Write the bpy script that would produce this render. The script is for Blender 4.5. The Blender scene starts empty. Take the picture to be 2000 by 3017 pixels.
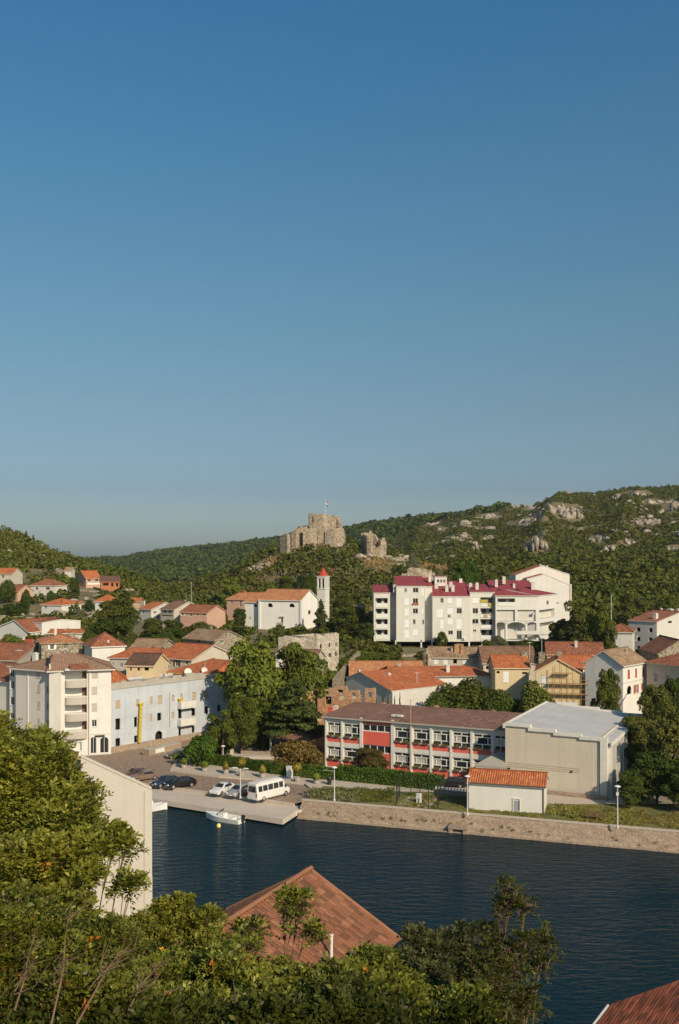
import bpy, math, random
import numpy as np
from mathutils import Vector
R = math.radians
F, HZ, CX, CZ = 2900.0, 1650.0, 1000.0, 34.0        # focal length in px of a 2000 x 3017 frame, eye level row, centre column, eye height
scene = bpy.context.scene
COL = scene.collection
# ------------------------------------------------------------------ camera, sky, sun, exposure
cam_d = bpy.data.cameras.new('camera'); cam = bpy.data.objects.new('camera', cam_d); COL.objects.link(cam)
cam.location = (0, 0, CZ); cam.rotation_euler = (R(90), 0, 0)
cam_d.sensor_fit = 'VERTICAL'; cam_d.sensor_height = 36.0; cam_d.sensor_width = 24.0
cam_d.lens = 36.0 * F / 3017.0
cam_d.shift_y = (HZ - 3017 / 2.0) / 3017.0
cam_d.clip_start = 0.5; cam_d.clip_end = 9000
scene.camera = cam
SUN_EL, SUN_AZ = 31.0, 147.0                          # azimuth clockwise from +Y
HAZE_D = 0.00006
w = bpy.data.worlds.new('World'); scene.world = w; w.use_nodes = True
nt = w.node_tree; bg = nt.nodes['Background']
sky = nt.nodes.new('ShaderNodeTexSky'); sky.sky_type = 'NISHITA'; sky.sun_disc = False
sky.sun_elevation = R(SUN_EL); sky.sun_rotation = R(SUN_AZ)
sky.altitude = 0; sky.air_density = 1.0; sky.dust_density = 1.5; sky.ozone_density = 3.0
hs = nt.nodes.new('ShaderNodeHueSaturation'); hs.inputs['Saturation'].default_value = 1.0
tn = nt.nodes.new('ShaderNodeMix'); tn.data_type = 'RGBA'; tn.blend_type = 'MULTIPLY'; tn.inputs[0].default_value = 1.0; 
tcw = nt.nodes.new('ShaderNodeTexCoord'); sxz = nt.nodes.new('ShaderNodeSeparateXYZ'); nt.links.new(tcw.outputs['Generated'], sxz.inputs[0])
rw_ = nt.nodes.new('ShaderNodeValToRGB'); nt.links.new(sxz.outputs[2], rw_.inputs[0]); nt.links.new(rw_.outputs[0], tn.inputs[7])
e_ = rw_.color_ramp.elements; e_[0].position = .0; e_[0].color = (.84, .94, 1.0, 1); e5_ = e_.new(.07); e5_.color = (.55, .61, .69, 1); e6_ = e_.new(.15); e6_.color = (.60, .67, .63, 1); e7_ = e_.new(.35); e7_.color = (.50, .82, .81, 1); e_ = rw_.color_ramp.elements; e_[4].position = .50; e_[4].color = (.37, .84, .94, 1)
e3_ = e_.new(.25); e3_.color = (.57, .77, .71, 1); e4_ = e_.new(.8); e4_.color = (.50, .66, .72, 1)
nt.links.new(sky.outputs[0], tn.inputs[6]); nt.links.new(tn.outputs[2], hs.inputs['Color']); nt.links.new(hs.outputs[0], bg.inputs[0])
bg.inputs[1].default_value = 0.112
sl = bpy.data.lights.new('sun', 'SUN'); sl.energy = 4.7; sl.angle = R(0.6); sl.color = (1.0, 0.825, 0.60)
so = bpy.data.objects.new('sun', sl); COL.objects.link(so)
sd = Vector((math.sin(R(SUN_AZ)) * math.cos(R(SUN_EL)), math.cos(R(SUN_AZ)) * math.cos(R(SUN_EL)), math.sin(R(SUN_EL))))
so.rotation_euler = sd.to_track_quat('Z', 'Y').to_euler(); so.location = (60, -60, 120)
scene.view_settings.view_transform = 'Standard'; scene.view_settings.look = 'None'
scene.view_settings.exposure = 0.05; scene.view_settings.gamma = 1.0
scene.cycles.max_bounces = 6; scene.cycles.transparent_max_bounces = 4
scene.cycles.volume_bounces = 0

def P(px, py, D): return Vector(((px - CX) / F * D, D, CZ - (py - HZ) / F * D))
def GP(px, py, z):
    D = (CZ - z) * F / (py - HZ)
    return Vector(((px - CX) / F * D, D, z))
def GX(px, D): return ((px - CX) / F * D, D)

# ------------------------------------------------------------------ materials
MATS = {}
def nmat(name):
    m = bpy.data.materials.new(name); m.use_nodes = True; MATS[name] = m
    b = m.node_tree.nodes['Principled BSDF']; return m, m.node_tree, b
def N(t, typ, **k):
    n = t.nodes.new(typ)
    for a, v in k.items(): setattr(n, a, v)
    return n
def L(t, a, b): t.links.new(a, b)
def noise(t, vec, scale, detail=4, rough=.6):
    n = N(t, 'ShaderNodeTexNoise'); n.inputs['Scale'].default_value = scale; n.inputs['Detail'].default_value = detail
    n.inputs['Roughness'].default_value = rough
    if vec is not None: L(t, vec, n.inputs['Vector'])
    return n
def ramp(t, fac, stops):
    r = N(t, 'ShaderNodeValToRGB'); e = r.color_ramp.elements
    while len(e) > 1: e.remove(e[-1])
    e[0].position = stops[0][0]; e[0].color = (*stops[0][1], 1)
    for p, c in stops[1:]:
        x = e.new(p); x.color = (*c, 1)
    L(t, fac, r.inputs[0]); return r
def mixc(t, fac, a, b, mode='MIX'):
    m = N(t, 'ShaderNodeMix', data_type='RGBA', blend_type=mode)
    if isinstance(fac, float): m.inputs[0].default_value = fac
    else: L(t, fac, m.inputs[0])
    for i, v in ((6, a), (7, b)):
        if isinstance(v, tuple): m.inputs[i].default_value = (*v, 1)
        else: L(t, v, m.inputs[i])
    return m.outputs[2]
def bump(t, b, h, strength=.4, dist=.05):
    n = N(t, 'ShaderNodeBump'); n.inputs['Strength'].default_value = strength; n.inputs['Distance'].default_value = dist
    L(t, h, n.inputs['Height']); L(t, n.outputs[0], b.inputs['Normal'])
def sc(c, k): return tuple(min(1, x * k) for x in c)
def plain(name, c, rough=.7, var=.12, scale=.6, metal=0, streak=0.0, bmp=0.0):
    m, t, b = nmat(name); tc = N(t, 'ShaderNodeTexCoord')
    n = noise(t, tc.outputs['Object'], scale, 6)
    col = ramp(t, n.outputs['Fac'], [(.3, sc(c, 1 - var)), (.7, sc(c, 1 + var * .6))]).outputs[0]
    n2 = noise(t, tc.outputs['Object'], scale * 9, 3)
    col = mixc(t, .35, col, ramp(t, n2.outputs['Fac'], [(.25, sc(c, 1 - var * 1.5)), (.75, sc(c, 1 + var * .5))]).outputs[0])
    if streak:
        mp = N(t, 'ShaderNodeMapping'); mp.inputs['Scale'].default_value = (1.1, 1.1, .09); L(t, tc.outputs['Object'], mp.inputs[0])
        n3 = noise(t, mp.outputs[0], 1.0, 5, .7)
        f = ramp(t, n3.outputs['Fac'], [(.48, (0, 0, 0)), (.75, (1, 1, 1))]).outputs[0]
        f2 = N(t, 'ShaderNodeMath', operation='MULTIPLY'); L(t, f, f2.inputs[0]); f2.inputs[1].default_value = streak
        col = mixc(t, f2.outputs[0], col, tuple(c[i] * (.45, .4, .34)[i] for i in range(3)))
    L(t, col, b.inputs['Base Color']); b.inputs['Roughness'].default_value = rough; b.inputs['Metallic'].default_value = metal
    if rough > .65: b.inputs['Specular IOR Level'].default_value = .2
    if bmp: bump(t, b, n2.outputs['Fac'], bmp, .04)
    return m
def stone(name, c, c2, scale=2.6, bmp=.7, dark=.45):
    m, t, b = nmat(name); tc = N(t, 'ShaderNodeTexCoord')
    nn = noise(t, tc.outputs['Object'], 1.2, 4)
    v = N(t, 'ShaderNodeTexVoronoi'); v.inputs['Scale'].default_value = scale; L(t, tc.outputs['Object'], v.inputs['Vector'])
    hsv = N(t, 'ShaderNodeSeparateColor'); L(t, v.outputs['Color'], hsv.inputs[0])
    c1 = ramp(t, hsv.outputs[0], [(0, sc(c, .7)), (.5, c), (1, c2)]).outputs[0]
    ln = noise(t, tc.outputs['Object'], .25, 5)
    c1 = mixc(t, ramp(t, ln.outputs['Fac'], [(.42, (0, 0, 0)), (.62, (1, 1, 1))]).outputs[0], c1, mixc(t, .6, c1, sc(c2, .8)))
    e = ramp(t, v.outputs['Distance'], [(.35, (1, 1, 1)), (.75, (dark, dark, dark))]).outputs[0]
    L(t, mixc(t, 1.0, c1, e, 'MULTIPLY'), b.inputs['Base Color']); b.inputs['Roughness'].default_value = .9
    inv = N(t, 'ShaderNodeMath', operation='SUBTRACT'); inv.inputs[0].default_value = 1; L(t, v.outputs['Distance'], inv.inputs[1])
    ad = N(t, 'ShaderNodeMath', operation='ADD'); L(t, inv.outputs[0], ad.inputs[0]); L(t, nn.outputs['Fac'], ad.inputs[1])
    bump(t, b, ad.outputs[0], bmp, .12); return m
def tiles(name, c, c2, c3, tu=.3, tv=.42, worn=.5):
    """clay tiles laid on the UV map (u along the eave, v up the slope, metres)"""
    m, t, b = nmat(name); uv = N(t, 'ShaderNodeUVMap'); s = N(t, 'ShaderNodeSeparateXYZ'); L(t, uv.outputs[0], s.inputs[0])
    def ma(op, a, bb=None):
        n = N(t, 'ShaderNodeMath', operation=op)
        if isinstance(a, (int, float)): n.inputs[0].default_value = a
        else: L(t, a, n.inputs[0])
        if bb is not None:
            if isinstance(bb, (int, float)): n.inputs[1].default_value = bb
            else: L(t, bb, n.inputs[1])
        return n.outputs[0]
    cu = ma('DIVIDE', s.outputs[0], tu); cv = ma('DIVIDE', s.outputs[1], tv)
    cmb = N(t, 'ShaderNodeCombineXYZ'); L(t, ma('FLOOR', cu), cmb.inputs[0]); L(t, ma('FLOOR', cv), cmb.inputs[1])
    wn = N(t, 'ShaderNodeTexWhiteNoise', noise_dimensions='2D'); L(t, cmb.outputs[0], wn.inputs['Vector'])
    col = ramp(t, wn.outputs['Value'], [(0, c2), (.35, c), (.8, c), (1, c3)]).outputs[0]
    tc = N(t, 'ShaderNodeTexCoord')
    n1 = noise(t, tc.outputs['Object'], .35, 6, .65)
    f = ramp(t, n1.outputs['Fac'], [(.45, (0, 0, 0)), (.7, (1, 1, 1))]).outputs[0]
    fm = N(t, 'ShaderNodeMath', operation='MULTIPLY'); L(t, f, fm.inputs[0]); fm.inputs[1].default_value = worn
    col = mixc(t, fm.outputs[0], col, sc(c2, .75))
    fu = ma('FRACT', cu); prof = ma('SINE', ma('MULTIPLY', fu, math.pi))
    gap = ramp(t, prof, [(.05, (.35, .35, .35)), (.45, (1, 1, 1))]).outputs[0]
    col = mixc(t, .8, col, mixc(t, 1.0, col, gap, 'MULTIPLY'))
    L(t, col, b.inputs['Base Color']); b.inputs['Roughness'].default_value = .85
    h = ma('ADD', prof, ma('MULTIPLY', ma('FRACT', cv), -.5)); bump(t, b, h, .8, .07)
    return m
def leafm(name, c1, c2, c3=None, trans=.25, rough=.6, spec=.12):
    m, t, b = nmat(name); g = N(t, 'ShaderNodeNewGeometry'); oi = N(t, 'ShaderNodeObjectInfo')
    st = [(0, c1), (.55, tuple((a + bb) / 2 for a, bb in zip(c1, c2))), (.93 if c3 else 1, c2)]
    if c3: st.append((1, c3))
    col = ramp(t, g.outputs['Random Per Island'], st).outputs[0]
    tc = N(t, 'ShaderNodeTexCoord'); n = noise(t, tc.outputs['Object'], .45, 2)
    col = mixc(t, ramp(t, n.outputs['Fac'], [(.4, (0, 0, 0)), (.62, (.6, .6, .6))]).outputs[0], col, tuple(x * y for x, y in zip(c2, (1.15, 1.05, .8))))
    nb = noise(t, tc.outputs['Object'], .03, 4, .65)
    col = mixc(t, ramp(t, nb.outputs['Fac'], [(.44, (0, 0, 0)), (.68, (.75, .75, .75))]).outputs[0], col, (c2[0] * 1.05, c2[1] * .82, c2[2] * 1.1))
    v = N(t, 'ShaderNodeHueSaturation'); mr = N(t, 'ShaderNodeMapRange'); mr.inputs[3].default_value = .78; mr.inputs[4].default_value = 1.2
    L(t, oi.outputs['Random'], mr.inputs[0]); L(t, mr.outputs[0], v.inputs['Value']); L(t, col, v.inputs['Color'])
    L(t, v.outputs[0], b.inputs['Base Color']); b.inputs['Roughness'].default_value = rough; b.inputs['Specular IOR Level'].default_value = spec
    tr = N(t, 'ShaderNodeBsdfTranslucent'); L(t, v.outputs[0], tr.inputs[0])
    ms = N(t, 'ShaderNodeMixShader'); ms.inputs[0].default_value = trans
    L(t, b.outputs[0], ms.inputs[1]); L(t, tr.outputs[0], ms.inputs[2])
    L(t, ms.outputs[0], t.nodes['Material Output'].inputs[0]); return m

m_white = plain('white_stucco', (.58, .55, .50), .85, .1, .35, streak=.25)
m_white2 = plain('bright_plaster', (.66, .635, .59), .85, .1, .4, streak=.15)
m_church = plain('church_plaster', (.78, .75, .70), .85, .08, .4, streak=.15)
m_stone3 = stone('pale_ruin_stone', (.50, .43, .33), (.60, .54, .44), 2.2, .6, .75) if False else None
m_cream = plain('cream_stucco', (.52, .47, .38), .85, .1, .35, streak=.2)
m_aptw = plain('apartment_plaster', (.62, .595, .54), .85, .08, .4, streak=.25)
m_blue = plain('pale_blue_plaster', (.49, .52, .555), .9, .2, .3, streak=.3)
m_graywall = plain('gray_plaster', (.42, .38, .33), .9, .15, .4, streak=.3)
m_gym = plain('beige_plaster', (.57, .51, .415), .85, .1, .25, streak=.22)
m_yellow = plain('yellow_plaster', (.62, .50, .31), .85, .1, .5, streak=.2)
m_yel2 = plain('ochre_plaster', (.62, .40, .12), .85, .1, .5, streak=.2)
m_pink = plain('pink_plaster', (.55, .34, .25), .85, .16, .7, streak=.2)
m_brickw = plain('brick_wall', (.45, .17, .08), .9, .3, 2.5, streak=.2)
m_redpanel = plain('red_panel', (.66, .125, .085), .6, .08, .8, streak=.08)
m_frame = plain('white_paint', (.68, .66, .62), .5, .06, 1)
m_pil = plain('white_concrete', (.66, .63, .57), .8, .1, .8, streak=.35)
m_shut = plain('white_shutter', (.74, .73, .71), .6, .04, 1)
m_redshut = plain('red_shutter', (.38, .09, .05), .6, .1, 1)
m_brownshut = plain('brown_wood', (.16, .09, .055), .7, .2, 2)
m_tan = plain('tan_infill', (.45, .34, .22), .9, .2, 1)
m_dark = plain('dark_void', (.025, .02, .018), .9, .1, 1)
m_conc = plain('concrete', (.40, .36, .31), .9, .15, .5, bmp=.3)
m_steel = plain('galvanised_pole', (.62, .60, .56), .5, .06, 1, metal=.2)
m_dkmetal = plain('dark_metal', (.04, .045, .04), .5, .1, 1, metal=.5)
m_yelplastic = plain('yellow_plastic', (.60, .43, .03), .5, .06, 1)
m_sheet = plain('gray_sheet_roof', (.51, .50, .48), .6, .16, .3, bmp=.1, streak=0)
m_stone = stone('rubble_stone', (.37, .30, .21), (.46, .39, .29))
m_stone2 = stone('castle_stone', (.37, .29, .20), (.46, .37, .27), 1.3, .8, .6)
m_stone3 = stone('pale_ruin_stone', (.48, .41, .31), (.60, .53, .43), 2.2, .6, .75)
m_quay = stone('quay_stone', (.36, .265, .19), (.42, .32, .235), 5.0, .6, .85)
m_brickr = stone('ruined_brick', (.62, .28, .11), (.64, .46, .30), 4.5, .8, .5)
m_rock = stone('limestone_rock', (.33, .27, .21), (.45, .38, .30), .6, .9, .6)
m_t_or = tiles('orange_clay_tiles', (.50, .145, .045), (.33, .09, .035), (.58, .23, .09))
m_t_or2 = tiles('salmon_clay_tiles', (.52, .22, .09), (.36, .13, .055), (.60, .32, .16))
m_t_rust = tiles('rust_clay_tiles', (.33, .11, .05), (.19, .065, .035), (.42, .20, .10))
m_t_brown = tiles('brown_clay_tiles', (.25, .13, .075), (.15, .08, .05), (.32, .19, .12))
m_t_dark = tiles('dark_brown_tiles', (.14, .07, .045), (.09, .05, .035), (.20, .11, .07))
m_t_tan = tiles('weathered_tan_tiles', (.36, .23, .13), (.22, .13, .08), (.46, .34, .22), worn=.7)
m_t_apt = tiles('tan_brown_tiles', (.33, .19, .12), (.24, .14, .09), (.38, .24, .16), worn=.3)
m_brk = stone('orange_brick', (.52, .235, .11), (.58, .40, .26), 5.0, .5, .8)
m_parap = plain('gray_beige_parapet', (.47, .42, .36), .85, .12, .8, streak=.2)
m_t_school = tiles('maroon_slab_tiles', (.25, .125, .085), (.17, .09, .06), (.31, .165, .12), .5, .5, .6)
m_t_red = tiles('crimson_metal_tiles', (.29, .045, .055), (.23, .035, .045), (.34, .06, .06), .35, 5, .25)
m_glass, _t, _b = nmat('window_glass'); _b.inputs['Base Color'].default_value = (.025, .028, .03, 1); _b.inputs['Roughness'].default_value = .08
m_curt = plain('curtained_glass', (.50, .48, .43), .3, .3, 1.5)
m_lamp = plain('lamp_glass', (.75, .75, .72), .4, .02, 1)
l_broad = leafm('leaves_broad', (.040, .062, .007), (.140, .162, .026))
l_dark = leafm('leaves_dark', (.026, .044, .008), (.090, .125, .020))
l_mid = leafm('leaves_light', (.065, .092, .012), (.195, .235, .035))
l_cedar = leafm('leaves_cedar', (.022, .038, .010), (.088, .115, .026), trans=.1)
l_pine = leafm('leaves_pine', (.038, .048, .010), (.130, .140, .026), trans=.15)
l_olive = leafm('leaves_olive', (.085, .10, .045), (.19, .20, .10))
l_brown = leafm('leaves_russet', (.085, .065, .018), (.24, .17, .045), (.26, .11, .04))
l_red = leafm('leaves_reddish', (.06, .07, .018), (.15, .12, .035), (.28, .09, .04))
l_fg = leafm('leaves_near', (.022, .042, .006), (.185, .205, .030), (.50, .42, .08), trans=.22, rough=.45, spec=.25)
l_fg2 = leafm('leaves_near_light', (.030, .050, .007), (.25, .26, .040), (.52, .46, .09), trans=.26, rough=.45, spec=.25)
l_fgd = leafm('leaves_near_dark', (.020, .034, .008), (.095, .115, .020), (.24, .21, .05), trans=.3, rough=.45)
l_orange = leafm('leaves_orange', (.40, .13, .02), (.65, .28, .05), trans=.3)
l_hedge = leafm('leaves_hedge', (.028, .062, .008), (.085, .15, .018), trans=.15)
l_flower = leafm('leaves_flower', (.10, .13, .03), (.38, .30, .05), (.55, .12, .05))
m_bark = plain('bark', (.15, .10, .07), .9, .3, 4, bmp=.4)
m_twig = plain('twig_bark', (.19, .12, .08), .8, .25, 5)

# ------------------------------------------------------------------ mesh helpers
def tag(o, label=None, cat=None, group=None, kind=None):
    for k, v in (('label', label), ('category', cat), ('group', group), ('kind', kind)):
        if v: o[k] = v
    return o
def empty(name, loc, rz=0, label=None, cat=None, group=None):
    o = bpy.data.objects.new(name, None); COL.objects.link(o); o.location = loc; o.rotation_euler = (0, 0, rz)
    o.empty_display_size = .3
    return tag(o, label, cat, group)
def npmesh(name, v, f, mats, smooth=False, mi=None):
    v = np.asarray(v, dtype=np.float32); f = np.asarray(f, dtype=np.int32); k = f.shape[1]
    me = bpy.data.meshes.new(name); me.vertices.add(len(v)); me.vertices.foreach_set('co', v.ravel())
    me.loops.add(f.size); me.loops.foreach_set('vertex_index', f.ravel())
    me.polygons.add(len(f)); me.polygons.foreach_set('loop_start', np.arange(0, f.size, k, dtype=np.int32))
    if mi is not None: me.polygons.foreach_set('material_index', np.asarray(mi, dtype=np.int32))
    me.update(calc_edges=True)
    if smooth: me.polygons.foreach_set('use_smooth', np.ones(len(f), dtype=bool))
    for m in (mats if isinstance(mats, (list, tuple)) else [mats]): me.materials.append(m)
    return me
def mobj(name, me, parent=None, loc=(0, 0, 0), rz=0):
    o = bpy.data.objects.new(name, me); COL.objects.link(o); o.parent = parent; o.location = loc
    if rz: o.rotation_euler = (0, 0, rz)
    return o
class M:
    def __init__(s): s.v = []; s.f = []; s.m = []; s.uv = []
    def face(s, pts, m=0, uv=None):
        n = len(s.v); s.v += [tuple(p) for p in pts]; s.f.append(tuple(range(n, n + len(pts)))); s.m.append(m)
        s.uv.append(uv if uv else [(0, 0)] * len(pts))
    def box(s, x0, x1, y0, y1, z0, z1, m=0):
        a = [(x0, y0, z0), (x1, y0, z0), (x1, y1, z0), (x0, y1, z0), (x0, y0, z1), (x1, y0, z1), (x1, y1, z1), (x0, y1, z1)]
        n = len(s.v); s.v += a
        for q in ((0, 3, 2, 1), (4, 5, 6, 7), (0, 1, 5, 4), (1, 2, 6, 5), (2, 3, 7, 6), (3, 0, 4, 7)):
            s.f.append(tuple(n + i for i in q)); s.m.append(m); s.uv.append([(0, 0)] * 4)
    def tube(s, pts, rad, n=8, m=0, cap=True):
        pts = [Vector(p) for p in pts]; rings = []
        for i, p in enumerate(pts):
            r = rad[i] if isinstance(rad, (list, tuple)) else rad
            d = (pts[min(i + 1, len(pts) - 1)] - pts[max(i - 1, 0)]).normalized()
            a = d.orthogonal().normalized() if i == 0 else (a0 - d * a0.dot(d)).normalized()
            a0 = a; b = d.cross(a); st = len(s.v)
            s.v += [tuple(p + (a * math.cos(2 * math.pi * k / n) + b * math.sin(2 * math.pi * k / n)) * r) for k in range(n)]
            rings.append(st)
        for i in range(len(rings) - 1):
            for k in range(n):
                s.f.append((rings[i] + k, rings[i] + (k + 1) % n, rings[i + 1] + (k + 1) % n, rings[i + 1] + k)); s.m.append(m); s.uv.append([(0, 0)] * 4)
        if cap:
            for st in (rings[0], rings[-1]):
                s.f.append(tuple(range(st, st + n))); s.m.append(m); s.uv.append([(0, 0)] * n)
    def lathe(s, prof, c=(0, 0, 0), n=12, m=0):
        st = len(s.v)
        for r, z in prof:
            s.v += [(c[0] + r * math.cos(2 * math.pi * k / n), c[1] + r * math.sin(2 * math.pi * k / n), c[2] + z) for k in range(n)]
        for i in range(len(prof) - 1):
            for k in range(n):
                s.f.append((st + i * n + k, st + i * n + (k + 1) % n, st + (i + 1) * n + (k + 1) % n, st + (i + 1) * n + k)); s.m.append(m); s.uv.append([(0, 0)] * 4)
    def prism(s, poly, z0, z1, m=0):
        n = len(poly)
        s.face([(x, y, z1) for x, y in poly], m); s.face([(x, y, z0) for x, y in reversed(poly)], m)
        for i in range(n):
            a, b = poly[i], poly[(i + 1) % n]; s.face([(a[0], a[1], z0), (b[0], b[1], z0), (b[0], b[1], z1), (a[0], a[1], z1)], m)
    def slab(s, pts, th=.2, m=0, me=None):
        """a roof slope: first edge is the eave; thick, with tile UVs"""
        pts = [Vector(p) for p in pts]; U = (pts[1] - pts[0]).normalized()
        nrm = (pts[1] - pts[0]).cross(pts[2] - pts[1]).normalized()
        V = nrm.cross(U)
        if V.z < 0: V = -V
        uv = [((p - pts[0]).dot(U), (p - pts[0]).dot(V)) for p in pts]
        s.face(pts, m, uv); lo = [p - Vector((0, 0, th)) for p in pts]; me = m if me is None else me
        s.face(list(reversed(lo)), me)
        for i in range(len(pts)):
            j = (i + 1) % len(pts); s.face([lo[i], lo[j], pts[j], pts[i]], me)
    def build(s, name, mats, parent=None, loc=(0, 0, 0), rz=0, smooth=False):
        me = bpy.data.meshes.new(name); me.from_pydata(s.v, [], s.f)
        mats = mats if isinstance(mats, (list, tuple)) else [mats]
        for m in mats: me.materials.append(m)
        me.polygons.foreach_set('material_index', s.m)
        if any(any(q != (0, 0) for q in u) for u in s.uv):
            ul = me.uv_layers.new(name='UVMap'); ul.data.foreach_set('uv', [c for u in s.uv for q in u for c in q])
        if smooth: me.polygons.foreach_set('use_smooth', [True] * len(s.f))
        me.update(); return mobj(name, me, parent, loc, rz)

# ------------------------------------------------------------------ value noise (numpy)
_rg = np.random.RandomState(5); _tab = _rg.rand(256, 256)
def vnoise(x, y):
    x = np.asarray(x, float); y = np.asarray(y, float)
    xi = np.floor(x).astype(int); yi = np.floor(y).astype(int); fx = x - xi; fy = y - yi
    fx = fx * fx * (3 - 2 * fx); fy = fy * fy * (3 - 2 * fy)
    g = lambda a, b: _tab[a % 256, b % 256]
    return (g(xi, yi) * (1 - fx) + g(xi + 1, yi) * fx) * (1 - fy) + (g(xi, yi + 1) * (1 - fx) + g(xi + 1, yi + 1) * fx) * fy
def fbm(x, y, o=4):
    r = 0; a = .5
    for i in range(o): r = r + a * vnoise(x * 2 ** i + 17 * i, y * 2 ** i + 31 * i); a *= .5
    return r
# ------------------------------------------------------------------ houses
def cam_ray(px, py): return Vector(((px - CX) / F, 1.0, -(py - HZ) / F))
class House:
    """local frame: x along the front from A to B, y away from the front, z up; A and B are (pixel column, distance)"""
    def __init__(s, name, label, cat, A, B, depth, zb, eave_py=None, wall=None, group=None, he=None):
        a = Vector((*GX(*A), zb)); b = Vector((*GX(*B), zb)); s.w = (b - a).length; s.d = depth; s.zb = zb
        s.ang = math.atan2(b.y - a.y, b.x - a.x); s.root = empty(name, a, s.ang, label, cat, group); s.o = a
        s.ex = Vector((math.cos(s.ang), math.sin(s.ang), 0)); s.ey = Vector((-math.sin(s.ang), math.cos(s.ang), 0))
        s.he = he if he is not None else CZ - (eave_py - HZ) / F * a.y - zb
        s.wall_m = wall; s.holes = {'F': [], 'L': [], 'R': []}; s.todo = []; s.heR = s.he
    def z_at(s, py, u, v): return CZ - (py - HZ) / F * (s.o + s.ex * u + s.ey * v).y - s.zb
    def hit(s, side, px, py, off=0.0):
        r = cam_ray(px, py); c = Vector((0, 0, CZ))
        if side == 'F': n = s.ey; p0 = s.o + s.ey * off
        elif side == 'R': n = s.ex; p0 = s.o + s.ex * (s.w - off)
        else: n = s.ex; p0 = s.o + s.ex * off
        t = (p0 - c).dot(n) / r.dot(n); q = c + r * t - s.o
        return (q.dot(s.ex) if side == 'F' else q.dot(s.ey)), q.z
    def pt(s, side, u, off, z):
        return (u, off, z) if side == 'F' else ((s.w - off, u, z) if side == 'R' else (off, u, z))
    def bx(s, m, side, u0, u1, o0, o1, z0, z1, mi=0):
        a = s.pt(side, u0, o0, z0); b = s.pt(side, u1, o1, z1)
        m.box(min(a[0], b[0]), max(a[0], b[0]), min(a[1], b[1]), max(a[1], b[1]), min(a[2], b[2]), max(a[2], b[2]), mi)
    def win(s, side, px0, py0, px1, py1, style='g', **k):
        a = s.hit(side, px0, py0); b = s.hit(side, px1, py1)
        s.winm(side, min(a[0], b[0]), max(a[0], b[0]), min(a[1], b[1]), max(a[1], b[1]), style, **k)
    def winm(s, side, u0, u1, z0, z1, style='g', shut=None, frame=None, name='window', arch=False, bars=1):
        W = s.w if side == 'F' else s.d
        u0 = max(u0, .12); u1 = min(u1, W - .12); z0 = max(z0, .05); z1 = min(z1, s.he - .08)
        if u1 - u0 < .2 or z1 - z0 < .2: return
        s.holes[side].append((u0, u1, z0, z1, arch)); s.todo.append((side, u0, u1, z0, z1, style, shut, frame, name, bars))
    def walls(s, lo=3.0, tops=None):
        """wall shell with real openings; tops = None (flat) or dict side -> list of (u, z) above the eave line"""
        m = M(); D = .22
        for side, W in (('F', s.w), ('R', s.d), ('L', s.d)):
            hs = s.holes[side]; us = sorted({0, W, *[h[0] for h in hs], *[h[1] for h in hs]}); zs = sorted({-lo, s.he, *[h[2] for h in hs], *[h[3] for h in hs]})
            for i in range(len(us) - 1):
                for j in range(len(zs) - 1):
                    cu = (us[i] + us[i + 1]) / 2; cz = (zs[j] + zs[j + 1]) / 2
                    if any(h[0] < cu < h[1] and h[2] < cz < h[3] for h in hs): continue
                    m.face([s.pt(side, us[i], 0, zs[j]), s.pt(side, us[i + 1], 0, zs[j]), s.pt(side, us[i + 1], 0, zs[j + 1]), s.pt(side, us[i], 0, zs[j + 1])])
            for u0, u1, z0, z1, arch in hs:
                for a, b in (((u0, z0), (u1, z0)), ((u1, z0), (u1, z1)), ((u1, z1), (u0, z1)), ((u0, z1), (u0, z0))):
                    m.face([s.pt(side, a[0], 0, a[1]), s.pt(side, b[0], 0, b[1]), s.pt(side, b[0], D, b[1]), s.pt(side, a[0], D, a[1])])
                if arch:
                    c = (u0 + u1) / 2; r = (u1 - u0) / 2; K = 6; q = min(r, z1 - z0) / r
                    for sg in (-1, 1):
                        arc = [(c + sg * r * math.cos(t * math.pi / 2 / K), z1 - q * r + q * r * math.sin(t * math.pi / 2 / K)) for t in range(K + 1)]
                        m.face([s.pt(side, *p) for p in [(x, -.01, z) for x, z in arc + [(c + sg * r, z1)]]])
        m.face([(0, s.d, -lo), (s.w, s.d, -lo), (s.w, s.d, s.he), (0, s.d, s.he)])
        if tops:
            for side, pl in tops.items():
                W = s.w if side in 'FB' else s.d
                pts = [(0, s.he)] + pl + [(W, s.he)]
                m.face([(u, s.d, z) for u, z in pts] if side == 'B' else [s.pt(side, u, 0, z) for u, z in pts])
        s.wall = m.build('wall', s.wall_m, s.root)
        for t in s.todo: s._window(*t)
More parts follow.
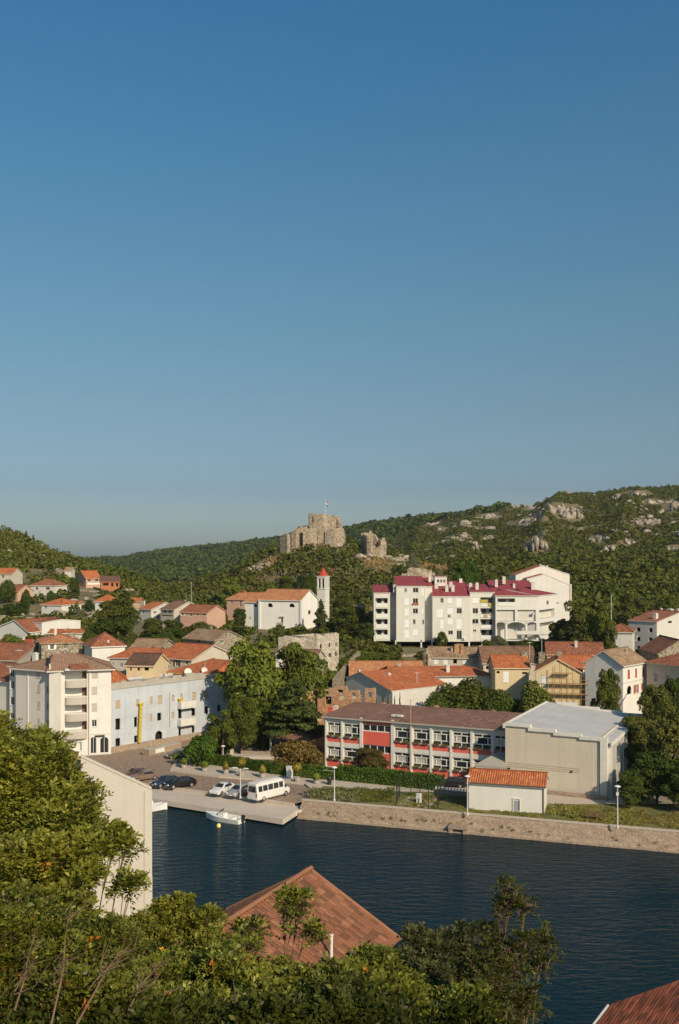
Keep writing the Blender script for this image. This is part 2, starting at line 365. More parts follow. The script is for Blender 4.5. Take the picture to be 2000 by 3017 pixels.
    def _window(s, side, u0, u1, z0, z1, style, shut, frame, name, bars):
        fm = frame or m_frame; du, dz = u1 - u0, z1 - z0
        if style in 'go':
            m = M(); t = .07; o0, o1 = .1, .2
            s.bx(m, side, u0, u1, o0, o1, z0, z0 + t); s.bx(m, side, u0, u1, o0, o1, z1 - t, z1)
            s.bx(m, side, u0, u0 + t, o0, o1, z0 + t, z1 - t); s.bx(m, side, u1 - t, u1, o0, o1, z0 + t, z1 - t)
            for i in range(bars):
                c = u0 + du * (i + 1) / (bars + 1); s.bx(m, side, c - .03, c + .03, o0 + .01, o1 - .01, z0 + t, z1 - t)
            s.bx(m, side, u0 - .06, u1 + .06, -.1, .09, z0 - .09, z0 - .005)
            f = m.build(name, fm, s.root); p = M(); s.bx(p, side, u0 + t, u1 - t, .14, .17, z0 + t, z1 - t)
            p.build('pane', m_glass, f)
            if style == 'o':
                q = M()
                for a, b in ((u0 - du * .52, u0 - .02), (u1 + .02, u1 + du * .52)):
                    s.bx(q, side, a, b, -.06, -.01, z0, z1)
                    for k in range(5): s.bx(q, side, a + .04, b - .04, -.08, -.06, z0 + dz * (k + .3) / 5, z0 + dz * (k + .6) / 5)
                q.build('shutter', shut or m_brownshut, s.root)
        elif style == 's':
            q = M(); s.bx(q, side, u0 + .02, u1 - .02, .05, .12, z0 + .02, z1 - .02)
            n = max(3, int(dz / .22))
            for k in range(n): s.bx(q, side, u0 + .06, u1 - .06, .02, .05, z0 + dz * (k + .25) / n, z0 + dz * (k + .75) / n)
            s.bx(q, side, u0 - .05, u1 + .05, -.08, .04, z0 - .08, z0 - .005)
            q.build('shutter', shut or m_shut, s.root)
        elif style == 'b':
            q = M(); s.bx(q, side, u0, u1, .12, .2, z0, z1); s.bx(q, side, u0 - .05, u1 + .05, -.07, .1, z0 - .1, z0 - .005)
            q.build('blocked_window', shut or m_tan, s.root)
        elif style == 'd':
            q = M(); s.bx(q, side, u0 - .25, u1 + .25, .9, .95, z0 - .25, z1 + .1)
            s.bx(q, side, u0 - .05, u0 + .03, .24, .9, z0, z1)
            q.build('opening', m_dark, s.root)  # near black board and side strip stand for the unlit interior
    def roof(s, kind, ridge_py=None, mat=None, ov=.35, inset=None, hr=None, th=.2, edge=None, pos=.5, eaves=True):
        w, d, he = s.w, s.d, s.he; m = M(); mm = [mat, edge or mat]; e = 1
        if kind == 'x':
            yr = d * pos; hr = hr or s.z_at(ridge_py, w / 2, yr); k = (hr - he) / yr; k2 = (hr - he) / (d - yr)
            m.slab([(-ov, -ov, he - k * ov + .1), (w + ov, -ov, he - k * ov + .1), (w + ov, yr, hr + .1), (-ov, yr, hr + .1)], th, 0, e)
            m.slab([(w + ov, d + ov, he - k2 * ov + .1), (-ov, d + ov, he - k2 * ov + .1), (-ov, yr, hr + .1), (w + ov, yr, hr + .1)], th, 0, e)
            m.tube([(-ov - .03, yr, hr + .12), (w + ov + .03, yr, hr + .12)], .12, 6)
            s.tops = {'R': [(yr, hr)], 'L': [(yr, hr)]}
        elif kind == 'y':
            xr = w * pos; hr = hr or s.z_at(ridge_py, xr, 0); k = (hr - he) / xr; k2 = (hr - he) / (w - xr)
            m.slab([(-ov, d + ov, he - k * ov + .1), (-ov, -ov, he - k * ov + .1), (xr, -ov, hr + .1), (xr, d + ov, hr + .1)], th, 0, e)
            m.slab([(w + ov, -ov, he - k2 * ov + .1), (w + ov, d + ov, he - k2 * ov + .1), (xr, d + ov, hr + .1), (xr, -ov, hr + .1)], th, 0, e)
            m.tube([(xr, -ov - .03, hr + .12), (xr, d + ov + .03, hr + .12)], .12, 6)
            s.tops = {'F': [(xr, hr)], 'B': [(xr, hr)]}
        elif kind == 'hip':
            hr = hr or s.z_at(ridge_py, w / 2, d / 2); i = inset if inset is not None else min(w, d) / 2
            iL, iR = i if isinstance(i, tuple) else (i, i); iL, iR = (iL, iR) if iL + iR < w else (w * iL / (iL + iR), w * iR / (iL + iR)); k = (hr - he) / (d / 2); a = he - k * ov + .1
            c = [(-ov, -ov, a), (w + ov, -ov, a), (w + ov, d + ov, a), (-ov, d + ov, a)]
            r0, r1 = (iL, d / 2, hr + .1), (w - iR, d / 2, hr + .1)
            if abs(r1[0] - r0[0]) < .3: r1 = r0
            for q_, p_ in zip(c, (r0, r1, r1, r0)): m.tube([(q_[0], q_[1], q_[2] + .03), (p_[0], p_[1], p_[2] + .03)], .11, 6)
            if r0 == r1:
                for a1, b1 in ((0, 1), (1, 2), (2, 3), (3, 0)): m.slab([c[a1], c[b1], r0], th, 0, e)
            else:
                m.slab([c[0], c[1], r1, r0], th, 0, e); m.slab([c[2], c[3], r0, r1], th, 0, e)
                m.slab([c[1], c[2], r1], th, 0, e); m.slab([c[3], c[0], r0], th, 0, e)
            s.tops = {}
        elif kind == 'shed':
            hr = hr or s.z_at(ridge_py, w / 2, d); k = (hr - he) / d
            m.slab([(-ov, -ov, he - k * ov + .1), (w + ov, -ov, he - k * ov + .1), (w + ov, d + ov, hr + .1), (-ov, d + ov, hr + .1)], th, 0, e)
            s.tops = {'R': [(d, hr)], 'L': [(d, hr)]}
        elif kind == 'flat':
            m.box(-ov, w + ov, -ov, d + ov, he + .01, he + .3); s.tops = {}; hr = he + .3
        s.hr = hr; s.kind = kind; s.rf = m.build('roof', mm, s.root); return s
    def chimney(s, px, py_top, wpx, v=.5, mat=None, h=None, cap=True):
        vv = v * s.d; r = cam_ray(px, py_top); p0 = s.o + s.ey * vv; t = (p0 - Vector((0, 0, CZ))).dot(s.ey) / r.dot(s.ey)
        q = Vector((0, 0, CZ)) + r * t - s.o; u = q.dot(s.ex); z = q.z; wd = wpx / F * (q + s.o).y; m = M(); h = h or 2.2
        m.box(u - wd / 2, u + wd / 2, vv - wd * .4, vv + wd * .4, z - h, z - .25); m.box(u - wd / 2 - .07, u + wd / 2 + .07, vv - wd * .4 - .07, vv + wd * .4 + .07, z - .245, z - .12)
        m.box(u - wd * .3, u + wd * .3, vv - wd * .25, vv + wd * .25, z - .115, z)
        m.build('chimney', mat or m_white, s.rf)
    def done(s, lo=3.0): s.walls(lo, s.tops); return s
ALL_H = []
def house(name, label, A, B, depth, zb, eave, ridge, kind, wall, tile, wins=(), chims=(), cat='house', group=None, inset=None, pos=.5, ov=.35, lo=4.0, edge=None):
    h = House(name, label, cat, A, B, depth, zb, eave, wall, group)
    for x in wins: h.win(x[0], *x[1:5], x[5] if len(x) > 5 else 'g', **(x[6] if len(x) > 6 else {}))
    h.roof(kind, ridge, tile, ov=ov, inset=inset, pos=pos, edge=edge or wall)
    for c in chims: h.chimney(*c[:3], **(c[3] if len(c) > 3 else {}))
    ALL_H.append((h.o + h.ex * h.w / 2 + h.ey * h.d / 2, max(h.w, h.d) / 2 + 1.0, h))
    return h.done(lo)

def ragged_wall(name, pts, mat, thick=1.2, parent=None, seed=0, amp=.5, step=.8, label=None, cat=None):
    """pts: list of (px, D, py_top, z_base); a broken masonry wall"""
    rnd = random.Random(seed); m = M(); P3 = []
    for (p, D, pt, zb) in pts:
        x, y = GX(p, D); P3.append((x, y, CZ - (pt - HZ) / F * D, zb))
    out = []
    for i in range(len(P3) - 1):
        a, b = P3[i], P3[i + 1]; n = max(1, int(math.hypot(b[0] - a[0], b[1] - a[1]) / step))
        for k in range(n): out.append(tuple(a[j] + (b[j] - a[j]) * k / n for j in range(4)))
    out.append(P3[-1]); o = Vector((out[0][0], out[0][1], out[0][3]))
    tp = [z + rnd.uniform(-amp, amp * .3) for _, _, z, _ in out]
    for i in range(len(out) - 1):
        a, b = out[i], out[i + 1]; d = Vector((b[0] - a[0], b[1] - a[1], 0)); d.normalize(); nrm = Vector((-d.y, d.x, 0)) * thick
        za = tp[i]; zb2 = za if rnd.random() < .5 else tp[i + 1]
        q = [Vector((a[0], a[1], 0)), Vector((b[0], b[1], 0))]; lo = [a[3], b[3]]; hi = [za, zb2]
        f = [q[0] + Vector((0, 0, lo[0])), q[1] + Vector((0, 0, lo[1])), q[1] + Vector((0, 0, hi[1])), q[0] + Vector((0, 0, hi[0]))]
        g = [v + nrm for v in f]; f = [v - o for v in f]; g = [v - o for v in g]
        m.face(f); m.face(list(reversed(g))); m.face([f[3], f[2], g[2], g[3]]); m.face([f[1], g[1], g[2], f[2]]); m.face([g[0], f[0], f[3], g[3]])
    ob = m.build(name, mat, parent, o if parent is None else o - parent.location)
    return tag(ob, label, cat) if label else ob
# ------------------------------------------------------------------ terrain
TP = np.array([-500, 0, 200, 350, 500, 650, 800, 950, 1100, 1300, 1500, 1700, 1850, 2000, 2500], float)
TD = {
 188: [2143] * 15,
 215: [2000, 1990, 1985, 1985, 1990, 2010, 2010, 2020, 2030, 2030, 2030, 2040, 2040, 2040, 2040],
 235: [1950, 1945, 1940, 1937, 1937, 1945, 1965, 1975, 1975, 1985, 1985, 1985, 1985, 1990, 1990],
 260: [1900, 1890, 1885, 1885, 1900, 1902, 1900, 1912, 1922, 1925, 1925, 1940, 1950, 1950, 1950],
 280: [1870, 1860, 1850, 1850, 1868, 1872, 1872, 1880, 1902, 1902, 1900, 1905, 1920, 1930, 1930],
 300: [1850, 1835, 1825, 1830, 1842, 1848, 1856, 1853, 1860, 1875, 1870, 1850, 1880, 1900, 1900],
 340: [1830, 1815, 1805, 1805, 1812, 1815, 1815, 1815, 1810, 1820, 1800, 1790, 1810, 1830, 1830],
 380: [1780, 1768, 1752, 1762, 1775, 1780, 1770, 1750, 1745, 1745, 1745, 1752, 1765, 1775, 1775],
 420: [1730, 1714, 1720, 1733, 1758, 1745, 1690, 1668, 1675, 1705, 1705, 1718, 1725, 1735, 1725],
 445: [1700, 1690, 1697, 1716, 1750, 1720, 1645, 1600, 1637, 1680, 1693, 1703, 1705, 1703, 1693],
 465: [1670, 1672, 1682, 1710, 1745, 1708, 1632, 1596, 1622, 1668, 1683, 1693, 1693, 1688, 1673],
 520: [1580, 1602, 1662, 1702, 1745, 1722, 1675, 1655, 1650, 1672, 1673, 1673, 1663, 1653, 1643],
 570: [1500, 1566, 1650, 1700, 1745, 1735, 1705, 1702, 1682, 1672, 1658, 1643, 1633, 1613, 1603],
 650: [1560, 1640, 1690, 1722, 1747, 1747, 1733, 1722, 1702, 1668, 1643, 1613, 1593, 1573, 1563],
 800: [1640, 1700, 1720, 1740, 1747, 1747, 1733, 1712, 1683, 1633, 1598, 1558, 1533, 1513, 1503],
 1000: [1700, 1700, 1720, 1733, 1733, 1723, 1703, 1673, 1633, 1575, 1538, 1494, 1473, 1463, 1453],
 1150: [1690, 1700, 1710, 1712, 1712, 1698, 1673, 1643, 1603, 1540, 1500, 1459, 1443, 1438, 1435],
 1400: [1690, 1690, 1700, 1692, 1673, 1653, 1628, 1603, 1550, 1527, 1505, 1480, 1460, 1455, 1450],
 1800: [1680, 1680, 1663, 1655, 1636, 1617, 1592, 1568, 1556, 1545, 1530, 1510, 1500, 1495, 1490],
 2400: [1670, 1665, 1655, 1648, 1622, 1611, 1600, 1585, 1575, 1560, 1550, 1540, 1530, 1530, 1530],
 3200: [1690] * 15}
TDk = np.array(sorted(TD), float); TZ = np.array([[CZ - (p - HZ) / F * D for p in TD[int(D)]] for D in TDk])
def tz0(x, y):
    y = np.clip(np.asarray(y, float), 188, 3199.9); px = np.clip(np.asarray(x, float) / y * F + CX, -500, 2499.9)
    j = np.clip(np.searchsorted(TP, px, 'right') - 1, 0, len(TP) - 2); i = np.clip(np.searchsorted(TDk, y, 'right') - 1, 0, len(TDk) - 2)
    fx = (px - TP[j]) / (TP[j + 1] - TP[j]); fy = (y - TDk[i]) / (TDk[i + 1] - TDk[i])
    fx = fx * fx * (3 - 2 * fx) * .5 + fx * .5
    return (TZ[i, j] * (1 - fx) + TZ[i, j + 1] * fx) * (1 - fy) + (TZ[i + 1, j] * (1 - fx) + TZ[i + 1, j + 1] * fx) * fy
def tz(x, y):
    y = np.asarray(y, float); a = np.clip((y - 300) / 600, 0, 1)
    n = (fbm(np.asarray(x) / 26 + 50, y / 26 + 9, 4) - .47) * (1 + 9 * a)
    px = np.asarray(x, float) / y * F + CX; sp = 0
    for p0, p1, amp, wd, d0, d1 in ((1660, 1590, 20, 95, 560, 1090), (1900, 1820, 13, 80, 560, 1060), (1390, 1320, 12, 70, 600, 1100), (1240, 1200, 9, 50, 620, 1120), (2150, 2040, 16, 100, 560, 1060)):
        pc = p1 + (p0 - p1) * (y - 600) / 450; tp = np.clip((y - d0) / 140, 0, 1) * np.clip((d1 - y) / 140, 0, 1); sp = sp + amp * tp * np.exp(-np.abs(px - pc + 14 * (fbm(y / 40, y * 0 + p0, 2) - .4)) / wd)
    return tz0(x, y) + sp + n * np.clip((y - 188) / 40, 0, 1)
px_ = np.linspace(-500, 2500, 260)
ys_ = np.concatenate([np.linspace(188, 300, 60), np.linspace(302, 600, 110), np.linspace(606, 1200, 90), np.linspace(1220, 3199, 50)])
PX, YY = np.meshgrid(px_, ys_); XX = (PX - CX) / F * YY; ZZ = tz(XX, YY)
nv, nu = PX.shape; vv = np.stack([XX, YY, ZZ], -1).reshape(-1, 3)
idx = np.arange(nv * nu).reshape(nv, nu)
ff = np.stack([idx[:-1, :-1], idx[:-1, 1:], idx[1:, 1:], idx[1:, :-1]], -1).reshape(-1, 4)
m_terr, _t, _b = nmat('hillside_ground'); tc = N(_t, 'ShaderNodeTexCoord')
n1 = noise(_t, tc.outputs['Object'], .035, 8, .65); n2 = noise(_t, tc.outputs['Object'], .4, 5, .6)
c1 = ramp(_t, n1.outputs['Fac'], [(.35, (.045, .055, .018)), (.5, (.09, .09, .035)), (.6, (.20, .15, .065)), (.75, (.30, .24, .16))]).outputs[0]
c2 = mixc(_t, .5, c1, ramp(_t, n2.outputs['Fac'], [(.3, (.06, .07, .025)), (.7, (.30, .22, .11))]).outputs[0])
L(_t, c2, _b.inputs['Base Color']); _b.inputs['Roughness'].default_value = .95; bump(_t, _b, n2.outputs['Fac'], .6, .5)
tag(mobj('hillside_terrain', npmesh('hillside_terrain', vv, ff, m_terr, True)), kind='structure')

# ground under the town and the water sheet
def sheet(name, pts, z, mat, kind='structure', thick=None):
    m = M(); 
    if thick: m.prism(pts, z - thick, z)
    else: m.face([(x, y, z) for x, y in pts])
    return tag(m.build(name, mat), kind=kind)
def ground_mat(name, a, b_, scale=.5, bm=.3, fine=6):
    m, t, b = nmat(name); tc = N(t, 'ShaderNodeTexCoord'); n = noise(t, tc.outputs['Object'], scale, 7, .65); n2 = noise(t, tc.outputs['Object'], fine, 4)
    c = ramp(t, n.outputs['Fac'], [(.35, a), (.65, b_)]).outputs[0]
    c = mixc(t, .45, c, ramp(t, n2.outputs['Fac'], [(.3, sc(a, .75)), (.7, sc(b_, 1.1))]).outputs[0])
    L(t, c, b.inputs['Base Color']); b.inputs['Roughness'].default_value = .9; bump(t, b, n2.outputs['Fac'], bm, .05); return m
m_plaza = stone('cobble_paving', (.30, .205, .145), (.36, .26, .19), 3.2, .3, .75)
m_pier = ground_mat('pier_concrete', (.48, .40, .33), (.57, .49, .41), .3)
m_walk = ground_mat('walkway_paving', (.44, .37, .30), (.52, .44, .36), .5)
m_lawn = ground_mat('lawn_soil', (.075, .095, .018), (.21, .165, .05), .35, .5, 5)
m_town = ground_mat('town_soil', (.20, .16, .11), (.30, .25, .18), .2)
m_bed = ground_mat('garden_soil', (.06, .07, .025), (.14, .12, .06), .4)
def g2(px, py, z): v = GP(px, py, z); return (v.x, v.y)
sheet('town_ground', [(-130, 146), (-30, 146), (-7, 136), (40, 119), (80, 107), (140, 100), (140, 196), (-130, 196)], 1.1, m_town)
pl = [g2(300, 2290, 1.2), g2(447, 2313, 1.2), g2(868, 2368, 1.2), g2(912, 2356, 1.25), (-1, 139), (-14, 152), (-17, 163), (-19, 190), (-60, 175), (-80, 160)]
sheet('plaza_paving', pl, 1.2, m_plaza)
pier = [(-60, 152.5), (-60, 141.5), g2(447, 2352, .9), g2(833, 2414, .9), g2(872, 2389, .9), (-4.2, 131.0), g2(868, 2368, .9), g2(447, 2313, .9)]
pm = M(); pm.prism(pier, .22, .9); tag(pm.build('pier_deck', m_pier), kind='structure')
pk = M()
pe = [(-60, 141.5), g2(447, 2352, .9), g2(833, 2414, .9)]
for a, b in zip(pe[:-1], pe[1:]):
    L_ = math.hypot(b[0] - a[0], b[1] - a[1]); n = int(L_ / 1.9)
    for i in range(n):
        t = (i + .5) / n; x, y = a[0] + (b[0] - a[0]) * t, a[1] + (b[1] - a[1]) * t; pk.box(x - .3, x + .3, y + 1.2, y + 1.8, -1.5, .215)
tag(pk.build('pier_underside_posts', m_quay), kind='structure')
# curb between plaza and pier: a low wall that carries the plaza edge
cb = M(); a = Vector((*g2(300, 2292, 1.2), 0)); b = Vector((*g2(868, 2368, 1.2), 0)); a = a + (a - b) * .4; d = (b - a).normalized(); n_ = Vector((d.y, -d.x, 0)) * .35
cb.prism([tuple(a.xy), tuple(b.xy), tuple((b + n_).xy), tuple((a + n_).xy)][::-1], -1, 1.3); tag(cb.build('plaza_kerb', m_walk), kind='structure')
# quay: coping, battered stone wall down to the water
q0, q1 = Vector((-5.0, 131.2, 0)), Vector((39.6, 116, 0)); qd = (q1 - q0).normalized(); q1 = q0 + qd * 130; qn = Vector((qd.y, -qd.x, 0))
if qn.y > 0: qn = -qn
def qp(t, off, z): v = q0 + qd * t + qn * off; return (v.x, v.y, z)
rnd = random.Random(3)
m = M(); NQ = 90
prof = [(0, 2.0), (.12, 1.5), (.55, 1.42), (.75, .62), (1.35, .5), (1.5, .16), (1.95, .10), (2.05, -1.2)]
jit = [[rnd.uniform(-.06, .06) for _ in prof] for _ in range(NQ + 1)]
for i in range(NQ):
    t0, t1 = 130 * i / NQ, 130 * (i + 1) / NQ
    for k in range(len(prof) - 1):
        (o0, z0), (o1, z1) = prof[k], prof[k + 1]
        m.face([qp(t0, o0 + jit[i][k], z0), qp(t0, o1 + jit[i][k + 1], z1), qp(t1, o1 + jit[i + 1][k + 1], z1), qp(t1, o0 + jit[i + 1][k], z0)])
m.face([qp(0, prof[k][0], prof[k][1]) for k in range(len(prof))] + [qp(0, 0, -1.2)])
tag(m.build('quay_wall', m_quay), kind='structure')
m = M()
for i in range(65): m.prism([qp(i * 2 + .01, .07, 0)[:2], qp(i * 2 + 1.99, .07, 0)[:2], qp(i * 2 + 1.99, -.42, 0)[:2], qp(i * 2 + .01, -.42, 0)[:2]], 1.95, 2.12)
tag(m.build('quay_coping', m_walk), kind='structure')
m = M()   # outfall box in the quay wall
for s_ in (-.9, .9): m.prism([qp(21.5 + s_ - .25, 2.1, 0)[:2], qp(21.5 + s_ + .25, 2.1, 0)[:2], qp(21.5 + s_ + .25, .6, 0)[:2], qp(21.5 + s_ - .25, .6, 0)[:2]], -1, .55)
m.prism([qp(20.3, 2.2, 0)[:2], qp(22.7, 2.2, 0)[:2], qp(22.7, .6, 0)[:2], qp(20.3, .6, 0)[:2]], .56, .85)
outf = tag(m.build('drain_outfall', m_quay), 'small square drain outfall at the foot of the stone quay wall', 'drain')
lawn = [qp(-.2, -.43, 0)[:2], qp(130, -.43, 0)[:2], qp(130, -22, 0)[:2], qp(48, -16, 0)[:2], g2(1640, 2372, 1.5), g2(1300, 2337, 1.5), g2(1164, 2334, 1.5), g2(953, 2318, 1.5)]
sheet('waterside_lawn', lawn, 1.62, m_lawn, thick=.5)
path = [g2(500, 2268, 1.45), g2(644, 2287, 1.45), g2(778, 2296, 1.45), g2(897, 2308, 1.45), g2(925, 2330, 1.45), g2(1300, 2352, 1.45), g2(1700, 2372, 1.45), g2(1900, 2370, 1.45),
        g2(1900, 2345, 1.45), g2(1620, 2338, 1.45), g2(1294, 2318, 1.45), g2(991, 2288, 1.45), g2(683, 2256, 1.45), g2(514, 2247, 1.45)]
sheet('garden_path', path, 1.45, m_walk, thick=.5)
sheet('park_ground', [g2(683, 2254, 1.3), (-12, 190), (30, 175), (22, 146), (2, 150)], 1.3, m_bed, thick=.5)
# near bank below the viewpoint
xs = np.linspace(-60, 60, 90); ys = np.linspace(-12, 82, 80); X, Y = np.meshgrid(xs, ys)
Z = 31.0 - .50 * np.clip(Y, 0, 200) - .0 * X + (fbm(X / 6 + 3, Y / 6, 4) - .47) * 1.6 - np.clip(Y - 60, 0, 99) * .2
Z = np.where(Y < 1, 31.0 + 0 * Y, Z); id2 = np.arange(X.size).reshape(X.shape)
ff = np.stack([id2[:-1, :-1], id2[:-1, 1:], id2[1:, 1:], id2[1:, :-1]], -1).reshape(-1, 4)
tag(mobj('near_hillside', npmesh('near_hillside', np.stack([X, Y, Z], -1).reshape(-1, 3), ff, m_bed, True)), kind='structure')
def nz(y): return 31.0 - .5 * max(y, 0)
# water
m_water, t, b = nmat('sea_water'); tc = N(t, 'ShaderNodeTexCoord')
b.inputs['Base Color'].default_value = (.003, .018, .026, 1); b.inputs['Roughness'].default_value = .06; b.inputs['IOR'].default_value = 1.33
mp = N(t, 'ShaderNodeMapping'); mp.inputs['Rotation'].default_value = (0, 0, R(-14)); mp.inputs['Scale'].default_value = (.55, 1.5, 1); L(t, tc.outputs['Object'], mp.inputs[0])
a_ = noise(t, mp.outputs[0], .9, 2, .5); a_.inputs['Distortion'].default_value = .4
mp2 = N(t, 'ShaderNodeMapping'); mp2.inputs['Rotation'].default_value = (0, 0, R(20)); mp2.inputs['Scale'].default_value = (.9, 2.2, 1); L(t, tc.outputs['Object'], mp2.inputs[0])
b2 = noise(t, mp2.outputs[0], 2.2, 3, .6); big = noise(t, tc.outputs['Object'], .05, 2)
mm = N(t, 'ShaderNodeMath', operation='MULTIPLY'); L(t, b2.outputs['Fac'], mm.inputs[0]); mm.inputs[1].default_value = .4
ad = N(t, 'ShaderNodeMath', operation='ADD'); L(t, a_.outputs['Fac'], ad.inputs[0]); L(t, mm.outputs[0], ad.inputs[1])
mx = N(t, 'ShaderNodeMath', operation='MULTIPLY'); L(t, ad.outputs[0], mx.inputs[0])
rr = N(t, 'ShaderNodeMapRange'); L(t, big.outputs['Fac'], rr.inputs[0]); rr.inputs[1].default_value = .35; rr.inputs[2].default_value = .65; rr.inputs[3].default_value = .55; rr.inputs[4].default_value = 1.15
L(t, rr.outputs[0], mx.inputs[1]); bump(t, b, mx.outputs[0], 1.0, .19); bn_ = [x for x in t.nodes if x.type == 'BUMP'][0]
b.inputs['Specular IOR Level'].default_value = 0; b.inputs['Roughness'].default_value = 1
gl_ = N(t, 'ShaderNodeBsdfGlossy'); gl_.inputs['Roughness'].default_value = .07; gl_.inputs['Color'].default_value = (.92, .96, 1, 1); L(t, bn_.outputs[0], gl_.inputs['Normal'])
fr_ = N(t, 'ShaderNodeFresnel'); fr_.inputs['IOR'].default_value = 1.33; L(t, bn_.outputs[0], fr_.inputs['Normal'])
fm_ = N(t, 'ShaderNodeMath', operation='MULTIPLY'); fm_.inputs[1].default_value = .44; L(t, fr_.outputs[0], fm_.inputs[0])
ms_ = N(t, 'ShaderNodeMixShader'); L(t, fm_.outputs[0], ms_.inputs[0]); L(t, b.outputs[0], ms_.inputs[1]); L(t, gl_.outputs[0], ms_.inputs[2]); L(t, ms_.outputs[0], t.nodes['Material Output'].inputs[0])
sheet('river_water', [(-400, 20), (400, 20), (400, 200), (-400, 200)], 0, m_water)
sheet('valley_floor', [(-3000, -200), (3000, -200), (3000, 4000), (-3000, 4000)], -6, m_town)

# ------------------------------------------------------------------ vegetation
def rot_rand(rg, n, up=.0):
    d = rg.normal(size=(n, 3)); d /= np.linalg.norm(d, axis=1)[:, None]; return d
def leaf_quads(rg, P_, Nn, size, asp=.55):
    """diamond leaf clumps at points P_ facing Nn"""
    n = len(P_); t = np.cross(Nn, rot_rand(rg, n)); t /= np.linalg.norm(t, axis=1)[:, None] + 1e-9; b_ = np.cross(Nn, t)
    s = (size * (.6 + .8 * rg.rand(n)))[:, None] if np.ndim(size) == 0 else size[:, None]
    v = np.stack([P_ - t * s, P_ - b_ * s * asp, P_ + t * s, P_ + b_ * s * asp], 1)
    v[:, 1] += Nn * s * .15; v[:, 3] += Nn * s * .15
    return v.reshape(-1, 3), np.arange(n * 4).reshape(n, 4)
def crown_mesh(seed, kind='broad', n=4200, size=.034):
    rg = np.random.RandomState(seed); rnd = random.Random(seed); lob = []
    if kind == 'broad':
        for i in range(34):
            a = rnd.uniform(0, 6.28); zz = rnd.uniform(.22, .88); rr = .38 * math.sin(math.pi * min(1, max(.12, (zz - .02) / 1.02))) ** .7 * rnd.uniform(.45, 1.0)
            r = rnd.uniform(.075, .155) * (1.2 - .5 * zz); lob.append((rr * math.cos(a), rr * math.sin(a), zz, r, r, r * .8))
        lob.append((0, 0, .55, .28, .28, .3))
    elif kind == 'bush':
        for i in range(16):
            a = rnd.uniform(0, 6.28); rr = rnd.uniform(.05, .36); r = rnd.uniform(.13, .22); lob.append((rr * math.cos(a), rr * math.sin(a), rnd.uniform(.15, .78 - rr * .5), r, r, r * 1.1))
        lob.append((0, 0, .4, .32, .32, .38))
    elif kind == 'pine':
        for i in range(26):
            a = rnd.uniform(0, 6.28); zz = rnd.uniform(.2, .93); rr = rnd.uniform(.1, .42) * (1.15 - zz * .8); r = rnd.uniform(.07, .15); lob.append((rr * math.cos(a), rr * math.sin(a), zz, r, r, r * .75))
        lob.append((0, 0, .5, .2, .2, .3))
    elif kind == 'cedar':
        for k in range(11):
            zz = .30 + .66 * k / 11; R_ = .5 * (1.02 - .85 * k / 11)
            for j in range(7):
                a = rnd.uniform(0, 6.28); rr = R_ * rnd.uniform(.25, .85); lob.append((rr * math.cos(a), rr * math.sin(a), zz + rnd.uniform(-.03, .03), R_ * .34, R_ * .34, .026))
        lob.append((0, 0, .5, .1, .1, .4))
    elif kind == 'conifer':
        for k in range(26):
            zz = .1 + .85 * k / 26; R_ = .46 * (1.0 - .93 * (k / 26)); 
            for j in range(3): a = rnd.uniform(0, 6.28); rr = R_ * rnd.uniform(.3, .7); lob.append((rr * math.cos(a), rr * math.sin(a), zz, R_ * .4 + .02, R_ * .4 + .02, .05))
    elif kind == 'loose':
        for i in range(15):
            a = rnd.uniform(0, 6.28); zz = rnd.uniform(.3, .9); rr = rnd.uniform(.05, .42); r = rnd.uniform(.07, .14); lob.append((rr * math.cos(a), rr * math.sin(a), zz, r, r, r * .8))
    lob = np.array(lob); wgt = lob[:, 3] * lob[:, 4] + lob[:, 3] * lob[:, 5]; ch = rg.choice(len(lob), n, p=wgt / wgt.sum()); l = lob[ch]
    d = rot_rand(rg, n); d[:, 2] = np.where(rg.rand(n) < .6, np.abs(d[:, 2]), d[:, 2])
    rad = .66 + .42 * rg.rand(n) ** .7; p = l[:, :3] + d * l[:, 3:6] * rad[:, None]; p[:, 2] = np.maximum(p[:, 2], .04)
    nn = d + rg.normal(size=(n, 3)) * .55 + np.array([0, 0, .25]); nn /= np.linalg.norm(nn, axis=1)[:, None]
    v, f = leaf_quads(rg, p, nn, size); return v, f, lob
def trunk_mesh(seed, lob, name, top=.55, r0=.035):
    rnd = random.Random(seed); m = M()
    m.tube([(0, 0, -.08), (.004, .003, .12), (.01, -.004, .3), (.0, .005, top)], [r0, r0 * .8, r0 * .62, r0 * .25], 8)
    for i in range(6):
        l = lob[rnd.randrange(len(lob))]; z0 = rnd.uniform(.15, .42); m.tube([(0, 0, z0), (l[0] * .5, l[1] * .5, (z0 + l[2]) / 2 + .02), (l[0], l[1], l[2])], [r0 * .5, r0 * .32, r0 * .12], 6)
    me = bpy.data.meshes.new(name); me.from_pydata(m.v, [], m.f); me.materials.append(m_bark); me.update(); return me
PROTO = {}
for kind, seeds, n, size in (('broad', (1, 2, 3, 4), 11000, .0215), ('bush', (11, 12, 13), 7500, .029), ('pine', (21, 22, 23), 11000, .019), ('cedar', (31, 32), 12000, .021),
                             ('conifer', (41, 42), 5000, .03), ('loose', (51, 52), 3000, .024)):
    PROTO[kind] = []
    for s_ in seeds:
        v, f, lob = crown_mesh(s_, kind, n, size); PROTO[kind].append((v, f, trunk_mesh(s_, lob, 'trunk'), {}))
_ti = [0]
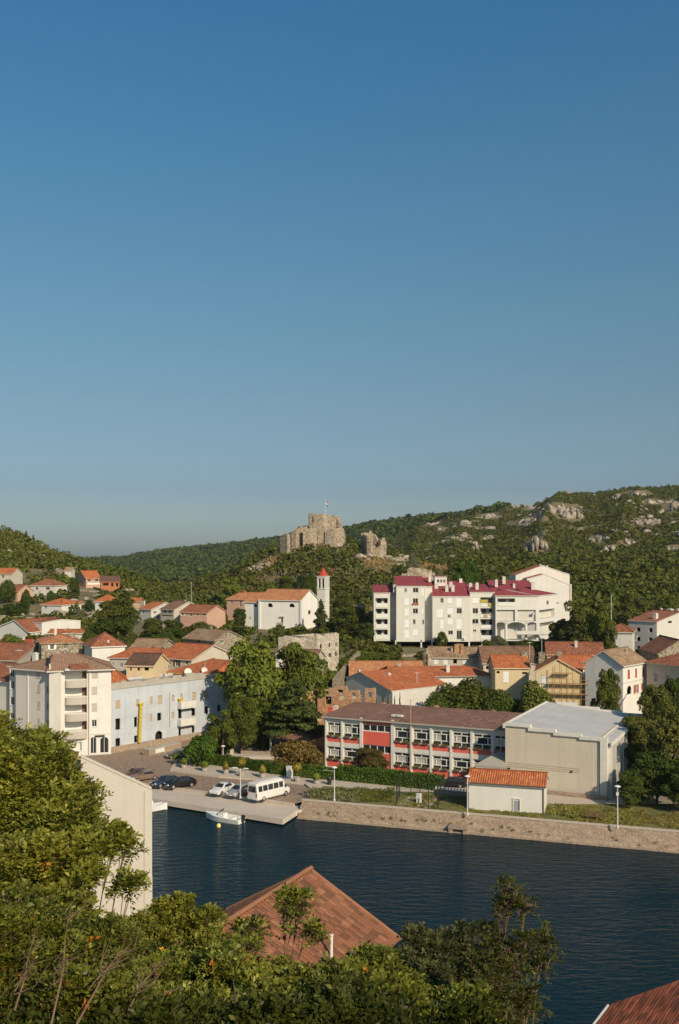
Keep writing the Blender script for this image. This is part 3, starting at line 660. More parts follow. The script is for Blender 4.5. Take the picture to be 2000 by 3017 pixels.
def tree(label, px, pyt, D, wpx, kind='broad', mat=None, pyb=None, zb=None, name='tree', cat='tree', group=None, rx=None, squash=1.0, k=None):
    """crown top at (px, pyt) at distance D; stands on the ground there (or at pyb / zb)"""
    _ti[0] += 1; x, y = GX(px, D)
    z = zb if zb is not None else (CZ - (pyb - HZ) / F * D if pyb else (float(tz(x, y)) if D > 188 else 1.3))
    h = CZ - (pyt - HZ) / F * D - z; wd = wpx / F * D
    pr = PROTO[kind]; v, f, tr, cache = pr[(k if k is not None else _ti[0]) % len(pr)]; mat = mat or l_broad
    if mat.name not in cache: cache[mat.name] = npmesh('crown', v, f, mat)
    root = empty(name, (x, y, z), (_ti[0] * 2.399) % 6.28, label, cat, group)
    ext = {'broad': .98, 'bush': 1.0, 'pine': .98, 'cedar': 1.0, 'conifer': .9, 'loose': 1.0}[kind]
    c = mobj('crown', cache[mat.name], root); t_ = mobj('trunk', tr, root)
    c.scale = (wd / ext, wd * squash / ext, h); t_.scale = (h * .9, h * .9, h)
    return root

# blobs of scrub over the hills: one mesh per belt
def scrub(name, dens_rows, seed, mat, nl, lsize, mask=None, zoff=-.3, rmin=1.5, rmax=3.0, pxr=(-450, 2450)):
    rg = np.random.RandomState(seed); C = []
    for D0, D1, sp in dens_rows:
        area = (pxr[1] - pxr[0]) / F * (D1 ** 2 - D0 ** 2) / 2; n = int(area / sp ** 2)
        y = np.sqrt(rg.rand(n) * (D1 ** 2 - D0 ** 2) + D0 ** 2); px = rg.uniform(pxr[0], pxr[1], n); x = (px - CX) / F * y
        C.append(np.stack([x, y, px], 1))
    C = np.concatenate(C); x, y, px = C.T; z = tz(x, y); py = HZ + (CZ - z) / y * F
    keep = mask(x, y, z, px, py, rg) if mask is not None else np.ones(len(x), bool)
    x, y, z, px = x[keep], y[keep], z[keep], px[keep]; n = len(x)
    r = rg.uniform(rmin, rmax, n) * (1 + .35 * (rg.rand(n) ** 6)); hgt = r * rg.uniform(.75, 1.25, n)
    d = rot_rand(rg, n * nl).reshape(n, nl, 3); d[..., 2] = np.abs(d[..., 2]) * 1.15 - .15
    rad = (.7 + .4 * rg.rand(n, nl))[..., None]
    p = np.stack([x, y, z + zoff + hgt * .45], 1)[:, None, :] + d * rad * np.stack([r, r, hgt], 1)[:, None, :]
    nn = d + rg.normal(size=d.shape) * .45; nn /= np.linalg.norm(nn, axis=2)[..., None]
    sz = np.repeat(r * lsize, nl) * rg.uniform(.7, 1.3, n * nl)
    v, f = leaf_quads(rg, p.reshape(-1, 3), nn.reshape(-1, 3), sz, .7)
    return tag(mobj(name, npmesh(name, v, f, mat)), kind='stuff')
# ------------------------------------------------------------------ hill cover
ROCKS = [(1650, 1505, 34, 22), (1690, 1515, 34, 26), (1625, 1498, 20, 12), (1440, 1520, 40, 14), (1500, 1495, 34, 9), (1540, 1480, 34, 7), (1580, 1530, 36, 14), (1530, 1545, 40, 10), (1300, 1560, 20, 8), (1265, 1545, 34, 7),
         (1215, 1552, 20, 6), (1350, 1590, 30, 7), (1405, 1615, 16, 12), (1580, 1610, 32, 28), (1600, 1570, 16, 5), (1880, 1455, 46, 9), (1930, 1480, 42, 10), (1975, 1495, 30, 20), (1890, 1540, 34, 14), (1760, 1590, 30, 14),
         (1795, 1620, 26, 14), (1850, 1600, 24, 10), (1820, 1462, 16, 6), (1380, 1540, 24, 5), (1310, 1598, 22, 5), (1930, 1540, 26, 10), (1700, 1560, 20, 6), (1985, 1620, 36, 12), (1900, 1635, 50, 8), (1560, 1500, 22, 8)]
def inv_D(px, py, lo=500, hi=1200):
    for D in np.arange(lo, hi, 4.0):
        x, y = GX(px, D)
        if HZ + (CZ - float(tz(x, y))) / D * F <= py: return D
    return hi
def rock_mass(seed, rx, ry, rz, n=14):
    rg = np.random.RandomState(seed); V = []; Fc = []
    import bmesh
    bm = bmesh.new(); bmesh.ops.create_icosphere(bm, subdivisions=2, radius=1); bv = np.array([v.co[:] for v in bm.verts]); bf = np.array([[v.index for v in f.verts] for f in bm.faces]); bm.free()
    for i in range(n):
        c = np.array([rg.uniform(-1, 1) * rx, rg.uniform(-.6, .6) * ry, 0]); s_ = rg.uniform(.25, .6); k = 1 - abs(c[0]) / rx * .6
        v = bv * (1 + .12 * (rg.rand(len(bv), 1) - .5))
        for _ in range(11):
            pn = rot_rand(rg, 1)[0]; dd = rg.uniform(.42, .8); h_ = v @ pn; v = v - np.maximum(h_ - dd, 0)[:, None] * pn
        v = v * np.array([rx * s_ * .6, ry * s_ * .8, rz * s_ * 1.5 * k]) + c + np.array([0, 0, rz * rg.uniform(-.1, .5) * k]); Fc.append(bf + sum(len(q) for q in V)); V.append(v)
    return np.concatenate(V), np.concatenate(Fc)
rk_w = []
for i, (px, py, rxp, ryp) in enumerate(ROCKS):
    D = inv_D(px, py + ryp * .4); x, y = GX(px, D); z = float(tz(x, y)); rx = rxp / F * D * 1.15; rz = ryp / F * D * 1.5
    v, f = rock_mass(100 + i, rx, max(rx * .5, 7), rz, 20); v[:, 2] += tz(v[:, 0] + x, v[:, 1] + y) - z
    tag(mobj('rock_outcrop', npmesh('rock_outcrop', v, f, m_rock), None, (x, y, z - .5)), kind='structure'); rk_w.append((px, py, rxp, ryp))
def m_far(x, y, z, px, py, rg):
    k = np.ones(len(x), bool); n = fbm(x / 40 + 7, y / 60 + 3, 4)
    for (a, b, c, d) in ROCKS: k &= ~((((px - a) / (c * 1.0)) ** 2 + ((py - b) / (d * 1.15)) ** 2 < 1) & (y > 500))
    k &= (n < .60) | (rg.rand(len(x)) < .45)
    return k & (rg.rand(len(x)) < .93)
def m_castle(x, y, z, px, py, rg):
    k = np.ones(len(x), bool); n = fbm(x / 14 + 70, y / 14 + 30, 3)
    k &= ~((px > 1060) & (px < 1330) & (py > 1648) & (py < 1705) & (rg.rand(len(x)) < .93))       # dry grass below the ruin
    k &= ~((px > 720) & (px < 1160) & (y > 425) & (y < 475) & (n > .43))
    k &= ~((px > 1052) & (px < 1142) & (y > 418) & (y < 448)) & ~((px > 890) & (px < 1030) & (y > 428) & (y < 448) & (rg.rand(len(x)) < .0))
    k &= ~((px < 430) & (y < 445) & (n > .41) & (rg.rand(len(x)) < .85)); k &= ~((px < 430) & (y < 520) & (n > .52))
    k &= (n < .56) | (rg.rand(len(x)) < .25)
    for (p0, y0, p1, y1) in HB: k &= ~((px > p0) & (px < p1) & (y > y0) & (y < y1))
    return k
HB = []
def mark(px0, D0, px1, D1): HB.append((px0, D0, px1, D1))
for q in ((700, 288, 980, 318), (1090, 262, 1700, 312), (400, 285, 660, 312), (660, 318, 745, 335), (-100, 390, 60, 412), (0, 366, 62, 390), (85, 376, 170, 398), (90, 332, 190, 352), (185, 342, 230, 362), (230, 402, 300, 424),
          (292, 392, 356, 412), (268, 336, 328, 356), (815, 438, 1020, 470), (1055, 440, 1140, 465), (1180, 300, 1310, 330)): mark(*q)
scrub('far_ridge_woods', [(1150, 1500, 5.0), (1500, 2450, 7.5)], 1, l_dark, 11, .5, lambda x, y, z, px, py, rg: rg.rand(len(x)) < .9, -1.0, 2.8, 5.5, (150, 1500))
scrub('right_hill_scrub', [(520, 700, 2.7), (700, 900, 2.9), (900, 1170, 3.3)], 2, l_broad, 19, .36, m_far, -.45, .9, 2.3, (960, 2350))
scrub('left_hill_scrub', [(400, 580, 3.4)], 3, l_broad, 60, .24, m_castle, -.5, 1.6, 3.2, (-350, 420))
scrub('castle_hill_scrub', [(318, 400, 3.3), (400, 480, 3.1), (480, 560, 5)], 4, l_broad, 80, .22, m_castle, -.4, 1.3, 3.0, (420, 1500))
scrub('castle_hill_light_scrub', [(318, 480, 7)], 14, l_olive, 50, .28, m_castle, -.3, 1.2, 2.6, (420, 1500))
scrub('valley_woods', [(310, 420, 3.6), (420, 540, 3.8)], 5, l_broad, 80, .22, m_castle, -.2, 2.2, 4.2, (1350, 2300))
scrub('slope_scrub', [(300, 400, 6.0)], 6, l_broad, 60, .28, m_castle, -.4, 1.2, 2.8, (-200, 420))
scrub('town_undergrowth', [(197, 225, 5), (225, 300, 4.2)], 7, l_broad, 80, .26, m_castle, -.4, 1.0, 2.2, (-100, 2100))
scrub('dry_grass', [(318, 480, 1.5)], 8, leafm('dry_grass_blades', (.24, .17, .06), (.42, .31, .13)), 7, .55, lambda x, y, z, px, py, rg: (fbm(x / 9, y / 9, 3) > .38), -.1, .5, .9, (420, 1400))

def scatter_rocks(name, n, Dr, pxr, seed, rr, cond):
    rg = np.random.RandomState(seed); y = rg.uniform(*Dr, n); px = rg.uniform(*pxr, n); x = (px - CX) / F * y; z = tz(x, y); py = HZ + (CZ - z) / y * F; k = cond(x, y, px, py, rg); x, y, z = x[k], y[k], z[k]; n = len(x)
    bv = np.array([(1, 0, 0), (-1, 0, 0), (0, 1, 0), (0, -1, 0), (0, 0, 1), (0, 0, -1), (.7, .7, .5), (-.7, .6, .6), (.6, -.7, .7), (-.6, -.7, .5)]); bf = np.array([(6, 4, 8), (6, 8, 0), (7, 4, 6), (7, 6, 2), (9, 4, 7), (9, 7, 1), (8, 4, 9), (8, 9, 3), (0, 2, 6), (2, 1, 7), (1, 3, 9), (3, 0, 8)])
    r = rg.uniform(*rr, n) * (1 + rg.rand(n) ** 8); v = bv[None] * r[:, None, None] * rg.uniform(.6, 1.3, (n, 10, 1)) * np.stack([rg.uniform(.9, 1.9, n), np.ones(n), rg.uniform(.5, 1.0, n)], 1)[:, None]
    v = v + np.stack([x, y, z + r * .35], 1)[:, None]; f = bf[None] + (np.arange(n) * 10)[:, None, None]
    return tag(mobj(name, npmesh(name, v.reshape(-1, 3), f.reshape(-1, 3), m_rock)), kind='stuff')
def rc(x, y, px, py, rg):
    n1 = fbm((x + y * .4) / 30, (y - x * .3) / 90, 3); return (n1 > .615) & (py > 1440)
scatter_rocks('hillside_stones', 8000, (560, 1150), (1080, 2100), 5, (.8, 2.1), rc)
scatter_rocks('castle_slope_stones', 900, (425, 470), (700, 1200), 6, (.4, 1.3), lambda x, y, px, py, rg: fbm(x / 8, y / 8, 3) > .45)
scatter_rocks('terrace_stones', 900, (300, 520), (-100, 420), 7, (.4, 1.4), lambda x, y, px, py, rg: fbm(x / 14, y / 14, 3) > .5)
for i, (lb, pts) in enumerate((('long dry stone terrace wall above the baroque gable house', [(0, 300, 1812), (60, 302, 1816), (125, 306, 1818), (180, 310, 1822)]), ('dry stone terrace wall below the poplar shaped tree', [(195, 300, 1822), (250, 302, 1826), (300, 306, 1830)]),
        ('stone wall holding the terrace of the orange hip roofed house', [(88, 334, 1812), (125, 332, 1816), (186, 330, 1818), (200, 334, 1812)]), ('upper stone wall beneath the pink gabled house', [(236, 396, 1735), (290, 394, 1741), (360, 396, 1742)]), ('curving dry stone wall high on the left slope', [(130, 446, 1688), (165, 440, 1672), (205, 438, 1690)]), ('stone wall in front of the compact white house', [(255, 334, 1802), (300, 334, 1804), (330, 336, 1803)]))):
    q = [(p, D, py, CZ - (py - HZ) / F * D - 3.5) for p, D, py in pts]; ragged_wall('terrace_wall', q, m_stone, .8, None, 40 + i, .25, 1.2, lb, 'wall')
# ------------------------------------------------------------------ castle
D = 450; zc = CZ + 50 / F * D
ck = empty('ruined_castle', P(955, 1600, D), 0, 'ruined stone castle keep on the hilltop with broken walls running down its side', 'castle')
cz0 = zc - 5
ragged_wall('keep_wall', [(911, 450, 1511, cz0), (950, 449, 1513, cz0), (990, 450, 1519, cz0), (1003, 452, 1522, cz0)], m_stone2, 2.5, ck, 1, .5, 1.2)
ragged_wall('side_wall', [(909, 462, 1514, cz0), (911, 450.2, 1512, cz0)], m_stone2, 2.2, ck, 2, .4, 1.5)
ragged_wall('buttress', [(994, 449.5, 1526, cz0), (1004, 449, 1545, cz0), (1012, 449, 1562, cz0)], m_stone2, 2.5, ck, 3, .4, 1.0)
ragged_wall('lower_bastion', [(962, 444, 1556, cz0 - 3), (985, 443, 1551, cz0 - 3), (1012, 444, 1556, cz0 - 3), (1018, 450, 1570, cz0 - 3)], m_stone2, 3, ck, 4, 1.0, .9)
ragged_wall('lower_wall', [(892, 445, 1558, cz0 - 3), (915, 445, 1556, cz0 - 3), (940, 446, 1560, cz0 - 3), (962, 446, 1566, cz0 - 3)], m_stone2, 2, ck, 5, 1.8, .9)
ragged_wall('curtain_wall', [(825, 444, 1581, cz0 - 8), (846, 441, 1568, cz0 - 8)], m_stone2, 2, ck, 6, .4, 1.3)
ragged_wall('curtain_wall', [(850, 455, 1570, cz0 - 6), (858, 447, 1563, cz0 - 6), (872, 446, 1558, cz0 - 6), (890, 449, 1549, cz0 - 5), (909, 452, 1548, cz0 - 4)], m_stone2, 2, ck, 7, 1.0, 1.0)
er = empty('ruined_tower', P(1090, 1612, 448), 0, 'broken pale stone tower stump on the crest to the east of the keep', 'ruin')
zr = P(1090, 1625, 448).z
ragged_wall('tower_wall', [(1062, 455, 1574, zr - 3), (1075, 447, 1572, zr - 3), (1080, 446, 1584, zr - 3)], m_stone2, 2, er, 8, 1.8, .8)
ragged_wall('tower_wall', [(1080, 444, 1578, zr - 3), (1092, 443, 1606, zr - 3), (1106, 443, 1612, zr - 3), (1118, 443, 1606, zr - 3), (1121, 443, 1586, zr - 3), (1129, 444, 1585, zr - 3)], m_stone2, 1.5, er, 9, .9, .8)
ragged_wall('tower_wall', [(1068, 458, 1572, zr - 3), (1090, 458, 1561, zr - 3), (1100, 458, 1574, zr - 3), (1122, 456, 1586, zr - 3), (1129, 448, 1594, zr - 3)], m_stone2, 1.5, er, 10, 2.2, .8)
for i, (px, py, rr) in enumerate(((905, 1602, 4), (935, 1605, 5), (960, 1600, 4), (990, 1590, 3.5), (925, 1618, 3), (1030, 1600, 3), (1045, 1608, 4), (870, 1602, 4), (1062, 1640, 3), (995, 1635, 2.5), (740, 1600, 3), (1000, 1606, 3))):
    v, f = rock_mass(300 + i, rr, 2.2, 1.9, 10); D2 = 434; x, y = GX(px, D2); tag(mobj('rock_outcrop', npmesh('rock_outcrop', v, f, m_rock), None, (x, y, float(tz(x, y)) + .2)), kind='structure')
fp = P(959.5, 1594, 440); fp = empty('flagpole', fp, 0, 'tall thin flagpole with a small flag in front of the hilltop castle', 'flagpole')
m = M(); m.tube([(0, 0, -1), (0, 0, 18.2)], [.13, .08], 8); m.lathe([(.12, 18.2), (.2, 18.35), (.0, 18.6)], n=8); m.build('pole', m_steel, fp)
m = M(); fl = [(0, .05, 0), (.3, .16, -.25), (.55, .02, -.6), (.8, -.1, -.8)]
for i in range(3):
    for k, mi in enumerate((0, 1, 2)): 
        z0, z1 = 18.1 - k * .75, 17.35 - k * .75; a, b = fl[i], fl[i + 1]; m.face([(a[0], a[1], z1 + a[2]), (b[0], b[1], z1 + b[2]), (b[0], b[1], z0 + b[2]), (a[0], a[1], z0 + a[2])], mi)
m.build('flag', [plain('flag_red', (.5, .04, .03)), m_shut, plain('flag_blue', (.03, .06, .25))], fp)
# round tower on the far ridge
Dw = 1130; wt = empty('watch_tower', P(1669, 1466, Dw), 0, 'small round ruined watchtower standing on the rocky skyline ridge', 'tower')
m = M(); m.lathe([(4.4, -6), (4.0, 0), (3.8, 6.2), (4.1, 6.6), (4.1, 7.4), (3.2, 7.4), (3.1, 5.5)], n=16); m.build('tower_shaft', m_stone2, wt)
m = M(); m.lathe([(9, -4), (8.4, -.5), (7.8, .3), (0, .5)], n=14); m.build('base_platform', m_stone2, wt)

# ------------------------------------------------------------------ church and bell tower
ch = House('church', 'white church with an orange tiled roof and half-round windows', 'church', (765, 301.8), (885, 296.2), 12, 13.0, 1766, m_church)
for a in ((789, 1777, 803, 1789), (852, 1778, 868, 1789)):
    ch.win('F', *a, 'd', arch=True, name='window')
ch.win('F', 828, 1820, 834, 1842, 's', shut=m_brownshut); ch.roof('x', 1737, m_t_or2, ov=.4, edge=m_white2); ch.done(5)
m = M(); m.lathe([(.75, 0), (.75, .12)], n=14); m.lathe([(.0, .06), (.6, .06)], n=14, m=1); o = m.build('round_window', [m_brownshut, m_dark], ch.root, (ch.w + .02, 6.0, 5.0)); o.rotation_euler = (0, R(90), 0)
for a_, b_, c_, d_ in ((ch.w - .2, ch.w + .35, -.25, .35), (-.35, .2, -.3, .4)): m = M(); m.box(a_, b_, c_, d_, -4, ch.he); m.build('corner_pilaster', m_white2, ch.root)
m = M(); u, z = ch.hit('F', 831, 1842); m.box(u - 1.1, u + 1.1, -1.6, -.02, z - .35, z); m.box(u - 1.1, u + 1.1, -1.62, -1.5, z, z + .9); m.build('entrance_steps', m_conc, ch.root); m = M(); m.box(u - .8, u + .8, -.5, -.02, z + 2.5, z + 2.65); m.build('door_hood', m_conc, ch.root)
cc = House('church_chancel', 'lower choir end of the white church with its own tiled roof', 'church wing', (721, 305.6), (764, 303.2), 9, 13.0, 1772, m_church)
cc.win('F', 748, 1780, 758, 1788, 'd', arch=True); cc.win('F', 734, 1817, 738, 1824, 'd'); cc.roof('x', 1746, m_t_or2, ov=.4, edge=m_white2); cc.done(5)
bt = empty('bell_tower', P(952, 1850, 311), R(-25), 'slender white bell tower with a pointed red spire beside the church', 'bell tower')
zt = P(0, 1699, 311).z - bt.location.z; b0 = 1.45; zo0, zo1 = P(0, 1727, 311).z - bt.location.z, P(0, 1704, 311).z - bt.location.z; zl = P(0, 1733, 311).z - bt.location.z
m = M(); m.box(-b0, b0, -b0, b0, -6, zl)
for sx in (-1, 0, 1):
    for sy in (-1, 0, 1):
        if sx or sy: m.box(sx * (b0 - .22) - .22, sx * (b0 - .22) + .22, sy * (b0 - .22) - .22, sy * (b0 - .22) + .22, zl + .001, zo1)
m.box(-b0, b0, -b0, b0, zo1 + .001, zt); m.build('tower_shaft', m_white2, bt)
m = M(); m.box(-b0 + .5, b0 - .5, -b0 + .5, b0 - .5, zl, zo1 - .01); m.build('belfry_shade_core', m_dark, bt)  # near black inner block stands for the shade inside the belfry
m = M(); [(lambda q, k_, a_, b_: (q.box(-b0 - k_, b0 + k_, -b0 - k_, b0 + k_, a_, b_), q.build('cornice', m_white2, bt)))(M(), k_, a_, b_) for k_, a_, b_ in ((.15, zl - .25, zl - .002), (.2, zt + .002, zt + .22), (.12, zl - 4.0, zl - 3.8))]
m = M(); hs_ = P(0, 1671, 311).z - bt.location.z; K = [(b0 * 1.12 * math.cos(R(45 * i + 22.5)) / math.cos(R(22.5)), b0 * 1.12 * math.sin(R(45 * i + 22.5)) / math.cos(R(22.5))) for i in range(8)]
for i in range(8): m.face([(*K[i], zt + .22), (*K[(i + 1) % 8], zt + .22), (0, 0, hs_)], 0)
m.tube([(0, 0, hs_ - .3), (0, 0, hs_ + .9)], .05, 6); m.build('spire', plain('spire_red', (.40, .06, .035), .7, .15, 2), bt)

# ------------------------------------------------------------------ hillside houses (left)
G1 = 'houses scattered on the green hillside'
house('hillside_house', 'orange roofed house cut by the frame edge, highest on the left slope', (-45, 402), (34, 399), 8, 26, 1690, 1674, 'x', m_cream, m_t_or, [('F', 5, 1694, 12, 1703)], group=G1)
house('hillside_house', 'pink walled house with white balcony band and dull tiled roof on the left slope', (2, 376), (52, 372), 8, 17.5, 1741, 1723, 'x', m_pink, m_t_rust, [('F', 8, 1748, 18, 1758), ('F', 30, 1748, 44, 1758, 's')], group=G1)
house('hillside_house', 'long low white house under a rust hip roof between dark trees', (90, 386), (160, 383), 9, 20, 1724, 1706, 'hip', m_white, m_t_rust, [('F', 104, 1730, 112, 1738), ('F', 134, 1730, 146, 1738)], group=G1)
house('hillside_house', 'white two-storey house with bright orange hip roof and stone side on a terrace', (122, 341), (181, 337), 10, 13, 1781, 1763, 'hip', m_white2, m_t_or, [('F', 130, 1785, 138, 1791), ('F', 160, 1801, 172, 1808)], group=G1)
house('hillside_house', 'small tan house with orange roof behind the poplars', (188, 352), (226, 350), 7, 16, 1786, 1771, 'x', m_graywall, m_t_or, [('F', 198, 1789, 204, 1796)], group=G1)
house('hillside_house', 'pink gabled house with orange roof and white ledge near the valley skyline', (253, 408), (297, 412), 10, 22.5, 1704, 1682, 'x', m_pink, m_t_or, [('F', 258, 1707, 268, 1713), ('F', 280, 1707, 290, 1713), ('F', 258, 1717, 294, 1722, 's')], group=G1)
house('hillside_house', 'orange brick house with dark brown roof, last on the slope before the valley', (297, 400), (352, 402), 7, 20.5, 1713, 1697, 'x', m_brickw, m_t_dark, [('F', 327, 1718, 334, 1728, 'd'), ('F', 341, 1718, 348, 1728, 'd'), ('F', 303, 1718, 320, 1725, 'd')], group=G1)
house('hillside_house', 'compact white house with a pointed orange hip roof by a dark round tree', (280, 346), (321, 344), 7, 15, 1771, 1752, 'hip', m_white2, m_t_or, [('F', 288, 1782, 314, 1786, 'd')], group=G1)
house('hillside_house', 'half hidden white cottage below the bare skyline patch', (190, 436), (210, 436), 6, 27, 1682, 1671, 'x', m_white, m_t_tan, group=G1)
house('hillside_house', 'tiny roof showing between bushes at the valley mouth', (382, 318), (412, 318), 6, 17, 1772, 1762, 'x', m_tan, m_t_or, group=G1)
house('gabled_house', 'white baroque gabled house with a round attic window behind bushes', (-30, 262), (84, 255), 14, 13, 1856, 1827, 'y', m_white2, m_t_rust, [('F', 78, 1868, 82, 1876), ('F', 47, 1848, 60, 1858, 'd', dict(arch=True))], pos=.66)
house('white_block_house', 'plain white cubic house wall lit bright beside a dark tree', (84, 262), (123, 258), 12, 12, 1832, 1824, 'x', m_white2, m_t_rust, ov=.1)
house('low_house', 'low white walled house with a short orange roof behind the stone house', (142, 243), (240, 243), 6, 9, 1866, 1855, 'x', m_white, m_t_or, chims=[(193, 1850, 6)])
house('gray_gabled_house', 'small house with orange roof and a white gable at the tree edge', (409, 303), (445, 299), 11, 14, 1793, 1774, 'x', m_white, m_t_or, [('F', 420, 1800, 424, 1812), ('R', 452, 1801, 460, 1807), ('R', 462, 1812, 470, 1822)], chims=[(424, 1770, 5)])
house('cream_gabled_house', 'cream gabled house with a gray brown roof and dark balcony', (473, 296), (512, 292), 11, 13.5, 1794, 1771, 'x', m_cream, m_t_brown, [('F', 480, 1797, 490, 1806), ('F', 495, 1797, 506, 1806), ('F', 474, 1811, 508, 1816, 'd')], chims=[(546, 1768, 5)])
house('pink_cottage', 'pink cottage with four dark windows and a white gable beside the church trees', (531, 288), (609, 284), 10, 14, 1803, 1783, 'x', m_pink, m_t_rust,
      [('F', 535, 1806, 541, 1814, 'o', dict(shut=m_shut)), ('F', 559, 1806, 565, 1817), ('F', 578, 1806, 584, 1815), ('F', 597, 1806, 603, 1815)])
house('pink_chapel_house', 'pink house with two windows tucked behind the church choir', (668, 326), (736, 322), 9, 13, 1765, 1746, 'hip', m_pink, m_t_or2, [('F', 679, 1768, 685, 1779), ('F', 705, 1769, 711, 1788)], inset=(2.5, 1), chims=[(718, 1739, 12, dict(mat=m_t_or2))])

# ------------------------------------------------------------------ mid-left roofs
house('rust_roof_house', 'broad rust brown roof slope sagging behind the apartment block', (-60, 212), (48, 210), 16, 6, 1943, 1896, 'x', m_conc, m_t_rust, chims=[(60, 1914, 24, dict(mat=m_conc, v=.3))])
house('red_roof_house', 'low house with a faded red roof ridge under a bush', (-60, 232), (78, 232), 9, 8, 1906, 1886, 'x', m_pink, plain('painted_red_tiles', (.42, .08, .05), .8, .3, 1.5), chims=[(70, 1876, 6)])
house('stone_house', 'stone house with a bright orange hip roof and two pale windows', (122, 209), (242, 212), 12, 8, 1896, 1868, 'hip', m_stone, m_t_or2, [('F', 147, 1900, 159, 1913, 'o', dict(shut=m_shut)), ('F', 188, 1899, 197, 1912)], chims=[(163, 1852, 7), (216, 1862, 13, dict(mat=m_stone, v=.3))])
house('white_pyramid_roof_house', 'blank white walled house under a rust pyramid roof', (271, 203), (368, 206), 7.5, 6, 1904, 1864, 'hip', m_white2, m_t_rust, chims=[(318, 1886, 6, dict(v=.12, h=5))], inset=6)
house('stone_roof_ruin', 'old stone house with a faded tan collapsing roof', (383, 224), (468, 222), 9, 8, 1909, 1883, 'x', m_stone, m_t_tan, [('F', 420, 1911, 428, 1916, 'd'), ('F', 446, 1911, 452, 1916, 'd')])
house('long_orange_roof_house', 'long pinkish house with an orange hip roof behind the dark roofed barn', (322, 196), (470, 196), 11, 6, 1938, 1909, 'hip', m_graywall, m_t_or, [('F', 330, 1951, 336, 1962), ('F', 353, 1953, 361, 1967)], inset=(4, .5))
house('dark_roof_barn', 'yellow walled outbuilding with a steep dark brown roof', (372, 186), (450, 185), 8, 7, 1959, 1926, 'x', m_yellow, m_t_dark, [('F', 382, 1968, 388, 1976, 'd'), ('F', 404, 1968, 412, 1976, 'd'), ('F', 425, 1966, 438, 1976, 'd')])
house('cream_row_house', 'cream house with four shuttered windows and a salmon orange roof', (462, 202), (564, 197), 13, 6, 1936, 1898, 'x', m_cream, m_t_or, [('F', 473, 1941, 480, 1958), ('F', 496, 1941, 503, 1958), ('F', 516, 1943, 526, 1963, 'o'), ('F', 546, 1944, 553, 1960)], chims=[(455, 1903, 12, dict(mat=m_stone))])
house('tall_stone_house', 'tall rubble stone house with tan roof and white framed gable windows', (541, 238), (632, 230), 9, 7, 1879, 1855, 'x', m_stone, m_t_tan, [('F', 582, 1880, 590, 1892, 'd'), ('F', 560, 1880, 566, 1890, 'b'), ('R', 651, 1881, 658, 1895), ('R', 651, 1911, 657, 1923)], chims=[(620, 1846, 10, dict(mat=m_stone))])
yh = house('ochre_house', 'ochre yellow house with a wide orange roof carrying satellite dishes', (500, 192), (608, 185), 14, 5, 1979, 1942, 'hip', m_yel2, m_t_or, [('F', 536, 1992, 542, 2002, 'd'), ('F', 566, 1994, 574, 2003, 'd'), ('R', 628, 1994, 634, 2006, 'd')], inset=(5, .6))
house('orange_hip_house', 'orange hip roof squeezed between the white flats and the blue facade', (322, 178), (391, 179), 9, 4, 2023, 1970, 'hip', m_white2, m_t_or, inset=(1, 4.4))
house('brown_roof_house', 'low brown roof with a small dormer behind the blue facade', (398, 184), (492, 187), 10, 4, 2012, 1984, 'x', m_graywall, m_t_dark, chims=[(488, 1984, 10, dict(v=.2, mat=m_cream)), (407, 1998, 12, dict(v=.12, mat=m_cream))])

def dish(parent_h, px, py, D, label, r=.75):
    e = empty('satellite_dish', P(px, py, D), R(25), label, 'satellite dish'); m = M()
    m.lathe([(0, 0), (r * .5, .06), (r * .85, .17), (r, .26), (r * .97, .28), (r * .8, .18), (0, .03)], n=16); o = m.build('reflector', m_frame, e); o.rotation_euler = (R(75), 0, 0)
    m = M(); m.tube([(0, .1, -1.6), (0, .1, 0)], .05, 6); m.tube([(0, 0, -.1), (0, -.7, .1)], .03, 6); m.build('bracket', m_steel, e)
dish(yh, 553, 1980, 188.2, 'round white satellite dish on the eave of the ochre house')
dish(yh, 601, 1975, 187.5, 'second satellite dish beside the mast on the ochre house roof', .6)
m = M(); m.tube([(0, 0, 0), (0, 0, 3.4)], .04, 6)
for k in range(4): m.tube([(-.5 + k * .05, 0, 2.4 + k * .25), (.5 - k * .05, 0, 2.4 + k * .25)], .015, 4)
tag(m.build('roof_antenna', m_steel, None, P(604, 1982, 187.5)), 'thin television antenna mast on the ochre house roof', 'antenna')

# stone ruin below the church
ru = empty('stone_ruin', P(886, 1972, 232), 0, 'roofless pale stone ruin with empty windows among trees below the church', 'ruin')
rz_ = ru.location.z - 3
rh = House('stone_ruin_wing', 'taller shell of the roofless ruin with two rows of empty windows', 'ruin', (932, 230), (998, 236), 8, rz_, 1877, m_stone3)
for q in ((942, 1898, 948, 1911, 'd'), (968, 1895, 973, 1907, 'd'), (988, 1893, 992, 1903, 'd'), (943, 1927, 949, 1941, 'd'), (969, 1924, 975, 1936, 'd'), (987, 1920, 992, 1932, 'd')): rh.win('F', *q)
rh.tops = None; rh.walls(3)
m = M(); rnd = random.Random(6)
for i in range(14): a = i * rh.w / 14; m.box(a, a + rh.w / 14 - .01, 0, .8, rh.he + .002, rh.he + rnd.uniform(.1, .8))
m.build('broken_wall_top', m_stone3, rh.root)
ragged_wall('front_wall', [(820, 232, 1876, rz_), (860, 231, 1874, rz_), (900, 231, 1877, rz_), (935, 230, 1876, rz_)], m_stone3, .9, ru, 12, .35, 1.0)
ragged_wall('side_wall', [(818, 242, 1880, rz_), (820, 232.3, 1876, rz_)], m_stone3, .9, ru, 13, .4, 1.0)
ragged_wall('back_wall', [(825, 243, 1872, rz_), (930, 241, 1876, rz_)], m_stone3, .9, ru, 14, .6, 1.0)
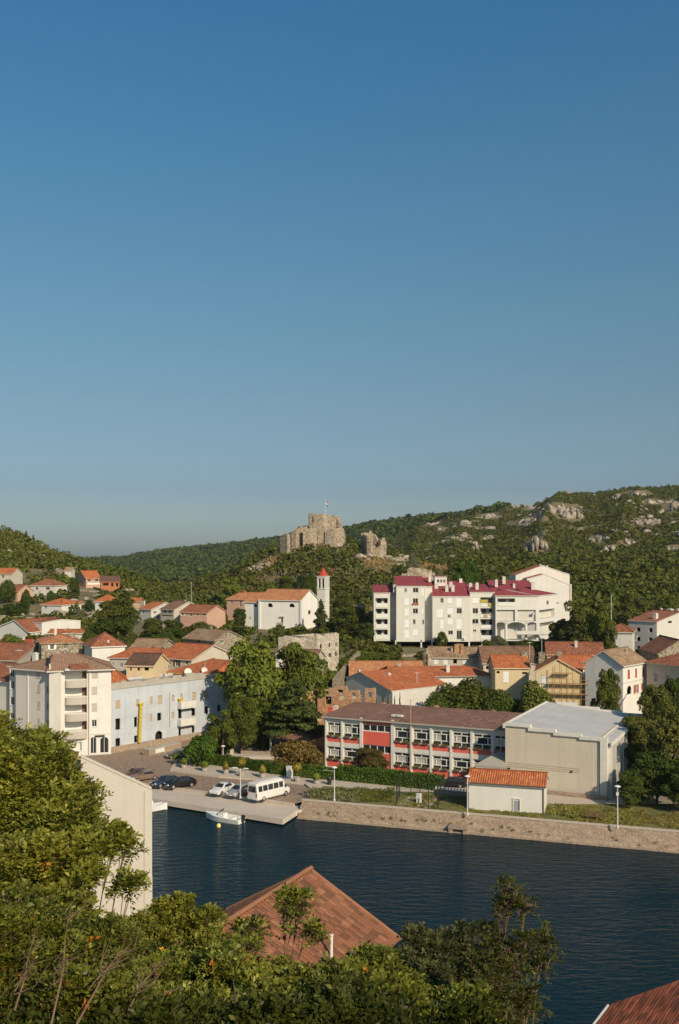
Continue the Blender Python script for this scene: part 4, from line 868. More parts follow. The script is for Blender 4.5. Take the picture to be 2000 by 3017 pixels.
house('small_white_gable_house', 'small white gabled house wedged in front of the stone ruin', (812, 222), (852, 222), 9, 5, 1928, 1913, 'y', m_white, m_t_brown, [('F', 828, 1935, 835, 1945, 'd')])
house('brown_shed_roof', 'brown tiled roof between the two big plane trees', (836, 225), (930, 222), 5, 5, 1934, 1914, 'x', m_stone3, m_t_brown)
# ------------------------------------------------------------------ apartment row with crimson roofs
def apt(label, px0, px1, D, depth, top, base, ridge, wall, name='apartment_block', wins=(), lo=.25, kind='shed', chims=(), gx=.15, group='blocks of the crimson roofed apartment row'):
    zb = CZ - (base - HZ) / F * D
    h = House(name, label, 'apartment block', (px0, D), (px1, D), depth, zb, top, wall, group)
    for x in wins: h.win(x[0], *x[1:5], x[5] if len(x) > 5 else 'g', **(x[6] if len(x) > 6 else {}))
    h.roof(kind, ridge, m_t_red, ov=gx, edge=m_white)
    for c in chims: h.chimney(*c[:3], **(c[3] if len(c) > 3 else {}))
    ALL_H.append((h.o + h.ex * h.w / 2 + h.ey * h.d / 2, max(h.w, h.d) / 2, h)); return h.done(lo)
def apt_window_cols(cols, rows):
    o = []
    for (a, b) in cols:
        for r in rows: o.append(('F', a, r[0], b, r[1]))
    return o
def balcony(h, px0, px1, y0, y1, rail=.45, stuff=None):
    """deep opening with a slab, solid parapet and glass door behind"""
    a = h.hit('F', px0, y0); b = h.hit('F', px1, y1); u0, u1, z0, z1 = a[0], b[0], b[1], a[1]
    h.holes['F'].append((u0, u1, z0, z1, False)); m = M()
    m.box(u0, u1, .03, 1.4, z0 - .12, z0 - .002); m.box(u0, u1, 1.45, 1.55, z0, z1); m.box(u0 - .01, u0 - .1, .23, 1.5, z0, z1); m.box(u1 + .01, u1 + .1, .23, 1.5, z0, z1); m.box(u0, u1, .23, 1.5, z1 + .001, z1 + .1)
    bo = m.build('balcony', m_white, h.root)
    m = M(); m.box(u0 + .02, u1 - .02, -.1, .02, z0 - .05, z0 + (z1 - z0) * rail); m.build('parapet', m_frame, bo)
    m = M(); w_ = u1 - u0; m.box(u0 + w_ * .15, u0 + w_ * .5, 1.38, 1.44, z0 + .05, z1 - .3); m.box(u1 - w_ * .25, u1 - w_ * .05, 1.38, 1.44, z0 + .05, z1 - .3); m.build('balcony_door', m_glass, bo)
    return bo, (u0, u1, z0, z1)
def ac_unit(h, px, py, s=.4):
    u, z = h.hit('F', px, py); m = M(); m.box(u - s, u + s, -.4, -.02, z - s * .7, z + s * .7); m.lathe([(.0, 0), (s * .5, 0), (s * .5, .03)], (0, 0, 0), 10, 1)
    n = len(m.v); k = 20 + 10
    o = m.build('air_conditioner', [m_frame, m_dark], h.root)
    for i in range(8, len(o.data.vertices)):
        v = o.data.vertices[i].co; v.x, v.y, v.z = u - s * .3 + v.x, -.42 - v.z, z + v.y
D_ = 274
h1 = apt('first narrow block of the crimson roofed row with four stacked balconies', 1101, 1149, D_, 11, 1747, 1888, 1724, m_aptw, wins=[])
zb = P(0, 1888, D_).z
def late(h, f):                      # rebuild walls after adding balconies
    for c in list(h.root.children):
        if c.name.startswith('wall'): bpy.data.objects.remove(c)
    f(); h.todo = []; h.walls(.25, h.tops)
late(h1, lambda: [balcony(h1, 1106, 1142, y, y + 27) for y in (1762, 1793, 1824, 1855)])
h1b = apt('shaded recessed strip of flats between the two leftmost crimson roofs', 1149.3, 1167, D_ + 2.5, 8, 1747, 1888, 1727, m_aptw, wins=[('F', 1152, y, 1158, y + 13, 's') for y in (1763, 1794, 1824, 1855)])
rows = [(1733, 1745), (1761, 1783), (1792, 1814), (1825, 1849), (1855, 1879)]
W2 = [('F', 1191, r0, 1206, r1, 's') for r0, r1 in rows[1:]] + [('F', 1191, 1733, 1198, 1745)] + [('F', 1216, 1732, 1232, 1746), ('F', 1216, 1763, 1231, 1778), ('F', 1216, 1793, 1231, 1808), ('F', 1216, 1825, 1224, 1839), ('F', 1216, 1853, 1232, 1872, 's')] + \
     [('F', 1242, 1732, 1249, 1756, 's'), ('F', 1242, 1792, 1249, 1808, 's'), ('F', 1243, 1826, 1249, 1840, 'g')]
h2 = apt('tall cream block with stepped crimson roof and white shuttered windows in three columns', 1167.4, 1251, D_ - 1.5, 12, 1727, 1888, 1698, m_aptw, wins=W2, chims=[(1162, 1722, 8, dict(v=.1)), (1266, 1692, 8)])
m = M(); 
for q in ((1224, 1777),): u, z = h2.hit('F', *q); m.box(u - .9, u + .9, -.35, -.02, z - .4, z)
m.build('window_box', m_brickw, h2.root)
h2b = apt('shadowed set back strip of the cream block beside the brown downpipe', 1251.3, 1273, D_ + 1.0, 9, 1728, 1888, 1702, m_aptw, wins=[('F', 1254, y, 1260, y + 20, 's') for y in (1763, 1823, 1855)])
h2c = apt('small white rooftop stair house with a strip window above the crimson roof', 1281, 1316, D_ + 7, 5, 1700, 1735, 1697, m_white2, name='stair_house', wins=[('F', 1286, 1707, 1294, 1717), ('F', 1296, 1707, 1303, 1717), ('F', 1305, 1707, 1312, 1717)], lo=1)
cols3 = [('F', 1297, 1762, 1306, 1776), ('F', 1286, 1793, 1306, 1819, 's'), ('F', 1296, 1825, 1308, 1852, 's'), ('F', 1318, 1760, 1334, 1777, 's'), ('F', 1317, 1791, 1336, 1808, 's'), ('F', 1318, 1822, 1335, 1840, 's'), ('F', 1320, 1858, 1334, 1870),
         ('F', 1344, 1761, 1361, 1788, 's'), ('F', 1345, 1792, 1360, 1808), ('F', 1344, 1823, 1361, 1853, 's'), ('F', 1345, 1858, 1360, 1884, 'g')]
h3 = apt('wide cream block under the lowest crimson roof with many small white chimneys', 1274, 1384, D_ - 2.2, 14, 1757, 1888, 1712, m_aptw, wins=cols3,
         chims=[(1285, 1720, 10, dict(v=.5)), (1316, 1722, 9, dict(v=.3)), (1334, 1723, 9, dict(v=.3)), (1328, 1714, 9, dict(v=.6)), (1357, 1704, 9, dict(v=.9)), (1386, 1717, 9, dict(v=.5))])
ac_unit(h3, 1326, 1813); ac_unit(h3, 1366, 1882)
h4 = apt('cream block with an open stack of cluttered balconies and a yellow awning', 1384.4, 1456, D_ - 1.2, 12, 1745, 1888, 1722, m_aptw, wins=[('F', 1391, 1761, 1411, 1777, 's'), ('F', 1392, 1792, 1408, 1808), ('F', 1391, 1824, 1409, 1838), ('F', 1393, 1855, 1403, 1862)],
         chims=[(1405, 1716, 9, dict(v=.3))])
BB = []
late(h4, lambda: BB.extend(balcony(h4, 1415, 1453, y, y + 27, .38) for y in (1760, 1792, 1824, 1855)))
m = M(); b_ = BB[0][1]; m.box(b_[0], b_[0] + 2.0, -.2, -.12, b_[3] - 1.5, b_[3] - .6); m.box(b_[0] + 2.1, b_[1], -.22, -.14, b_[2] + .1, b_[2] + .9)
m.build('awning', plain('yellow_awning', (.45, .36, .06), .8, .3, 2), h4.root)
m = M(); b_ = BB[1][1]; m.box(b_[0] + .9, b_[0] + 2, -.2, -.13, b_[2] + .0, b_[2] + .9); m.box(b_[1] - 1.1, b_[1] - .5, -.2, -.14, b_[2] + .5, b_[2] + 1.3); m.build('laundry', [plain('laundry_cloth', (.5, .33, .22), .9, .4, 2)], h4.root)
# white end block with arches
zb5 = P(0, 1885, 270).z
h5 = House('apartment_block', 'bright white end block with arched porch, crimson roof and angled side', 'apartment block', (1460, 271), (1584, 271), 14, zb5, 1755, m_white2, 'blocks of the crimson roofed apartment row')
o0 = h5.hit('F', 1464, 1763); 
BB5 = [balcony(h5, 1465, 1517, 1763, 1785, .5)]
def recess(h, px0, py0, px1, py1, dep, arch=0):
    a = h.hit('F', px0, py0); b = h.hit('F', px1, py1); u0, u1, z0, z1 = a[0], b[0], b[1], a[1]
    h.holes['F'].append((u0, u1, z0, z1, False)); m = M(); m.box(u0 - .1, u1 + .1, dep, dep + .1, z0 - .2, z1 + .2); m.box(u0 - .12, u0 - .001, .23, dep, z0, z1); m.box(u1 + .001, u1 + .12, .23, dep, z0, z1); m.box(u0, u1, .23, dep, z1 + .001, z1 + .1); m.box(u0, u1, .0, dep, z0 - .1, z0 - .001)
    m.build('porch', m_white, h.root); return u0, u1, z0, z1
r1 = recess(h5, 1463, 1797, 1517, 1829, .6); r2 = recess(h5, 1524, 1797, 1578, 1829, .6)
rA = recess(h5, 1463, 1833, 1580, 1884, 2.8); r3, r4, r5 = [(h5.hit('F', a_, 1834)[0], h5.hit('F', b_, 1834)[0], rA[2], rA[3]) for a_, b_ in ((1463, 1487), (1495, 1546), (1554, 1580))]
h5.roof('shed', 1711, m_t_red, ov=.3, edge=m_white)
for c in ((1462, 1707, 8), (1484, 1698, 9, dict(v=.8)), (1514, 1719, 6), (1570, 1714, 11, dict(v=.4))): h5.chimney(*c[:3], **(c[3] if len(c) > 3 else {}))
m = M()
for px, py in ((1480, 1728), (1536, 1727), (1493, 1717), (1529, 1716)):
    t_ = .35 if py > 1720 else .7; u = h5.w * (px - 1460) / 124; zz = h5.he + (h5.hr - h5.he) * t_ + .12; m.box(u - .55, u + .55, t_ * 14 - .5, t_ * 14 + .5, zz + .02, zz + .22)
m.build('skylight', m_glass, h5.rf); h5.done(.4)
m = M()                                             # arch over the porch opening and round columns
for (u0, u1, z0, z1) in (r3, r4, r5):
    c = (u0 + u1) / 2; r = (u1 - u0) / 2; K = 8; rise = min(1.0, r * .45)
    for sg in (-1, 1):
        arc = [(c + sg * r * math.cos(t * math.pi / 2 / K), z1 - rise + rise * math.sin(t * math.pi / 2 / K)) for t in range(K + 1)]
        m.face([(x, -.012, z) for x, z in arc + [(c + sg * r, z1)]])
m.build('porch_arch', m_white2, h5.root)
m = M()
for px in (1491, 1550): u, z = h5.hit('F', px, 1884); m = M(); m.lathe([(.40, z - 1.6), (.40, rA[3] + .01)], (u, .42, 0), 14); m.build('porch_column', m_white2, h5.root)
m = M(); u0, z0 = h5.hit('F', 1520, 1866); m.box(u0, h5.w + 4, -1.3, -1.15, z0 - .2, z0 + .75); m.box(u0, h5.w + 4, -1.14, -.04, z0 - .35, z0 - .2); m.build('terrace', m_white2, h5.root)
ac_unit(h5, 1570, 1808)
h5s = House('apartment_wing', 'angled bright white wing with small twin window at the end of the crimson roof', 'apartment block', (1584.3, 271.0), (1640, 285), 9, zb5, 1755, m_white2, 'blocks of the crimson roofed apartment row')
h5s.win('F', 1610, 1770, 1617, 1781, 'g'); recess(h5s, 1588, 1798, 1634, 1816, 1.2); recess(h5s, 1590, 1836, 1632, 1866, 1.8)
h5s.roof('shed', 1712, m_t_red, ov=.2, edge=m_white, hr=h5s.he + 1.5); h5s.done(.4)
def prof_house(name, label, cat, A, B, depth, zb, prof, wall, tile, side_m=None, group=None, back_drop=0.0, th=.18, ovf=.12, strip=None):
    """wall whose top follows prof [(px, py), ...] from A to B, roof slopes run straight back"""
    h = House(name, label, cat, A, B, depth, zb, None, wall, group, he=1.0)
    pts = [h.hit('F', *q) for q in prof]; pts[0] = (0, pts[0][1]); pts[-1] = (h.w, pts[-1][1]); h.prof = pts
    h.he = min(p[1] for p in pts) - .001; return h
def prof_done(h, tile, lo=3, th=.18, ov=.12, drop=0.0, edge=None):
    m = M(); pts = h.prof
    for i in range(len(pts) - 1):
        (u0, z0), (u1, z1) = pts[i], pts[i + 1]
        if abs(u1 - u0) < .05: continue
        a = [(u0, -ov, z0 + .1), (u0, h.d + ov, z0 + .1 - drop), (u1, h.d + ov, z1 + .1 - drop), (u1, -ov, z1 + .1)]
        if z0 > z1: a = [a[3], a[2], a[1], a[0]]
        m.slab(a, th, 0, 1)
    h.rf = m.build('roof', [tile, edge or h.wall_m], h.root)
    W = M()
    inner = [p for p in pts]
    h.tops = {'F': [p for p in inner if 0 < p[0] < h.w or True]}
    h.walls(lo, None)
    poly = [(0, h.he)] + inner + [(h.w, h.he)]
    W.face([(u, 0, z) for u, z in poly]); W.face([(u, h.d, z - drop) for u, z in poly])
    W.face([(h.w, 0, h.he), (h.w, h.d, h.he), (h.w, h.d, inner[-1][1] - drop), (h.w, 0, inner[-1][1])]); W.face([(0, 0, h.he), (0, h.d, h.he), (0, h.d, inner[0][1] - drop), (0, 0, inner[0][1])])
    W.build('gable', h.wall_m, h.root); ALL_H.append((h.o + h.ex * h.w / 2 + h.ey * h.d / 2, max(h.w, h.d) / 2, h)); return h
zb6 = P(0, 1850, 300).z
b1 = prof_house('gable_apartment_block', 'tall blank white gable of the apartment building behind the crimson roofs, farther of two', 'apartment block', (1519, 304), (1678, 304), 12, zb6, [(1519, 1695), (1599, 1666), (1656, 1686), (1678, 1692)], m_white2, m_t_or)
prof_done(b1, m_t_or, 2); b1.chimney(1592, 1662, 5, v=.2, h=1); b1.chimney(1612, 1665, 4, v=.2, h=1)
b2 = prof_house('gable_apartment_block', 'nearer lower blank white gable with a red brown corner strip', 'apartment block', (1552, 296), (1684, 296), 7, zb6, [(1552, 1706), (1604, 1692), (1677, 1722), (1684, 1722)], m_white2, m_t_or)
m = M(); u, z = b2.hit('F', 1678, 1721); m.box(u, u + .25, -.06, -.004, -2, z); m.build('corner_strip', m_redshut, b2.root); prof_done(b2, m_t_or, 2)
m = M(); u, z = b2.hit('F', 1642, 1776); m.lathe([(0, 0), (.35, .05), (.5, .2)], (u, -.3, z), 10); m.build('vent_pipe', m_conc, b2.root)
# stilts and dark space below the row
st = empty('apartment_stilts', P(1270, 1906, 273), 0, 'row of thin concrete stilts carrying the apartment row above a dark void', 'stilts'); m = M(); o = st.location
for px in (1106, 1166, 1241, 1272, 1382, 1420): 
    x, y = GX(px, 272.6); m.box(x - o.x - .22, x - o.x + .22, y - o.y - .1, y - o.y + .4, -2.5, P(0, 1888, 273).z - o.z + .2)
m.build('stilt', m_white, st); m = M(); x0, x1 = GX(1101, 280)[0] - o.x, GX(1456, 280)[0] - o.x; m.box(x0, x1, 6, 6.3, -3, 2.4); m.box(x0, x1, -.2, 9, 1.55, 1.62); m.build('back_wall', m_dark, st)  # back panel and soffit coloured near black for the shade underneath

# ------------------------------------------------------------------ right hand houses
house('tree_hidden_house', 'pale house half hidden by pines with a wedge of orange roof', (1788, 238), (1863, 236), 9, 8, 1861, 1838, 'hip', m_white, m_t_rust, inset=(3.5, 3.5))
th = House('tall_flat_building', 'tall plastered building with a bright gable wall and dark windowed flank', 'apartment block', (1935, 250), (2075, 268), 8, 6, 1832, m_white)
for y in (1850, 1878, 1905): 
    for k in (1.2, 4.6): th.winm('L', k, k + 1.0, th.z_at(y + 12, 0, 3), th.z_at(y, 0, 3), 'd')
th.win('F', 1968, 1825, 1980, 1835, 'd'); th.roof('y', 1802, m_t_rust, ov=.25, edge=m_white)
for c in ((1931, 1806, 13, dict(v=.25)), (1948, 1791, 6, dict(v=.9)), (1974, 1793, 18, dict(v=.6)), (1996, 1793, 10, dict(v=.6))): th.chimney(*c[:3], h=2.5, **c[3])
th.done(3)
wh = House('white_corner_house', 'bright white house wall with three red shuttered upper windows', 'house', (1835, 180), (1903, 187.5), 7.5, 2.5, 1960, m_white2)
for x0, y0, x1, y1 in ((1849, 1974, 1856, 1998), (1871, 1970, 1877, 1994), (1892, 1967, 1899, 1991)): wh.win('F', x0, y0, x1, y1, 's', shut=m_redshut)
wh.win('F', 1847, 2022, 1860, 2044, 'd', arch=True); wh.win('F', 1870, 2018, 1877, 2042, 'o', shut=m_redshut); wh.win('F', 1889, 2014, 1896, 2030, 's', shut=m_redshut)
wh.roof('x', None, m_t_tan, ov=.4, hr=wh.he + 2.4, edge=m_white); wh.chimney(1844, 1912, 7, v=.35, mat=m_tan, h=1.8); wh.done(3)
m = M(); z = wh.hit('F', 1850, 2009)[1]; m.box(-.05, wh.w + .05, -.08, -.003, z - .12, z + .05); m.box(wh.w - .25, wh.w + .06, -.09, -.0035, z + .06, wh.he - .1); m.build('string_course', m_white, wh.root)
gh = house('gray_house', 'dim gray brown house with two tall dark windows and an orange hip roof', (1905, 186), (2060, 176), 13, 2, 1951, 1916, 'hip', m_graywall, m_t_rust, [('F', 1928, 1982, 1936, 2011, 'g'), ('F', 1961, 1986, 1970, 2014, 'g')], inset=(7, 7))
house('rust_gable_house', 'rust tiled gabled roof rising behind the gray house', (1940, 203), (2060, 203), 12, 4, 1925, 1886, 'y', m_stone, m_t_rust, chims=[(1981, 1886, 8)])
house('long_roof_house', 'long house with a wide rust orange roof above the yellow houses', (1612, 211), (1778, 209), 10, 4, 1927, 1893, 'x', m_pink, m_t_rust, [('F', 1732, 1928, 1742, 1938, 'd', dict(arch=True)), ('F', 1766, 1952, 1778, 1970, 'd')], chims=[(1697, 1888, 8, dict(v=.3))])
if False: house('gray_gable_annex', 'gray plastered gable wall under the tan roof beside the white house', (1777, 190), (1834, 181), 7, 2.5, 1968, 1926, 'x', m_graywall, m_t_tan, ov=.1)
y2 = house('yellow_gable_house', 'pale yellow gabled house wrapped in scaffolding', (1578, 188), (1712, 186), 12, 2, 1977, 1942, 'y', m_yellow, m_t_or, [('F', 1591, 1992, 1610, 2013, 's')], pos=.49,
           chims=[(1596, 1921, 17, dict(v=.7, mat=m_stone)), (1648, 1920, 16, dict(v=.5, mat=m_stone))])
house('yellow_side_house', 'yellow house wing with a white shuttered window and orange roof', (1459, 198), (1558, 198), 9, 2, 1967, 1931, 'x', m_yellow, m_t_or, [('F', 1482, 1978, 1500, 2010, 's'), ('F', 1463, 1977, 1472, 1984, 'd'), ('F', 1538, 1980, 1553, 1986, 'd')], chims=[(1544, 1920, 18, dict(mat=m_stone)), (1542, 1920, 6)])
house('yellow_rear_wing', 'rear wing of the scaffolded house with air conditioners on its wall', (1655, 197), (1741, 196), 8, 2, 1963, 1931, 'x', m_yellow, m_t_or, [('F', 1714, 1974, 1722, 1996, 's'), ('F', 1727, 1974, 1736, 1979, 'd'), ('F', 1725, 1992, 1738, 2006, 'g')])
house('old_brown_roof_house', 'old house with a mottled brown roof and two small skylights', (1424, 214), (1580, 214), 11, 5, 1953, 1905, 'x', m_cream, m_t_brown, [('F', 1432, 1962, 1444, 1972, 'd')], chims=[(1414, 1902, 8, dict(mat=m_stone))])
sc_ = empty('scaffolding', GP(1655, 2160, 2), y2.ang, 'metal tube scaffolding with three plank levels on the yellow gable', 'scaffolding'); sc_.location = y2.o; m = M()
rd = random.Random(4)
us = [y2.hit('F', p, 2000)[0] for p in (1616, 1633, 1655, 1675, 1692, 1712)]; us.append(us[-1] + 1.6)
for i, u in enumerate(us):
    top = y2.hit('F', 1650, (1972, 1958, 1948, 1955, 1968, 1985, 1990)[i])[1]
    for yy in (-.35, -1.25): m.tube([(u, yy, 0), (u, yy, top)], .03, 6)
for py in (1982, 2000, 2012, 2027, 2042, 2056):
    z = y2.hit('F', 1650, py)[1]
    for yy in (-1.25,): m.tube([(us[0] if py > 1975 else us[1], yy, z), (us[-1] if py > 1990 else us[4], yy, z)], .035, 6)
for i in range(0, 6, 2): m.tube([(us[i], -1.3, y2.hit('F', 1650, 2042)[1]), (us[i + 1], -1.3, y2.hit('F', 1650, 2012)[1])], .03, 6)
m.build('scaffold_tube', plain('scaffold_paint', (.55, .30, .08), .5, .15, 2), sc_); 
for py in (1982, 2012, 2042):
    z = y2.hit('F', 1650, py)[1]; m = M()
    for k in range(3): m.box(us[0] if py > 1990 else us[1], us[-1] if py > 1990 else us[3] + .5, -1.2 + k * .28, -.95 + k * .28, z + .04, z + .09)
    m.build('plank_deck', plain('plank_wood', (.35, .22, .12), .8, .2, 3), sc_)
m = M(); u = us[-1] + .15; m.tube([(u, -.5, 0), (u, -.5, y2.hit('F', 1650, 1992)[1])], .14, 8); m.build('rubble_chute', m_redshut, sc_)
# long ruin in the middle
lr = house('long_ruined_house', 'long house with a crumbling tiled roof and white boarded windows', (1260, 223), (1424, 221), 9, 5, 1936, 1907, 'x', m_cream, m_t_tan,
      [('F', 1278, 1938, 1292, 1957, 's'), ('F', 1306, 1938, 1320, 1958, 's'), ('F', 1335, 1941, 1346, 1955, 'd'), ('F', 1362, 1938, 1378, 1956, 's'), ('F', 1392, 1940, 1406, 1956, 'b')], chims=[(1352, 1897, 26, dict(mat=m_brickr, v=.3)), (1335, 1903, 14, dict(mat=m_stone, v=.3)), (1361, 1898, 8, dict(mat=m_brickr, v=.2))])
ragged_wall('ruined_end_wall', [(1247, 222, 1907, 5), (1255, 221.5, 1926, 5), (1260, 221, 1935, 5)], m_stone2, 1.0, None, 21, .4, .6, 'broken stone end wall of the long crumbling house', 'ruin')
ragged_wall('retaining_wall', [(1060, 250, 1944, 5), (1110, 252, 1934, 5), (1180, 254, 1928, 5), (1245, 256, 1925, 5)], m_stone, 1.0, None, 22, .3, 1.2, 'old stone retaining wall of the terrace under the apartment row', 'wall')
ragged_wall('stair_wall', [(990, 205, 2000, 3), (1010, 216, 1975, 4), (1035, 230, 1945, 6), (1062, 244, 1918, 8)], m_stone, .8, None, 23, .1, 1.5, 'stone wall climbing beside the stepped lane to the apartments', 'wall')
ragged_wall('terrace_ruin', [(1168, 300, 1722, 12), (1185, 300, 1690, 12), (1200, 300, 1673, 12), (1225, 300, 1670, 12), (1262, 301, 1676, 12), (1282, 302, 1700, 12)], m_stone2, 2, None, 24, .5, 1.0, 'ruined stone wall standing behind the crimson roofs', 'ruin')
house('tiny_gable_ruin', 'small stone gable beside the church conifer', (1053, 284), (1077, 284), 6, 10, 1786, 1777, 'y', m_stone, m_t_brown, ov=.1)

# white L shaped building with orange roofs
w1 = prof_house('white_gable_wing', 'blue gray gable end of the long white building with an orange roof', 'house', (1020, 200), (1156, 189), 15, 2.0, [(1020, 1997), (1062, 1980), (1156, 2037)], m_white, m_t_or)
w1.winm('R', 2, 3, 0, 1, 'g') if False else None
prof_done(w1, m_t_or, 3, ov=.25)
w1.chimney(1057, 1972, 7, v=.05, h=1.2); w1.chimney(1144, 1982, 12, v=.35, h=3)
w2 = House('long_white_building', 'long plain white building under a continuous bright orange roof', 'house', (1150, 201), (1457, 204), 12, 2.0, 1996, m_white2)
w2.roof('hip', 1963, m_t_or, ov=.3, inset=(.4, 5), edge=m_white); w2.chimney(1319, 1958, 10, v=.2, h=3); w2.done(3)
m = M(); u, z = w2.hit('F', 1231, 1995); m.tube([(u, -.1, -3), (u, -.1, z)], .07, 6); m.tube([(-.2, -.42, w2.he + .02), (w2.w + .3, -.42, w2.he + .02)], .09, 6); m.build('gutter', m_conc, w2.root)
house('rear_orange_roof_house', 'orange roof line seen behind the long white building', (1032, 217), (1246, 217), 10, 4, 1990, 1949, 'x', m_stone, m_t_or2, chims=[(1177, 1952, 10, dict(v=.2, mat=m_conc))])
# brick ruin behind the school
br = empty('brick_ruin', (P(985, 2080, 176).x, 176, 1.3), 0, 'roofless orange brick ruin with empty window holes behind the school', 'ruin')
def holed_wall(name, px0, px1, D0, D1, tops, holes, mat, parent, zb=1.0, thick=.5):
    """free standing wall with openings; tops: list of (px, py)"""
    h = House('tmp', 'x', 'x', (px0, D0), (px1, D1), thick, zb, None, mat, he=1); m = M(); hs = []
    for q in holes: a = h.hit('F', q[0], q[1]); b = h.hit('F', q[2], q[3]); hs.append((a[0], b[0], b[1], a[1]))
    tp = [h.hit('F', *q) for q in tops]; us = sorted({0, h.w, *[q[0] for q in hs], *[q[1] for q in hs], *[max(0, min(h.w, q[0])) for q in tp]})
    tx = [q[0] for q in tp]; tzv = [q[1] for q in tp]; rd = random.Random(9)
    for i in range(len(us) - 1):
        u0, u1 = us[i], us[i + 1]
        if u1 - u0 < .02: continue
        c = (u0 + u1) / 2; top = float(np.interp(c, tx, tzv)) + rd.uniform(-.12, .12); zs = [-2]
        for q in sorted(q for q in hs if q[0] < c < q[1]): zs += [q[2], q[3]]
        zs.append(top); zs = sorted(zs) if len(zs) % 2 == 0 else zs
        for k in range(0, len(zs) - 1, 2):
            if zs[k + 1] - zs[k] > .05: m.box(u0, u1, 0, thick, zs[k], zs[k + 1])
    o = m.build(name, mat, parent, h.root.location - parent.location); o.rotation_euler = (0, 0, h.ang); bpy.data.objects.remove(h.root); return o
holed_wall('front_wall', 935, 1105, 178, 174, [(935, 2030), (985, 2028), (990, 2024), (1021, 2021), (1022, 2036), (1058, 2034), (1062, 2060), (1074, 2056), (1075, 2030), (1105, 2028)],
           [(950, 2036, 968, 2046), (994, 2031, 1010, 2041), (958, 2052, 976, 2076), (998, 2048, 1012, 2064), (1036, 2040, 1048, 2062), (1083, 2038, 1096, 2054), (1063, 2058, 1074, 2085)], m_brk, br)
holed_wall('side_wall', 859, 935, 176, 179, [(859, 2042), (905, 2040), (935, 2032)], [(868, 2046, 880, 2060), (890, 2046, 902, 2060)], m_brk, br)
holed_wall('back_wall', 960, 1060, 186, 184, [(960, 2052), (1000, 2050), (1060, 2056)], [(975, 2058, 990, 2070)], m_cream, br)
m = M(); m.box(-4, -2.2, -1.2, -.3, 4, 4.6); m.build('fallen_beam', m_tan, br)
# ------------------------------------------------------------------ school
S = House('school', 'two-storey red and white school with grid windows and flower boxes', 'school', (956, 156), (1500, 143.2), 16, 1.45, 2110, m_pil, he=7.75)
S.wall_m = m_pil; zA = lambda z: z - 1.45
PIL = [956, 1008, 1065, 1157, 1212, 1270, 1329, 1390, 1452, 1499]
up = [S.hit('F', p, 2200)[0] for p in PIL]; up[0] = .25; up[-1] = S.w - .1
Z = dict(uw0=4.72, uw1=6.95, ur0=3.88, lw0=1.1, lw1=3.1)
m_pane = m_curt
rs = random.Random(2)
m_fl = [l_red, l_mid]
for i in range(len(up) - 1):
    u0, u1 = up[i] + .22, up[i + 1] - .22
    if i == 2: continue
    for (z0, z1, rz) in ((Z['uw0'], Z['uw1'], Z['ur0']), (Z['lw0'], Z['lw1'], .02)):
        S.holes['F'].append((u0, u1, z0, z1, False)); f = M(); t = .09; du, dz = u1 - u0, z1 - z0
        za, zb_ = z1 - dz * .24, z0 + dz * .30; t = .13
        for a, b in ((z0, z0 + t), (za - t / 2, za + t / 2), (zb_ - t / 2, zb_ + t / 2), (z1 - t, z1)): f.box(u0, u1, .06, .16, a, b)
        for u, a, b in ((u0 + t / 2, z0, z1), (u1 - t / 2, z0, z1), (u0 + du * .5, za, z1), (u0 + du * .5, z0, zb_), (u0 + du * .2, zb_, za), (u0 + du * .8, zb_, za)): f.box(u - t / 2, u + t / 2, .05, .155, a + .001, b - .001)
        f.box(u0 - .1, u1 + .1, -.16, .05, z0 - .1, z0 - .01)
        fo = f.build('window', m_frame, S.root); g = M(); g.box(u0, u1, .17, .19, z0, z1); g.build('pane', m_glass, fo)
        g = M(); c0 = rs.choice((.22, .5)); 
        if rs.random() < .8: g.box(u0 + du * .22, u0 + du * rs.choice((.5, .78)), .195, .21, zb_ + .05, za - .05, 0); g.box(u0 + du * .02, u0 + du * .18, .196, .211, zb_ + .05, za, 0)
        else: g.box(u0 + du * .02, u0 + du * .18, .195, .21, zb_, za, 0)
        g.m = [0] * len(g.m)
        for k in range(len(g.v)): g.v[k] = (g.v[k][0], g.v[k][1] - .035, g.v[k][2])
        g.build('curtain', m_curt, fo)
        for a_ in (.06, .56):
            fb = M(); x0_, x1_ = u0 + du * a_, u0 + du * (a_ + .36); fb.box(x0_, x1_, -.36, -.14, z0 - .02, z0 + .15); bo = fb.build('flower_box', m_brownshut, S.root)
            rg = np.random.RandomState(i * 7 + int(z0) + int(a_ * 50)); n = 45; q = np.stack([rg.uniform(x0_, x1_, n), -.24 + .09 * rg.randn(n), z0 + .15 + .34 * rg.rand(n) * rg.rand(n)], 1)
            v, ff = leaf_quads(rg, q, rot_rand(rg, n), .09, .7); mobj('flowers', npmesh('flowers', v, ff, (l_red if rg.rand() < .45 else l_mid)), bo)
        rp = M(); rp.box(u0, u1, -.03, -.002, rz, z0 - .12); rp.build('red_panel', m_redpanel, S.root)
